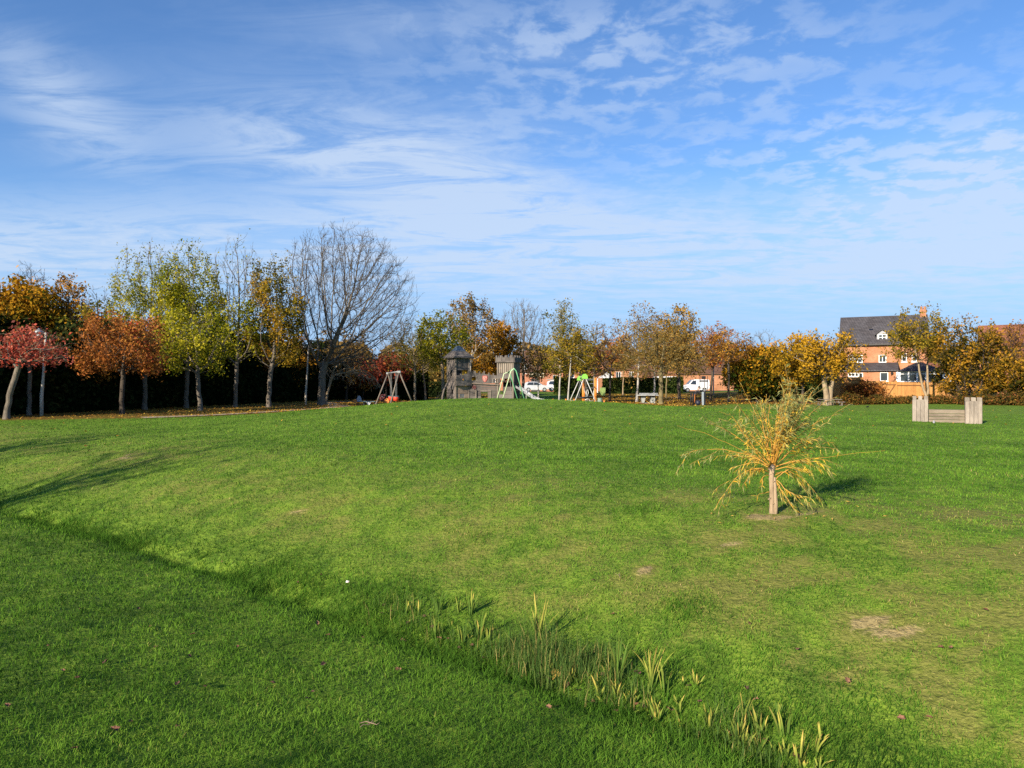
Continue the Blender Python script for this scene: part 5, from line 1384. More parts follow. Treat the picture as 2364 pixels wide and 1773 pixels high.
# legs occupy 8..12 and 27..31 when counted from the lists above
legL = list(range(8, 13)); armL = list(range(13, 17)); legR = list(range(27, 32)); armR = list(range(32, 36))
jj, ee = grow([1, 0, 2, 3] + armL[:3] + armR[:3], .02); try_skin('jacket', jj, ee, simple('jacket', (.018, .02, .028), .8, .3, 8), pe)
jj, ee = grow([0] + legL[:3] + legR[:3], .018); try_skin('trousers', jj, ee, simple('trousers', (.45, .15, .04), .8, .25, 8), pe)
m = MB(); m.lathe([(.05, -.01), (.092, .0), (.097, .05), (.075, .1), (.02, .125)], 14, (.405, 0, 1.53)); part(m, 'hair', simple('hair', (.015, .012, .01), .8), pe, smooth=True)
m = MB()
m.box((.498, -.03, 1.53), (.012, .022, .012)); m.box((.498, .03, 1.53), (.012, .022, .012)); part(m, 'eyes', black, pe)
m = MB(); m.prism([(.49, 1.47), (.525, 1.475), (.5, 1.51)], -.012, .012); part(m, 'nose', skinm, pe)
for s_ in (-1, 1):
    m = MB(); m.box((-.03 + .07 * s_ + .05, .105 * s_, .035), (.27, .1, .08), ch=.02); part(m, 'shoe', black, pe)

# --- castle shaped bench wall on the right
fd = 30.0; kf = fd / FPX / 4.767
x0, y0 = PX(1900 + 1358 / 4.767, fd), fd
ft = thing('fort_bench', 'low timber fort wall with two notched plank towers on the right lawn', 'fort wall', (x0, y0, h1(x0, y0) - .02), R(-28))
fz = lambda cy: CAMZ + (206 * 4.767 - cy) * kf - ft.location.z
fx = lambda cx: (cx - 1358) * kf * .93
zb0 = -.1
for (a, b, t_, yo) in ((1007, 1170, 1122, 0.0), (1548, 1712, 1132, -.12)):
    tp = bpy.data.objects.new('tower', None); link(tp, ft)
    for nm, ya, yb, sd_ in (('front_planks', -.09 + yo, -.03 + yo, 50), ('rear_planks', .45 + yo, .51 + yo, 51)):
        m = MB(); rn = random.Random(int(a) + sd_); nP = 4; wv = (b - a) / nP
        for i in range(nP):
            top = fz(t_) - rn.uniform(0, .02) - (0.0 if i in (0, 3) else 0)
            notch = .13
            m.box(((fx(a + i * wv) + fx(a + (i + 1) * wv)) / 2, (ya + yb) / 2 + rn.uniform(-.006, .006), (zb0 + top - notch) / 2), (wv * kf * .93 - .008, .06, top - notch - zb0), ch=.006)
        nM = 3
        for i in range(nM):
            c_ = a + (b - a) * (.13 + .37 * i)
            m.box((fx(c_), (ya + yb) / 2, fz(t_) - .07), ((b - a) * kf * .22, .055, .15), ch=.006)
        part(m, nm, fort_wood, tp)
    m = MB()
    for xs_ in (a + 4, b - 4):
        m.bb(fx(xs_) - .02, fx(xs_) + .02, -.028 + yo, .448 + yo, zb0, fz(t_) - .14)
    part(m, 'side_planks', fort_wood, tp)
m = MB(); zt_ = fz(1278); zz0 = fz(1412)
nB = 4
for i in range(nB):
    za, zb = zz0 + (zt_ - zz0) * i / nB, zz0 + (zt_ - zz0) * (i + 1) / nB
    m.box(((fx(1172) + fx(1547)) / 2, .1 + .008 * (i % 2), (za + zb) / 2), ((1547 - 1172) * kf * .93 - .01, .07, zb - za - .012), ch=.008)
part(m, 'low_wall', fort_wood_h, ft)
m = MB(); m.box(((fx(1172) + fx(1547)) / 2, .25, zt_ + .012), ((1547 - 1172) * kf * .93 - .02, .34, .045), ch=.008); part(m, 'seat', fort_wood_h, ft)

# --- bench table under the golden tree
x, y, z = on(1916, 61)
pb = thing('picnic_table', 'low grey picnic table in front of the old split trunk', 'picnic table', (x, y, z), R(6))
m = MB()
for i in range(4): m.box((0, -.3 + i * .2, .52), (1.7, .18, .05))
part(m, 'tabletop', post_wood, pb)
for s_ in (-.62, .62): m = MB(); m.beam((s_, -.5, 0), (s_, -.12, .49), .07, .07); m.beam((s_, .5, 0), (s_, .12, .49), .07, .07); part(m, 'leg', post_wood, pb)
for s_ in (-.75, .75): m = MB(); m.box((0, s_, .32), (1.7, .24, .05)); m.bb(-.66, -.58, s_ - .04, s_ + .04, 0, .295); m.bb(.58, .66, s_ - .04, s_ + .04, 0, .295); part(m, 'bench_seat', post_wood, pb)

# --- lamp posts
def lamp(lb, px, d, top, armd, tall):
    x, y, z = on(px, d)
    l_ = thing('lamp_post', lb, 'lamp post', (x, y, z), 0, 'lamp posts among the trees')
    hh = PZ(top, d) - z
    lean = .22 if tall else .05
    m = MB(); m.path([(0, 0, -.1), (0, 0, 1.0), (lean * .45, 0, hh * .5), (lean, 0, hh)], [.09, .085, .065, .05], 10); part(m, 'pole', simple('lamp_pole', (.40, .36, .30), .6, .2, 3), l_, smooth=True)
    m = MB(); m.tube((lean, 0, hh - .05), (lean + armd, 0, hh + .02), .028, n=8); part(m, 'arm', galv, l_)
    hx = lean + armd
    hd = MB(); hd.lathe([(.05, -.12), (.17, -.10), (.24, -.02), (.22, .03), (.09, .12), (.02, .2)], 14, (hx, 0, hh + .03)); ho = part(hd, 'lamp_head', galv, l_, smooth=True)
    m = MB(); m.lathe([(.02, -.22), (.1, -.2), (.15, -.125)], 14, (hx, 0, hh + .03)); part(m, 'lens', simple('lamp_lens', (.55, .56, .55), .2, .05), ho, smooth=True)
    return l_
lamp('nearer lamp post standing among the red cherries', 96, 37.6, 768, -.36, True)
lamp('farther lamp post left of the stout bare tree', 706, 57, 797, -.3, True)
lamp('distant lamp post with a flat head above the exercise machine', 1647, 96, 842, .3, False)

# --- birds
def bird(lb, px, py, mat, sc, rz, d=None):
    p = hit(px, py) if d is None else on(px, d)
    b_ = thing('bird', lb, 'bird', p, rz)
    m = MB()
    ctr = [(-.26, .10), (-.17, .12), (-.08, .135), (.02, .155), (.09, .185), (.12, .225), (.155, .235), (.18, .225), (.225, .215)]
    rad = [.012, .03, .06, .07, .052, .036, .038, .026, .004]
    m.path([(a * sc, 0, (h_) * sc) for a, h_ in ctr], [q * sc for q in rad], 10); part(m, 'body', mat, b_, smooth=True)
    for s_ in (-1, 1):
        m = MB(); m.path([(.0, .025 * s_ * sc, .1 * sc), (-.01, .028 * s_ * sc, .05 * sc), (.0, .028 * s_ * sc, 0), (.04 * sc, .03 * s_ * sc, .004)], [.014 * sc, .007 * sc, .006 * sc, .004 * sc], 5); part(m, 'leg', black, b_)
        m = MB(); m.add([(.05 * sc, .068 * s_ * sc, .19 * sc), (.0, .075 * s_ * sc, .13 * sc), (-.22 * sc, .03 * s_ * sc, .115 * sc), (-.1 * sc, .06 * s_ * sc, .19 * sc), (.05 * sc, .058 * s_ * sc, .188 * sc), (.0, .06 * s_ * sc, .13 * sc), (-.22 * sc, .02 * s_ * sc, .113 * sc), (-.1 * sc, .05 * s_ * sc, .188 * sc)],
                         [(0, 1, 2, 3), (7, 6, 5, 4), (0, 4, 5, 1), (1, 5, 6, 2), (2, 6, 7, 3), (3, 7, 4, 0)]); part(m, 'wing', mat, b_)
    return b_
bird('black crow standing on the lawn behind the willow', 2003, 942, simple('crow_black', (.008, .008, .010), .4), .62, R(12))
bird('pale grey pigeon feeding in front of the fort wall', 2156, 980, simple('pigeon_grey', (.38, .37, .38), .7, .2, 20), .6, R(60))
bird('second black crow half hidden behind the willow tips', 1928, 936, simple('crow_black', (.008, .008, .010), .4), .6, R(150))
# ------------------------------------------------------------------ houses, fence, vehicles
def brick(name, a, b, mortar, sc=1.0):
    if name in MATS: return MATS[name]
    m, t = new_mat(name)
    co = t.n('ShaderNodeTexCoord').outputs['Object']
    s_ = t.n('ShaderNodeSeparateXYZ'); t.set(s_.inputs[0], co)
    c_ = t.n('ShaderNodeCombineXYZ'); t.set(c_.inputs[0], t.math('ADD', s_.outputs[0], s_.outputs[1])); t.set(c_.inputs[1], s_.outputs[2])
    br = t.n('ShaderNodeTexBrick'); t.set(br.inputs['Vector'], c_.outputs[0])
    br.inputs['Color1'].default_value = lin(a); br.inputs['Color2'].default_value = lin(b); br.inputs['Mortar'].default_value = lin(mortar)
    br.inputs['Scale'].default_value = 1.0; br.inputs['Brick Width'].default_value = .225; br.inputs['Row Height'].default_value = .075; br.inputs['Mortar Size'].default_value = .008
    blot = t.noise(co, .9, 5.0, .65)
    col = t.mix(t.rng(blot, .35, .7), br.outputs['Color'], t.mix(1.0, br.outputs['Color'], (.72, .66, .62), 'MULTIPLY'))
    finish(t, col, .9, t.bump(br.outputs['Fac'], -.004, .6), 0, .15)
    MATS[name] = m; return m
def tiles(name, a, b, row=.3):
    if name in MATS: return MATS[name]
    m, t = new_mat(name)
    co = t.n('ShaderNodeTexCoord').outputs['Object']
    s_ = t.n('ShaderNodeSeparateXYZ'); t.set(s_.inputs[0], co)
    w_ = t.n('ShaderNodeTexBrick'); c_ = t.n('ShaderNodeCombineXYZ'); t.set(c_.inputs[0], t.math('ADD', s_.outputs[0], s_.outputs[1])); t.set(c_.inputs[1], s_.outputs[2])
    t.set(w_.inputs['Vector'], c_.outputs[0])
    w_.inputs['Color1'].default_value = lin(a); w_.inputs['Color2'].default_value = lin(b); w_.inputs['Mortar'].default_value = lin([q * .45 for q in lin(a)[:3]])
    w_.inputs['Scale'].default_value = 1.0; w_.inputs['Brick Width'].default_value = .26; w_.inputs['Row Height'].default_value = row * .55; w_.inputs['Mortar Size'].default_value = .012
    col = t.mix(t.rng(t.noise(co, .8, 5), .3, .7), w_.outputs['Color'], t.mix(1.0, w_.outputs['Color'], (.75, .72, .70), 'MULTIPLY'))
    finish(t, col, .75, t.bump(w_.outputs['Fac'], -.02, .7), 0, .25)
    MATS[name] = m; return m
brick_o = brick('brick_orange', (.35, .135, .06), (.45, .19, .09), (.36, .27, .19))
brick_r = brick('brick_red', (.34, .115, .06), (.44, .165, .085), (.36, .28, .22))
slate = tiles('slate_tiles', (.060, .058, .064), (.095, .09, .098))
redtile = tiles('red_tiles', (.22, .085, .05), (.30, .13, .075))
browntile = tiles('brown_tiles', (.13, .07, .045), (.19, .105, .065))
cream = simple('cream_render', (.66, .58, .42), .85, .15, 1.5)
upvc = simple('white_frame', (.78, .79, .78), .45, .06, 3)
glass = simple('window_glass', (.025, .032, .04), .08, .3, 1.0, spec=.6)
fence_m = wood('fence_boards', (.26, .12, .04), (.58, .30, .10), (12, 12, 1.0), .5)
garage = simple('garage_door', (.05, .045, .045), .6, .2, 3)

def wall_holes(mb, x0, x1, z0, z1, y0, y1, holes):
    """a straight wall with real openings, laid up as butted blocks"""
    xs = sorted({x0, x1, *[h[0] for h in holes], *[h[1] for h in holes]})
    for a, b in zip(xs[:-1], xs[1:]):
        zs = [(z0, z1)]
        for ha, hb, hc, hd in holes:
            if ha <= a + 1e-6 and hb >= b - 1e-6:
                zs = [q for p, r_ in zs for q in ((p, min(r_, hc)), (max(p, hd), r_)) if q[1] - q[0] > 1e-4]
        for p, r_ in zs: mb.bb(a, b, y0, y1, p, r_)
def window(root, x0, x1, z0, z1, y, nx_=2, nz_=2, name='window', sill=True, mat=None):
    m = MB(); f_ = .07
    m.bb(x0, x0 + f_, y, y + .07, z0, z1); m.bb(x1 - f_, x1, y, y + .07, z0, z1); m.bb(x0 + f_, x1 - f_, y, y + .07, z0, z0 + f_); m.bb(x0 + f_, x1 - f_, y, y + .07, z1 - f_, z1)
    for i in range(1, nx_): xm = x0 + (x1 - x0) * i / nx_; m.bb(xm - .03, xm + .03, y + .004, y + .06, z0 + f_, z1 - f_)
    for i in range(1, nz_):
        zm = z0 + (z1 - z0) * i / nz_
        for k in range(nx_):
            xa = x0 + (x1 - x0) * k / nx_ + (f_ if k == 0 else .03); xb = x0 + (x1 - x0) * (k + 1) / nx_ - (f_ if k == nx_ - 1 else .03)
            m.bb(xa, xb, y + .006, y + .055, zm - .022, zm + .022)
    w_ = part(m, name, mat or upvc, root)
    m = MB(); m.bb(x0 + .02, x1 - .02, y + .062, y + .072, z0 + .02, z1 - .02); part(m, 'pane', glass, w_)
    if sill: m = MB(); m.bb(x0 - .06, x1 + .06, y - .08, y - .002, z0 - .08, z0 - .005); part(m, 'sill', mat or upvc, w_)
    return w_
def gable_roof(mb, x0, x1, y0, y1, ze, zr, th=.14, ov=.3):
    """ridge along x"""
    ym = (y0 + y1) / 2; s_ = (zr - ze) / (ym - y0)
    zo = ze - ov * s_
    for sg in (0, 1):
        ya = y0 - ov if sg == 0 else y1 + ov
        mb.add([(x0, ya, zo), (x1, ya, zo), (x1, ym, zr), (x0, ym, zr), (x0, ya, zo + th), (x1, ya, zo + th), (x1, ym, zr + th), (x0, ym, zr + th)],
               [(0, 3, 2, 1), (4, 5, 6, 7), (0, 1, 5, 4), (1, 2, 6, 5), (2, 3, 7, 6), (3, 0, 4, 7)])

# --- slate roofed house on the right
hd_ = 76.0; kh = hd_ / FPX / 4.767
x0 = PX(1900 + 660 / 4.767, hd_); z0 = h1(x0, hd_)
ho = thing('house', 'orange brick house with a dark slate roof, dormer and chimney', 'house', (x0, hd_, z0 - .05), R(-27))
th0 = math.atan2(x0, hd_)
hx = lambda cx: hd_ / math.cos(th0) * math.tan(math.atan((1900 + cx / 4.767 - CX0) / FPX) - th0)
hz = lambda cy: CAMZ + (206 * 4.767 - cy) * kh - ho.location.z
xl, xr = hx(185), hx(1158); ze = hz(525); Dp = 7.5
wins = [(275, 435, 748, 660, 3, 2), (612, 697, 748, 660, 2, 1), (865, 922, 742, 650, 1, 2), (976, 1032, 742, 648, 1, 2)]
m = MB(); wall_holes(m, xl, xr, 0, ze, 0, .25, [(hx(a), hx(b), hz(c), hz(d)) for a, b, c, d, _, _ in wins])
m.bb(xl, xl + .25, .25, Dp - .25, 0, ze); m.bb(xr - .25, xr, .25, Dp - .25, 0, ze); m.bb(xl, xr, Dp - .25, Dp, 0, ze)
zr = hz(255) + .35
m.add([(xl, 0, ze), (xl, Dp, ze), (xl, Dp / 2, zr - .02), (xl + .25, 0, ze), (xl + .25, Dp, ze), (xl + .25, Dp / 2, zr - .02)], [(0, 2, 1), (3, 4, 5), (0, 3, 5, 2), (1, 2, 5, 4), (0, 1, 4, 3)])
m.add([(xr - .25, 0, ze), (xr - .25, Dp, ze), (xr - .25, Dp / 2, zr - .02), (xr, 0, ze), (xr, Dp, ze), (xr, Dp / 2, zr - .02)], [(0, 2, 1), (3, 4, 5), (0, 3, 5, 2), (1, 2, 5, 4), (0, 1, 4, 3)])
part(m, 'wall', brick_o, ho)
m = MB(); gable_roof(m, xl - .12, xr + .12, 0, Dp, ze, zr); roof_o = part(m, 'roof', slate, ho)
m = MB(); m.bb(xl - .1, xr + .1, -.42, -.31, ze - .3, ze - .2); part(m, 'gutter', simple('gutter', (.03, .03, .03), .5), ho)
m = MB(); m.bb(xl - .06, xr + .06, -.055, -.003, ze - .36, ze - .12); part(m, 'fascia', simple('cream_band', (.50, .36, .20), .8), ho)
for a, b, c, d, nx2, nz2 in wins: window(ho, hx(a), hx(b), hz(c), hz(d), .06, nx2, nz2)
# dormer
dm = bpy.data.objects.new('dormer', None); link(dm, ho)
da, db, dz0_, dz1_, dap = hx(592), hx(714), hz(508), hz(432), hz(385)
m = MB(); wall_holes(m, da, db, dz0_ + .12, dz1_, .25, .35, [(hx(607), hx(700), hz(503), hz(434))])
m.add([(da, .25, dz1_), (db, .25, dz1_), ((da + db) / 2, .25, dap - .08), (da, .35, dz1_), (db, .35, dz1_), ((da + db) / 2, .35, dap - .08)], [(0, 1, 2), (5, 4, 3), (0, 3, 4, 1), (1, 4, 5, 2), (2, 5, 3, 0)])
m.bb(da, da + .08, .35, 2.2, dz0_ + .12, dz1_); m.bb(db - .08, db, .35, 2.2, dz0_ + .12, dz1_)
part(m, 'dormer_wall', simple('grey_gable', (.30, .31, .33), .7), dm)
m = MB(); xm = (da + db) / 2
for sg in (-1, 1):
    e_ = xm + sg * ((db - da) / 2 + .2)
    m.add([(e_, .1, dz1_ - .12), (xm, .1, dap), (xm, 3.4, dap), (e_, 3.4, dz1_ - .12), (e_, .1, dz1_ - .02), (xm, .1, dap + .1), (xm, 3.4, dap + .1), (e_, 3.4, dz1_ - .02)], [(0, 1, 2, 3), (7, 6, 5, 4), (0, 4, 5, 1), (1, 5, 6, 2), (2, 6, 7, 3), (3, 7, 4, 0)])
part(m, 'dormer_roof', slate, dm)
window(dm, hx(607), hx(700), hz(503), hz(434), .28, 2, 2, 'dormer_window', False)
ch = MB(); cxa, cxb = hx(1086), hx(1152); ch.bb(cxa, cxb, Dp / 2 - .4, Dp / 2 + .4, zr - .5, hz(178)); ch.bb(cxa - .09, cxb + .09, Dp / 2 - .49, Dp / 2 + .49, hz(178), hz(160)); ch.bb(cxa - .03, cxb + .03, Dp / 2 - .43, Dp / 2 + .43, hz(160), hz(153)); cho = part(ch, 'chimney', brick_o, roof_o)
m = MB()
for q in (-.25, .25): m.lathe([(.12, 0), (.1, .35), (.12, .38)], 10, ((cxa + cxb) / 2 + q * .6, Dp / 2, hz(153)))
part(m, 'chimney_pot', simple('terracotta', (.36, .15, .07), .8), cho)
m = MB(); m.box((hx(515), 1.2, hz(350)), (.35, .3, .1)); part(m, 'roof_vent', black, roof_o)
# lean-to at the back
lt = bpy.data.objects.new('lean_to', None); link(lt, ho)
lx0, lx1, ly = hx(200), hx(808), -2.4
lw = [(285, 400, 905, 862, 3, 1), (398, 446, 945, 862, 1, 1), (628, 716, 955, 858, 1, 1)]
m = MB(); wall_holes(m, lx0, lx1, 0, hz(845), ly, ly + .22, [(hx(a), hx(b), hz(c), hz(d)) for a, b, c, d, _, _ in lw]); m.bb(lx0, lx0 + .22, ly + .22, -.003, 0, hz(845)); m.bb(lx1 - .22, lx1, ly + .22, -.003, 0, hz(845)); part(m, 'wall', brick_o, lt)
m = MB(); za, zb = hz(842), hz(762); m.add([(lx0 - .15, ly - .25, za - .05), (lx1 + .15, ly - .25, za - .05), (lx1 + .15, -.06, zb), (lx0 - .15, -.06, zb), (lx0 - .15, ly - .25, za + .08), (lx1 + .15, ly - .25, za + .08), (lx1 + .15, -.06, zb + .13), (lx0 - .15, -.06, zb + .13)], [(0, 3, 2, 1), (4, 5, 6, 7), (0, 1, 5, 4), (1, 2, 6, 5), (2, 3, 7, 6), (3, 0, 4, 7)]); part(m, 'roof', slate, lt)
for a, b, c, d, nx2, nz2 in lw: window(lt, hx(a), hx(b), hz(c), hz(d), ly + .05, nx2, nz2)
m = MB(); m.lathe([(.02, -.12), (.12, -.1), (.12, .05), (.02, .1)], 10, (hx(757), ly - .1, hz(868))); part(m, 'wall_lamp', black, lt)
# conservatory
cs = bpy.data.objects.new('conservatory', None); link(cs, ho)
ca, cb, cy0, cze = hx(838), hx(1300), -3.6, hz(850)
m = MB(); m.add([(ca - .2, cy0 - .2, cze), (cb + .2, cy0 - .2, cze), (cb + .2, -.06, cze), (ca - .2, -.06, cze), (hx(1050) - .3, -1.4, hz(757)), (hx(1050) + .3, -1.4, hz(757)), (hx(1050) + .3, -.06, hz(757)), (hx(1050) - .3, -.06, hz(757))], [(0, 1, 5, 4), (1, 2, 6, 5), (3, 0, 4, 7), (4, 5, 6, 7), (3, 2, 1, 0), (2, 3, 7, 6)]); part(m, 'roof', slate, cs)
m = MB(); m.bb(ca, cb, cy0, cy0 + .2, 0, hz(962)); m.bb(ca, ca + .2, cy0 + .2, -.003, 0, hz(962)); m.bb(cb - .2, cb, cy0 + .2, -.003, 0, hz(962)); part(m, 'wall', brick_o, cs)
npn = 5
for i in range(npn):
    xa, xb = ca + (cb - ca) * i / npn, ca + (cb - ca) * (i + 1) / npn - .004
    w_ = window(cs, xa, xb, hz(962) + .005, cze - .01, cy0 + .02, 1, 1, 'window', False)
    m = MB(); m.bb(xa + .07, xb - .07, cy0 + .024, cy0 + .075, hz(880) - .03, hz(880) + .03); part(m, 'transom', upvc, w_)
m = MB(); m.bb(cb + .02, hx(1392), cy0 + .4, cy0 + .5, hz(968), hz(856)); m.bb(ca - .32, ca - .02, cy0 + .1, cy0 + .2, hz(962), hz(856)); part(m, 'side_panel', upvc, cs)

# --- garden fence
fdp = 69.0; kfe = fdp / FPX / 4.767
x0 = PX(2150, fdp); z0 = h1(x0, fdp)
fe = thing('garden_fence', 'orange timber garden fence in front of the slate roofed house', 'fence', (x0, fdp, z0 - .05))
fxx = lambda cx: PX(1900 + cx / 4.767, fdp) - x0
fzz = lambda cy: CAMZ + (206 * 4.767 - cy) * kfe - fe.location.z
for i, (a, b, t_) in enumerate(((90, 260, 905), (264, 445, 908), (449, 680, 950), (684, 802, 958), (810, 1115, 966), (1121, 1370, 968), (1374, 1640, 960), (1644, 1900, 960))):
    m = MB(); n_ = max(4, int((b - a) / 11)); planks(m, fxx(a), fxx(b), n_, -.015, .012, 0, fzz(t_), 60 + i, gap=.004); pn = part(m, 'panel', fence_m, fe)
    m = MB()
    for zz_ in (fzz(t_) - .28, .35): m.bb(fxx(a) + .02, fxx(b) - .02, -.075, -.03, zz_ - .04, zz_ + .04)
    if i == 3 or i == 2: m.beam((fxx(a + 20), -.06, .5), (fxx(b - 20), -.06, fzz(t_) - .35), .04, .06)
    part(m, 'rail', simple('fence_rail', (.20, .09, .035), .85), pn)
for a in (87, 262, 447, 682, 806, 1118, 1372, 1642, 1902):
    m = MB(); m.box((fxx(a), -.02, fzz(955) / 2 + .04), (.1, .11, fzz(955) + .08)); part(m, 'post', fence_m, fe)

# --- houses further off
def house(lb, pxl, pxr, d, eave_py, ridge_py, depth, wallm, roofm, wins, rz=0, door=None, chimney=None, gable_front=False, upper=None):
    xc = PX((pxl + pxr) / 2, d); z_ = h1(xc, d) - .05
    h_ = thing('house', lb, 'house', (xc, d, z_), rz)
    th_ = math.atan2(xc, d) if abs(rz) > .3 else 0
    X = (lambda p: d / math.cos(th_) * math.tan(math.atan((p - CX0) / FPX) - th_)) if th_ else (lambda p: PX(p, d) - xc)
    Z = lambda p: PZ(p, d) - z_
    a, b, e_, r_ = X(pxl), X(pxr), Z(eave_py), Z(ridge_py)
    m = MB(); wall_holes(m, a, b, 0, e_, 0, .25, [(X(w[0]), X(w[1]), Z(w[3]), Z(w[2])) for w in wins])
    m.bb(a, a + .25, .25, depth - .25, 0, e_); m.bb(b - .25, b, .25, depth - .25, 0, e_); m.bb(a, b, depth - .25, depth, 0, e_)
    if gable_front:
        xm_ = (a + b) / 2
        for ya in (0, depth - .25): m.add([(a, ya, e_), (b, ya, e_), (xm_, ya, r_ - .02), (a, ya + .25, e_), (b, ya + .25, e_), (xm_, ya + .25, r_ - .02)], [(0, 1, 2), (5, 4, 3), (0, 3, 4, 1), (1, 4, 5, 2), (2, 5, 3, 0)])
    else:
        for xa in (a, b - .25): m.add([(xa, 0, e_), (xa, depth, e_), (xa, depth / 2, r_ - .02), (xa + .25, 0, e_), (xa + .25, depth, e_), (xa + .25, depth / 2, r_ - .02)], [(0, 2, 1), (3, 4, 5), (0, 3, 5, 2), (1, 2, 5, 4), (0, 1, 4, 3)])
    part(m, 'wall', wallm, h_)
    m = MB()
    if gable_front:
        m.M = Matrix.Rotation(R(-90), 4, 'Z'); gable_roof(m, -depth - .2, .2, a, b, e_, r_)
    else: gable_roof(m, a - .15, b + .15, 0, depth, e_, r_)
    rf = part(m, 'roof', roofm, h_)
    for w in wins: window(h_, X(w[0]), X(w[1]), Z(w[3]), Z(w[2]), .06, 2, 1)
    m = MB(); m.bb(a - .1, b + .1, -.14, -.003, e_ - .2, e_ - .02); part(m, 'fascia', upvc, h_)
    if upper: m = MB(); m.bb(X(upper[0]), X(upper[1]), -.06, -.004, Z(upper[3]), Z(upper[2])); part(m, 'render_panel', cream, h_)
    if door: m = MB(); m.bb(X(door[0]), X(door[1]), -.05, -.003, 0, Z(door[2])); part(m, 'garage_door', garage, h_)
    if chimney: m = MB(); m.bb(X(chimney) - .4, X(chimney) + .4, depth / 2 - .3, depth / 2 + .3, r_ - .5, r_ + 1.0); part(m, 'chimney', wallm, rf)
    return h_
house('brick house with cream upper wall behind the parked silver hatchback', 1196, 1300, 128, 856, 808, 9, brick_r, browntile, [(1206, 1216, 840, 862), (1276, 1290, 866, 884)], 0, (1226, 1246, 874), None, False, (1222, 1256, 858, 871))
house('brick house half hidden behind the bronze tree and the climbing frame', 1302, 1388, 130, 852, 800, 9, brick_r, browntile, [(1312, 1326, 858, 872), (1336, 1350, 858, 872)], 0, (1350, 1372, 870), 1310)
house('brick house with a gable end facing the park behind the clipped hedge', 1398, 1482, 118, 852, 806, 10, brick_o, browntile, [(1422, 1434, 858, 874), (1452, 1463, 858, 874)], 0, None, None, False)
house('long low brick garage block with a brown tiled roof beside the vans', 1562, 1694, 122, 862, 828, 9, brick_o, browntile, [], R(-2))
house('wide brick house glimpsed left of the gabled one behind thin trees', 1482, 1570, 134, 866, 824, 9, brick_r, browntile, [(1500, 1512, 872, 886)], 0)
house('red tiled brick house at the right edge behind the hawthorns', 2262, 2480, 84, 812, 744, 10, brick_r, redtile, [(2276, 2294, 812 + 2, 834), (2320, 2340, 822, 846)], R(-32), None, None)
house('low red roofed brick house between the slate roofed house and the hawthorns', 2142, 2200, 98, 872, 838, 8, brick_r, redtile, [(2160, 2172, 876, 890)], 0)
house('dark roofed brick house far behind the crenellated tower', 1060, 1180, 140, 868, 838, 9, brick_r, browntile, [(1080, 1094, 872, 884), (1130, 1144, 872, 884)], 0)
# brick pier and white porch gable
x, y, z = on(1276, 119)
pr = thing('brick_pier', 'short brick wall end beside the half hidden white car', 'brick wall', (x, y, z - .05))
m = MB(); m.bb(-.85, .85, -.25, .25, 0, 2.0); part(m, 'wall', brick_o, pr); m = MB(); m.bb(-.95, .95, -.33, .33, 2.003, 2.12); part(m, 'coping', concrete, pr)
x, y, z = on(1398, 108)
pg = thing('porch', 'small dark tiled porch with a white gable left of the clipped hedge', 'porch', (x, y, z - .05))
m = MB(); m.prism([(-1.3, 2.2), (1.0, 2.2), (1.0, 2.5), (.2, 3.1), (-.6, 2.6)], -.1, 0); part(m, 'gable', upvc, pg)
for q in (-1.2, .9): m = MB(); m.bb(q - .07, q + .07, -.07, .07, 0, 2.198); part(m, 'post', upvc, pg)
m = MB(); m.add([(-1.5, -.2, 2.3), (.2, -.2, 3.15), (.2, 2, 3.15), (-1.5, 2, 2.3), (1.3, -.2, 2.5), (1.3, 2, 2.5), (-1.5, -.2, 2.4), (.2, -.2, 3.25), (.2, 2, 3.25), (-1.5, 2, 2.4), (1.3, -.2, 2.6), (1.3, 2, 2.6)], [(0, 1, 2, 3), (9, 8, 7, 6), (1, 4, 5, 2), (8, 11, 10, 7), (0, 6, 7, 1), (1, 7, 10, 4), (3, 2, 8, 9), (2, 5, 11, 8), (0, 3, 9, 6), (4, 10, 11, 5)]); part(m, 'roof', browntile, pg)

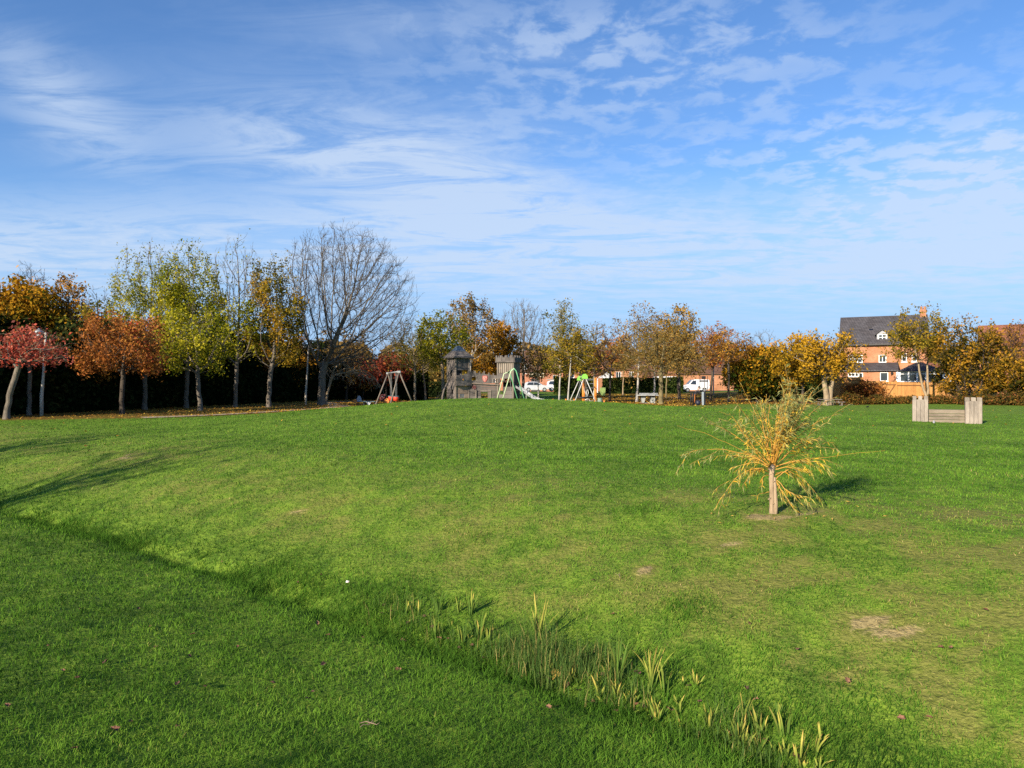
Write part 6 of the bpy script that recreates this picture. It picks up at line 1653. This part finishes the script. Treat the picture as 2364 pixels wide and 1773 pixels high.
# --- vehicles: side profile lofted across the width with tumblehome
def vehicle(lb, cat, name, px, d, L, prof, glass_z, wheels, wr, mat, panes, Wd=1.72, flip=1, dz=0.0):
    x, y, z = on(px, d)
    v_ = thing(name, lb, cat, (x, y, z + .05 + dz), 0 if flip > 0 else math.pi, 'vehicles parked along the road')
    m = MB(); secs = [(-Wd / 2, .0), (-Wd / 2 + .03, .0), (Wd / 2 - .03, 0), (Wd / 2, 0)]
    n_ = len(prof); vs_ = []; fs_ = []
    ys = [-1, -.97, .97, 1]
    for k, yy_ in enumerate(ys):
        for (px2, pz2) in prof:
            tum = max(0, pz2 - glass_z) * .16
            sx = 1.0 if abs(yy_) < .99 else .985
            vs_.append((px2 * sx, math.copysign(Wd / 2 - tum, yy_) * (1 if abs(yy_) > .99 else .975), pz2 if abs(yy_) < .99 else pz2 - (.02 if pz2 > .5 else 0)))
    for k in range(3):
        for i in range(n_):
            j = (i + 1) % n_; fs_.append((k * n_ + i, k * n_ + j, (k + 1) * n_ + j, (k + 1) * n_ + i))
    fs_ += [tuple(range(n_ - 1, -1, -1)), tuple(range(3 * n_, 4 * n_))]
    m.add(vs_, fs_); part(m, 'body', mat, v_)
    for i, pn in enumerate(panes):
        for sg in (-1, 1):
            m = MB(); P = []
            for (a, b) in pn: P.append((a, sg * (Wd / 2 - max(0, b - glass_z) * .16 + .006), b))
            Q = [(a, c - sg * .02, b) for a, c, b in P]; k = len(P)
            m.add(P + Q, [tuple(range(k)), tuple(range(2 * k - 1, k - 1, -1))] + [(i2, i2 + k, (i2 + 1) % k + k, (i2 + 1) % k) for i2 in range(k)]); part(m, 'side_window', glass, v_)
    for wx in wheels:
        for sg in (-1, 1):
            wo = bpy.data.objects.new('wheel', None); link(wo, v_); wo.location = (wx, sg * (Wd / 2 - .08), wr - .05)
            m = MB(); m.tube((0, -.1, 0), (0, .1, 0), wr, n=20); part(m, 'tyre', black, wo)
            m = MB(); m.tube((0, -.108, 0), (0, .108, 0), wr * .6, n=14); part(m, 'rim', steel, wo)
    return v_
silver = simple('silver_paint', (.50, .52, .55), .3, .05, 1, metal=.3, coat=.5)
whitec = simple('white_car_paint', (.60, .61, .62), .3, .04, 1, coat=.5)
def lights(v_, xf, zf, xr, zr_, Wd):
    for sg in (-1, 1):
        m = MB(); m.box((xf, sg * (Wd / 2 - .22), zf), (.1, .34, .15), ch=.02); part(m, 'headlight', simple('lamp_clear', (.65, .66, .66), .15), v_)
        m = MB(); m.box((xr, sg * (Wd / 2 - .12), zr_), (.08, .2, .3), ch=.02); part(m, 'tail_light', simple('lamp_red', (.35, .02, .015), .25), v_)
hp = [(-1.95, .32), (-1.98, .62), (-1.92, .92), (-1.62, 1.36), (-1.2, 1.46), (-.3, 1.48), (.2, 1.42), (.95, .98), (1.6, .86), (1.92, .66), (1.96, .34), (1.2, .2), (-1.2, .2)]
car = vehicle('silver hatchback parked by the trees right of the slide', 'car', 'parked_car', 1238, 113, 4, hp, .92, (-1.22, 1.24), .31, silver, [[(-1.45, .98), (-.45, .96), (-.45, 1.38), (-1.2, 1.36)], [(-.38, .96), (.72, .98), (.15, 1.36), (-.38, 1.38)]], flip=1, dz=.1)
lights(car, 1.88, .66, -1.9, .86, 1.72)
m = MB(); m.add([(.30, -.62, 1.42), (.30, .62, 1.42), (1.0, .7, 1.0), (1.0, -.7, 1.0), (.26, -.62, 1.38), (.26, .62, 1.38), (.96, .7, .96), (.96, -.7, .96)], [(0, 1, 2, 3), (7, 6, 5, 4), (0, 4, 5, 1), (1, 5, 6, 2), (2, 6, 7, 3), (3, 7, 4, 0)]); part(m, 'windscreen', glass, car)
mp = [(-2.1, .34), (-2.14, .7), (-2.06, 1.1), (-1.86, 1.56), (-1.3, 1.68), (0, 1.7), (.5, 1.6), (1.3, 1.08), (1.95, .92), (2.12, .66), (2.14, .36), (1.3, .22), (-1.3, .22)]
car = vehicle('white people carrier half hidden behind the brick pier', 'car', 'parked_car', 1292, 115, 4.2, mp, 1.0, (-1.3, 1.36), .33, whitec, [[(-1.8, 1.05), (-.8, 1.05), (-.8, 1.58), (-1.6, 1.54)], [(-.72, 1.05), (.2, 1.05), (.2, 1.58), (-.72, 1.58)], [(.28, 1.05), (1.05, 1.08), (.5, 1.5), (.28, 1.56)]], 1.8, flip=1, dz=.1)
lights(car, 2.06, .7, -2.06, 1.0, 1.8)
vp = [(-2.6, .4), (-2.66, .7), (-2.62, 2.2), (-2.5, 2.32), (1.0, 2.34), (1.35, 2.2), (1.85, 1.38), (2.45, 1.14), (2.68, .86), (2.7, .42), (1.8, .28), (-1.8, .28)]
van = vehicle('white panel van partly hidden by birch trunks', 'van', 'panel_van', 1529, 112, 5.3, vp, 1.2, (-1.7, 1.85), .34, whitec, [[(.55, 1.3), (1.5, 1.34), (1.1, 2.05), (.55, 2.1)]], 1.95, flip=-1, dz=.05)
lights(van, 2.6, .82, -2.6, 1.1, 1.95)
m = MB(); m.bb(-2.3, .3, .985, .992, .55, .62); part(m, 'rub_strip', black, van)
vp2 = [(-2.0, .38), (-2.06, .7), (-2.04, 1.7), (-1.9, 1.82), (.2, 1.84), (.6, 1.74), (1.12, 1.12), (1.82, .96), (2.05, .72), (2.08, .4), (1.4, .24), (-1.4, .24)]
van = vehicle('silver white small van parked in front of the long brick garage block', 'van', 'panel_van', 1604, 112, 4.1, vp2, 1.0, (-1.25, 1.3), .32, simple('pale_silver_paint', (.62, .64, .68), .3, .05, 1, coat=.5), [[(.0, 1.06), (.95, 1.1), (.5, 1.62), (.0, 1.7)]], 1.75, flip=-1, dz=.05)
lights(van, 2.0, .7, -2.02, .9, 1.75)
m = MB(); m.add([(.66, -.66, 1.72), (.66, .66, 1.72), (1.16, .74, 1.15), (1.16, -.74, 1.15), (.6, -.66, 1.66), (.6, .66, 1.66), (1.1, .74, 1.09), (1.1, -.74, 1.09)], [(0, 1, 2, 3), (7, 6, 5, 4), (0, 4, 5, 1), (1, 5, 6, 2), (2, 6, 7, 3), (3, 7, 4, 0)]); part(m, 'windscreen', glass, van)
m = MB(); m.bb(-1.9, .0, .885, .892, .5, .58); part(m, 'rub_strip', black, van)
m = MB(); m.box((2.06, 0, .48), (.1, 1.6, .22), ch=.03); part(m, 'bumper', black, van)
# ------------------------------------------------------------------ young willow
wx, wy, wz = hit(1783, 1186)
wil = thing('willow_tree', 'small pollarded willow with yellow shoots and narrow leaves on the lawn', 'tree', (wx, wy, wz - .02))
kw = wy / FPX / 4.424
def wl(cx, cy, dy=0.0):
    """crop position of the willow close-up -> local point, dy metres deeper"""
    s_ = (wy + dy) / wy
    px, py = 1550 + cx / 4.424, 880 + cy / 4.424
    return np.array([PX(px, wy + dy) - wx, dy, PZ(py, wy + dy) - (wz - .02)])
rng = np.random.default_rng(77)
m = MB()
m.path([wl(1030, 1375), wl(1028, 1300), wl(1027, 1150), wl(1022, 1000), wl(1026, 900), wl(1034, 850)], [.046, .035, .031, .031, .036, .027], 12)
m.path([wl(1062, 1365, -.015), wl(1064, 1250, -.015), wl(1058, 1100, -.01), wl(1050, 980, -.005)], [.034, .028, .024, .018], 8)
for k in range(26):
    cy = 860 + 440 * rng.random(); az = rng.random() * 6.28; c0 = wl(1028, cy)
    m.tube(c0 + np.array([math.cos(az) * .028, math.sin(az) * .028, 0]), c0 + np.array([math.cos(az) * .05, math.sin(az) * .05, .012]), .009, .005, 6)
part(m, 'trunk', bark('bark_willow', (.13, .085, .05), (.42, .32, .21)), wil, smooth=True)
SH = [((1000, 880), (760, 690), (470, 330), 0, 1), ((1010, 860), (720, 600), (480, 420), .1, 1), ((1010, 860), (640, 560), (165, 395), -.15, .8), ((1005, 860), (560, 600), (-10, 445), .1, .0), ((1005, 870), (520, 590), (-30, 715), -.1, .55),
      ((1000, 880), (800, 800), (480, 830), .15, .9), ((985, 925), (640, 800), (270, 1270), -.2, 1), ((1000, 930), (820, 870), (560, 860), -.3, 1), ((1015, 840), (880, 330), (645, -10), .1, .15), ((1012, 850), (960, 560), (850, 190), .2, 1),
      ((1020, 850), (930, 480), (960, 140), .35, 1), ((1030, 850), (1040, 520), (1020, 250), -.1, 1), ((1035, 850), (1090, 560), (1180, 120), .15, 1), ((1040, 850), (1130, 480), (1245, -60), .2, 1), ((1045, 850), (1190, 540), (1300, -20), -.1, 1),
      ((1045, 850), (1240, 520), (1480, 130), .2, 1), ((1050, 855), (1290, 480), (1560, 60), -.15, .9), ((1050, 850), (1300, 520), (1900, 330), .1, 1), ((1055, 850), (1320, 470), (1780, 210), .3, 1), ((1055, 860), (1350, 600), (1690, 460), -.2, 1),
      ((1055, 860), (1380, 640), (1660, 570), .2, 1), ((1060, 870), (1400, 760), (2230, 705), .0, .05), ((1060, 870), (1360, 720), (1860, 640), .15, 1), ((1060, 880), (1400, 720), (1810, 930), -.2, 1), ((1060, 880), (1330, 780), (1760, 760), .2, 1),
      ((1060, 960), (1350, 840), (1640, 1240), .1, .9), ((1070, 1000), (1230, 870), (1560, 900), -.1, 1), ((1075, 1010), (1180, 1120), (1480, 1190), -.2, 1), ((1070, 1020), (1180, 1090), (1330, 1240), -.25, .8), ((1068, 1030), (1100, 1090), (1125, 1160), -.05, 1),
      ((1000, 1130), (900, 1135), (820, 1132), 0, .1), ((990, 960), (900, 960), (900, 1080), -.1, 1), ((1070, 940), (1250, 900), (1450, 1050), .25, .8), ((985, 900), (880, 830), (680, 1000), -.25, .9), ((1000, 890), (820, 740), (600, 700), .3, 1),
      ((1065, 900), (1250, 860), (1500, 900), -.3, .9), ((1000, 860), (700, 760), (430, 750), .25, .9)]
for k in range(26):
    u = rng.normal(size=2) * np.array([.42, .42])
    tip = (1270 + 360 * u[0] * .75, 330 + 260 * u[1])
    SH.append(((1010 + 50 * rng.random(), 850 + 30 * rng.random()), (1040 + (tip[0] - 1040) * (.35 + .2 * rng.random()), 850 + (tip[1] - 850) * (.6 + .2 * rng.random())), tip, rng.normal() * .4, 1))
for k in range(7):
    tip = (560 + 420 * rng.random(), 250 + 520 * rng.random())
    SH.append(((1000 + 40 * rng.random(), 850 + 30 * rng.random()), (1030 + (tip[0] - 1030) * .5, 850 + (tip[1] - 850) * .72), tip, rng.normal() * .4, 1))
SH = [(a, (1040 + (b[0] - 1040) * (.80 if l > .6 else .95), b[1]), (1040 + (c[0] - 1040) * (.80 if l > .6 else .95), c[1] - (40 if c[1] < 700 and l > .6 else 0)), d, l) for a, b, c, d, l in SH]
P = []; RR = []; LVS = []; tones = []
K = 12; s = np.linspace(0, 1, K + 1)[:, None]
for a, b, c, dy, lf_ in SH:
    p0, p1, p2 = wl(*a), wl(*b, dy * .5), wl(*c, dy)
    Q = p0 * (1 - s) ** 2 + 2 * p1 * s * (1 - s) + p2 * s ** 2
    Q[1:] += np.cumsum(rng.normal(size=(K, 3)), 0) * .007
    Q[:, 2] -= .05 * s[:, 0] ** 4 * (lf_ > .3)
    P.append(Q); RR.append(np.linspace(.0062, .0018, K + 1) * (.62 if lf_ < .3 and c[0] != 645 else 1))
P = np.array(P); RR = np.array(RR)
lfd = np.array([q[4] for q in SH])
good = np.nonzero(lfd > .3)[0]
P2, R2, pi2, t2 = shoots(rng, P[good], RR[good], 4, .3, .98, .5, .42, 6, .0, .09, .6, None, .06)
R2 = np.maximum(R2, .0018)
def leaves_on(Q, dens, base_t, curve_t):
    out = []
    N = len(Q)
    L = np.linalg.norm(np.diff(Q, axis=1), axis=2).sum(1)
    for i in range(N):
        n_ = int(L[i] / .030 * dens[i])
        if n_ < 1: continue
        t_ = base_t + (1 - base_t) * (np.arange(n_) + .5 * rng.random(n_)) / n_
        p, tn, _ = sample(Q, np.zeros(Q.shape[:2]), np.full(n_, i), t_)
        out.append((p, tn, np.full(n_, t_.mean()) * 0 + t_))
    return [np.concatenate(q) for q in zip(*out)]
for Q, dens, bt, off in ((P, lfd, .28, 0.0), (P2, np.ones(len(P2)) * 1.05, .1, .15)):
    p, tn, tt = leaves_on(Q, dens, bt, 0)
    n_ = len(p)
    dirv = nrm(tn * .7 + rng.normal(size=(n_, 3)) * .42 + np.array([.12, 0, -.42]))
    ln = (.058 + .05 * rng.random(n_))[:, None]
    sd_ = nrm(np.cross(dirv, rng.normal(size=(n_, 3))))
    w_ = (.0042 + .0028 * rng.random(n_))[:, None]
    m1 = p + dirv * ln * .4; tip = p + dirv * ln + np.array([0, 0, -.012])
    LVS.append(np.stack([p, m1 - sd_ * w_, tip, m1 + sd_ * w_], 1))
    rad = np.linalg.norm(p - wl(1060, 800), axis=1)
    tones.append(np.clip(1.04 - rad * .80 + .30 * rng.normal(size=n_) - off * .3 - .10 * (p[:, 2] > .95), 0, 1))
V1, F1 = tubes(P, RR, 6)
obj_np('branches', V1, F1, simple('willow_shoot', (.46, .24, .04), .5, .25, 9), wil, smooth=True)
V2, F2 = tubes(P2, R2, 4)
obj_np('twigs', V2, F2, simple('willow_twig', (.36, .22, .05), .5, .25, 9), wil)
LV = np.concatenate(LVS); tn_ = np.concatenate(tones)
obj_np('crown', LV.reshape(-1, 3), np.arange(len(LV) * 4).reshape(-1, 4), leafmat('leaf_willow', [(0, (.25, .27, .11)), (.2, (.14, .16, .045)), (.4, (.30, .30, .12)), (.6, (.46, .40, .09)), (.8, (.58, .40, .05)), (1, (.62, .35, .035))], .3), wil, np.repeat(tn_, 4))

# ------------------------------------------------------------------ irises, rushes and rough grass in the ditch
iris_mat = leafmat('iris_leaf', [(0, (.035, .085, .02)), (.35, (.12, .20, .035)), (.6, (.30, .32, .06)), (.8, (.52, .40, .10)), (1, (.46, .24, .08))], .25)
def iris(label, px, py, hpx, n_, dryf, seed, spread=.5):
    rn = np.random.default_rng(seed)
    bx, by, bz = hit(px, py)
    hm = hpx / FPX * by; n_ = int(n_ * 1.45)
    V = []; F = []; TN = []
    for k in range(n_):
        az = rn.random() * 6.28; L = hm * (.55 + .55 * rn.random()); w_ = .0055 + .0045 * rn.random()
        ln = spread * (.15 + .6 * rn.random()) * (1 if rn.random() < .85 else 1.8)
        base = np.array([math.cos(az), math.sin(az), 0]) * .035 * rn.random()
        fa = rn.random() * 6.28; side = np.array([math.cos(fa), math.sin(fa), 0])
        tdry = np.clip(dryf + .3 * rn.normal(), 0, 1)
        o = len(V)
        for i in range(7):
            u = i / 6
            c = base + np.array([math.cos(az), math.sin(az), 0]) * (ln * L * u ** 1.7) + np.array([0, 0, L * (u - .12 * ln * u ** 3)])
            ww = w_ * (1 - .2 * u if i < 5 else (.5 if i == 5 else .05))
            V += [c - side * ww, c + side * ww]; tv = np.clip(.12 + .12 * rn.random() + tdry * (.12 + .62 * u), 0, 1); TN += [tv, tv]
            if i < 6: F.append((o + 2 * i, o + 2 * i + 1, o + 2 * i + 3, o + 2 * i + 2))
    o = obj_np('iris_clump', np.array(V), np.array(F), iris_mat, None, np.array(TN))
    o.location = (bx, by, bz - .015)
    return tag(o, label, 'plant', 'iris clumps in the ditch')
c8 = lambda cx, cy: (800 + cx / 2.011, 1280 + cy / 2.011)
IR = [((578, 275), 48, 10, .45, 'pale green iris with upright swords at the upstream end of the rushes'), ((520, 272), 34, 7, .4, 'short green iris just left of the upright pale one'), ((428, 265), 44, 9, .15, 'thin dark green iris farthest up the ditch'),
      ((540, 415), 46, 9, .35, 'green iris fan at the near edge left of the rushes'), ((618, 395), 58, 10, .55, 'tall yellow tipped iris against the left of the rushes'), ((658, 405), 36, 5, .8, 'dry tan iris blades beside the rushes'),
      ((890, 415), 86, 15, .75, 'largest yellow iris standing up out of the rushes'), ((1258, 585), 92, 12, .35, 'tall dark green iris with one brown stalk at the right end of the rushes'), ((1412, 620), 98, 12, .65, 'tall yellow green iris right of the rushes, spreading like a fan'),
      ((1478, 642), 66, 7, .6, 'medium yellow iris just right of the tall fan'), ((1172, 665), 44, 5, .8, 'leaning yellow iris blades below the rushes'), ((1312, 692), 40, 7, .45, 'short bright iris tuft below the dark green one'),
      ((1440, 785), 36, 7, .8, 'dry tan iris tuft nearest the viewer slope'), ((1682, 802), 56, 9, .7, 'low tan and yellow iris tuft farther down the ditch'), ((1842, 765), 52, 6, .55, 'iris with one tall brown tipped blade'),
      ((1822, 862), 62, 9, .55, 'spread low iris with a long leaning tan blade'), ((1918, 822), 48, 6, .75, 'narrow dry iris between two low clumps'), ((2028, 842), 54, 8, .6, 'yellow green iris near the lower end of the ditch'), ((2005, 740), 22, 5, .35, 'tiny bright green iris shoot above the lower clumps'),
      ((1560, 612), 28, 5, .55, 'stubby pale iris sprouting right of the medium one'), ((1625, 612), 34, 5, .9, 'withered brown iris stalks on the far side'), ((2105, 975), 60, 7, .8, 'thin dry iris stalks at the bottom edge of the photo'), ((2170, 930), 50, 6, .7, 'last dry iris before the bottom right corner'),
      ((1210, 600), 30, 6, .4, 'small green iris hidden at the foot of the rushes'), ((300, 265), 22, 4, .8, 'few tan blades at the upper end of the ditch plants'), ((425, 385), 40, 7, .3, 'green iris left of the near fan, half in shade')]
for k, ((cx, cy), hp_, n_, dr_, lb) in enumerate(IR):
    iris(lb, *c8(cx, cy), hp_ * 1.25, n_, dr_, 300 + k)
rng = np.random.default_rng(9)
for k in range(44):
    u_ = rng.random(); cx = 880 + 1330 * u_; cy = 520 + 470 * u_ + rng.normal() * 42
    if rng.random() < .25: cx = 250 + 420 * rng.random(); cy = 270 + (cx - 250) * .35 + rng.normal() * 25
    o = iris('short yellow green iris tuft sprouting along the ditch', *c8(cx, cy), 16 + 34 * rng.random(), int(3 + 4 * rng.random()), .2 + .6 * rng.random(), 500 + k, .7)
    o['group'] = 'short iris tufts along the ditch'
rc = np.array([hit(*c8(*q))[:2] for q in ((640, 430), (760, 470), (900, 490), (1010, 520), (1120, 560), (1230, 570))])
n_ = 2300; u = rng.random(n_) * (len(rc) - 1.001); i_ = u.astype(int); fr = (u - i_)[:, None]
p = rc[i_] * (1 - fr) + rc[i_ + 1] * fr + rng.normal(size=(n_, 2)) * np.array([.13, .19])
keep = rng.random(n_) < np.clip((vnoise(p[:, 0] * 4, p[:, 1] * 4, 51) - .22) * 2.2, .04, 1); p = p[keep]; u = u[keep]; n_ = len(p)
m2 = 1500; w2 = rng.random(m2); Dq = np.array([hit(*c8(*q))[:2] for q in ((150, 230), (420, 330), (700, 470), (1000, 600), (1300, 690), (1600, 800), (1850, 900), (2100, 1000))])
i2 = (w2 * 6.999).astype(int); f2 = (w2 * 6.999 - i2)[:, None]; q2 = Dq[i2] * (1 - f2) + Dq[i2 + 1] * f2 + rng.normal(size=(m2, 2)) * np.array([.12, .2])
k2 = vnoise(q2[:, 0] * 3.1, q2[:, 1] * 3.1, 54) > .42; q2 = q2[k2]
p = np.concatenate([p, q2]); u = np.concatenate([u, np.full(len(q2), .35)]); n_ = len(p)
env_ = .55 + .45 * np.sin(np.clip(u / 5, .03, .97) * np.pi) * (.6 + .8 * vnoise(p[:, 0] * 3, p[:, 1] * 3, 53))
tag(blades('rushes', p[:, 0], p[:, 1], (.13 + .24 * rng.random(n_)) * env_, .0042 + .002 * rng.random(n_), .1 + .5 * rng.random(n_) ** 2, np.clip(.12 + .35 * rng.random(n_) + (rng.random(n_) > .9) * .5, 0, 1),
           leafmat('rush_leaf', [(0, (.035, .075, .022)), (.3, (.07, .135, .03)), (.6, (.15, .18, .045)), (1, (.42, .32, .12))], .25), rng), 'stand of thin dark green rushes in the ditch', 'rushes', kind='stuff')
# rank grass along the ditch line and coarse tufts on the far bank
tx, ty, tl = [], [], []
D = np.array(DITCH[3:16], float)
for a, b in zip(D[:-1], D[1:]):
    L = np.hypot(*(b - a)); n_ = int(L * 900)
    u = rng.random(n_)[:, None]; q = a * (1 - u) + b * u + rng.normal(size=(n_, 2)) * .16
    k = vnoise(q[:, 0] * 1.8, q[:, 1] * 1.8, 52) > .38
    tx.append(q[k, 0]); ty.append(q[k, 1])
for px, py, n_, sg in ((1590, 1415, 260, .16), (1480, 1180, 160, .2), (700, 1345, 200, .16), (640, 1310, 260, .2), (850, 1370, 240, .2), (910, 1380, 260, .22), (1090, 1255, 120, .2)):
    g_ = hit(px, py); q = np.array(g_[:2]) + rng.normal(size=(n_, 2)) * sg
    tx.append(q[:, 0]); ty.append(q[:, 1])
tx, ty = np.concatenate(tx), np.concatenate(ty); n_ = len(tx)
tag(blades('rank_grass', tx, ty, .06 + .07 * rng.random(n_), .0045 + .0025 * rng.random(n_), .3 + .8 * rng.random(n_), np.clip(.05 + .3 * rng.random(n_), 0, 1), grass_mat, rng), 'longer rank grass tufts along the ditch', 'grass', kind='stuff')

# ------------------------------------------------------------------ fallen leaves, twigs and a scrap of litter
def leaf_mesh(name, mat, seed, lobed=True):
    rn = np.random.default_rng(seed); n_ = 12; V = [(0, 0, .012)]; 
    for k in range(n_):
        an = 2 * math.pi * k / n_; r_ = .5 * (1 if k % 2 == 0 or not lobed else .68) * (.85 + .3 * rn.random()) * (1.25 if k == 0 else 1)
        V.append((r_ * math.cos(an), r_ * .72 * math.sin(an), .22 * (math.sin(an) ** 2) * (.4 + rn.random()) + .06 * rn.random()))
    V += [(-.5, .0, .03), (-.85, .03, .10), (-.85, .045, .10), (-.5, .02, .03)]
    F = [(0, 1 + k, 1 + (k + 1) % n_) for k in range(n_)]
    me = bpy.data.meshes.new(name); me.from_pydata(V, [], F + [(n_ + 1, n_ + 2, n_ + 3, n_ + 4)]); me.materials.append(mat); me.update(); return me
LMS = {'brown': [leaf_mesh('fallen_leaf', simple('dead_leaf_brown', (.13, .06, .035), .85, .45, 9), 1), leaf_mesh('fallen_leaf', simple('dead_leaf_dark', (.085, .04, .03), .85, .4, 9), 2), leaf_mesh('fallen_leaf', simple('dead_leaf_tan', (.20, .10, .055), .85, .4, 9), 3)],
       'yellow': [leaf_mesh('fallen_leaf', simple('dead_leaf_yellow', (.52, .34, .07), .8, .3, 9), 4)]}
rnd = random.Random(4)
def fallen(lb, px, py, kind_, size, grp):
    x, y, z = hit(px, py)
    me = rnd.choice(LMS[kind_])
    o = bpy.data.objects.new('fallen_leaf', me); COL.objects.link(o)
    o.location = (x, y, z + .025); o.rotation_euler = (rnd.uniform(-.5, .5), rnd.uniform(-.5, .5), rnd.uniform(0, 6.28))
    o.scale = (size, size, size)
    return tag(o, lb, 'leaf', grp)
c1 = lambda cx, cy: (cx / 1.8433, 900 + cy / 1.8433)
for cx, cy in ((1365, 795), (945, 738), (1265, 828), (1690, 1200), (1640, 960), (1375, 1180), (1395, 1055), (1350, 1003), (1160, 1262), (755, 1265), (880, 1275), (1310, 1330), (755, 1450), (265, 1210), (320, 1545), (490, 1462), (70, 1465), (330, 1240), (450, 1172), (345, 942), (640, 1020), (1545, 1065), (555, 1430), (820, 1052), (590, 940), (30, 1360), (1330, 1300), (210, 1100), (1010, 1105), (665, 1108), (1715, 1078), (805, 1145)):
    fallen('small curled brown fallen leaf lying in the grass of the near slope', *c1(cx, cy), 'brown', rnd.uniform(.04, .07), 'brown leaves on the near slope')
for cx, cy in ((160, 285), (205, 275), (285, 328), (360, 300), (400, 350), (430, 400), (580, 440), (522, 448), (730, 490), (700, 495), (775, 525), (820, 562), (865, 552), (890, 570), (930, 590), (1030, 620), (1075, 650), (1185, 575), (1200, 572), (1345, 560), (1360, 570), (1355, 715), (1380, 725), (1420, 775), (1250, 745), (1140, 700), (940, 725), (975, 722), (1590, 625), (1780, 855), (1850, 870), (1945, 880), (1900, 690), (1855, 635), (470, 405), (640, 495), (245, 548), (175, 245), (1500, 735), (1640, 700), (2090, 960)):
    fallen('curled brown fallen leaf caught along the ditch among the irises', *c8(cx, cy), 'brown', rnd.uniform(.045, .075), 'brown leaves along the ditch')
fallen('large pale yellow fallen leaf lying below the rushes', *c8(972, 572), 'yellow', .13, None)
c2 = lambda cx, cy: (1164 + cx / 1.8433, 900 + cy / 1.8433)
for cx, cy in ((1250, 1118), (1040, 1005), (1460, 1250), (835, 942), (380, 820), (1860, 1110), (2050, 950), (2350, 1100), (1550, 865), (1070, 825), (460, 965), (1690, 1415), (1810, 1410), (1900, 1110)):
    fallen('brown fallen leaf on the dry grass of the far bank', *c2(cx, cy), 'brown', rnd.uniform(.045, .07), 'brown leaves on the far bank')
for cx, cy in ((410, 1370), (620, 1395), (1375, 1420), (1560, 1400), (1640, 1428), (1885, 1415), (1900, 1300), (780, 1390), (490, 1465), (1460, 1380), (1050, 1425), (2180, 1400), (1800, 1250), (560, 1290), (420, 1200)):
    px, py = 1550 + cx / 4.424, 880 + cy / 4.424
    o = fallen('slim yellow willow leaf lying on the lawn under the willow', px, py, 'yellow', rnd.uniform(.06, .09), 'yellow leaves under the willow')
    o.scale[1] *= .3; o.scale[2] *= .35; o.rotation_euler[0] *= .4; o.rotation_euler[1] *= .4
def twig(lb, px, py, L, seed):
    rn = random.Random(seed); x, y, z = hit(px, py); a = rn.uniform(0, 6.28)
    m = MB(); m.path([(math.cos(a) * L * u + rn.uniform(-.01, .01), math.sin(a) * L * u + rn.uniform(-.01, .01), .03 + rn.uniform(0, .02)) for u in (-.5, -.2, .1, .35, .5)], [.0022, .003, .003, .0022, .001], 5)
    m.path([(math.cos(a) * L * .1, math.sin(a) * L * .1, .035), (math.cos(a + .7) * L * .38, math.sin(a + .7) * L * .38, .05)], [.002, .001], 5)
    o = part(m, 'fallen_twig', simple('twig_dead', (.24, .17, .12), .9, .3, 12), None); o.location = (x, y, z)
    return tag(o, lb, 'twig')
twig('thin pale fallen twig in the near grass at the left of the lower middle', *c1(1560, 1445), .13, 1)
twig('thin fallen twig across the near slope below the upper irises', *c8(105, 812), .16, 2)
twig('fine brown fallen twig on the dry grass of the far bank', *c8(1265, 115), .16, 3)
x, y, z = hit(802, 1352)
m = MB(); m.add([(-.05, -.03, .02), (.05, -.035, .03), (.055, .03, .06), (-.045, .035, .075), (0, 0, .045)], [(0, 1, 4), (1, 2, 4), (2, 3, 4), (3, 0, 4)])
sc_ = part(m, 'litter_scrap', white, None); sc_.scale = (.38, .38, .38); sc_.location = (x, y, z + .03); tag(sc_, 'crumpled white litter scrap with a red mark in the ditch', 'litter')
m = MB(); m.add([(.005, -.03, .042), (.05, -.033, .046), (.03, .0, .056)], [(0, 1, 2)]); part(m, 'red_print', redp, sc_)

# ------------------------------------------------------------------ leaf litter under the trees (nobody could count it)
rng = np.random.default_rng(12)
N0 = 90000
lx = rng.uniform(-34, 36, N0); ly_ = rng.uniform(31, 100, N0)
k = rng.random(N0) < litter_mask(lx, ly_) * (.35 + .65 * vnoise(lx * 1.1, ly_ * 1.1, 61)); lx, ly_ = lx[k], ly_[k]
ex_ = rng.random((2600, 2)) * np.array([60, 26]) + np.array([-30, 20]); kk_ = rng.random(2600) < .12 + .5 * (ex_[:, 1] > 40); lx = np.r_[lx, ex_[kk_, 0]]; ly_ = np.r_[ly_, ex_[kk_, 1]]
n_ = len(lx); sz = (.075 + .06 * rng.random(n_)) * np.clip(ly_ / 50, .8, 1.5); az = rng.random(n_) * 6.28
u_ = np.stack([np.cos(az), np.sin(az), rng.normal(size=n_) * .25], -1) * sz[:, None] * .5; v_ = np.stack([-np.sin(az), np.cos(az), rng.normal(size=n_) * .3], -1) * sz[:, None] * .38
c = np.stack([lx, ly_, H(lx, ly_) + .045], -1)
LVv = np.stack([c - u_, c - v_, c + u_, c + v_], 1).reshape(-1, 3)
tag(obj_np('leaf_litter', LVv, np.arange(n_ * 4).reshape(-1, 4), leafmat('litter_leaf', [(0, (.12, .055, .02)), (.3, (.28, .12, .03)), (.6, (.46, .28, .045)), (.85, (.60, .42, .06)), (1, (.34, .10, .03))], .15), None, np.repeat(rng.random(n_), 4)),
    'yellow and brown fallen leaves carpeting the ground under the trees', 'leaf litter', kind='stuff')
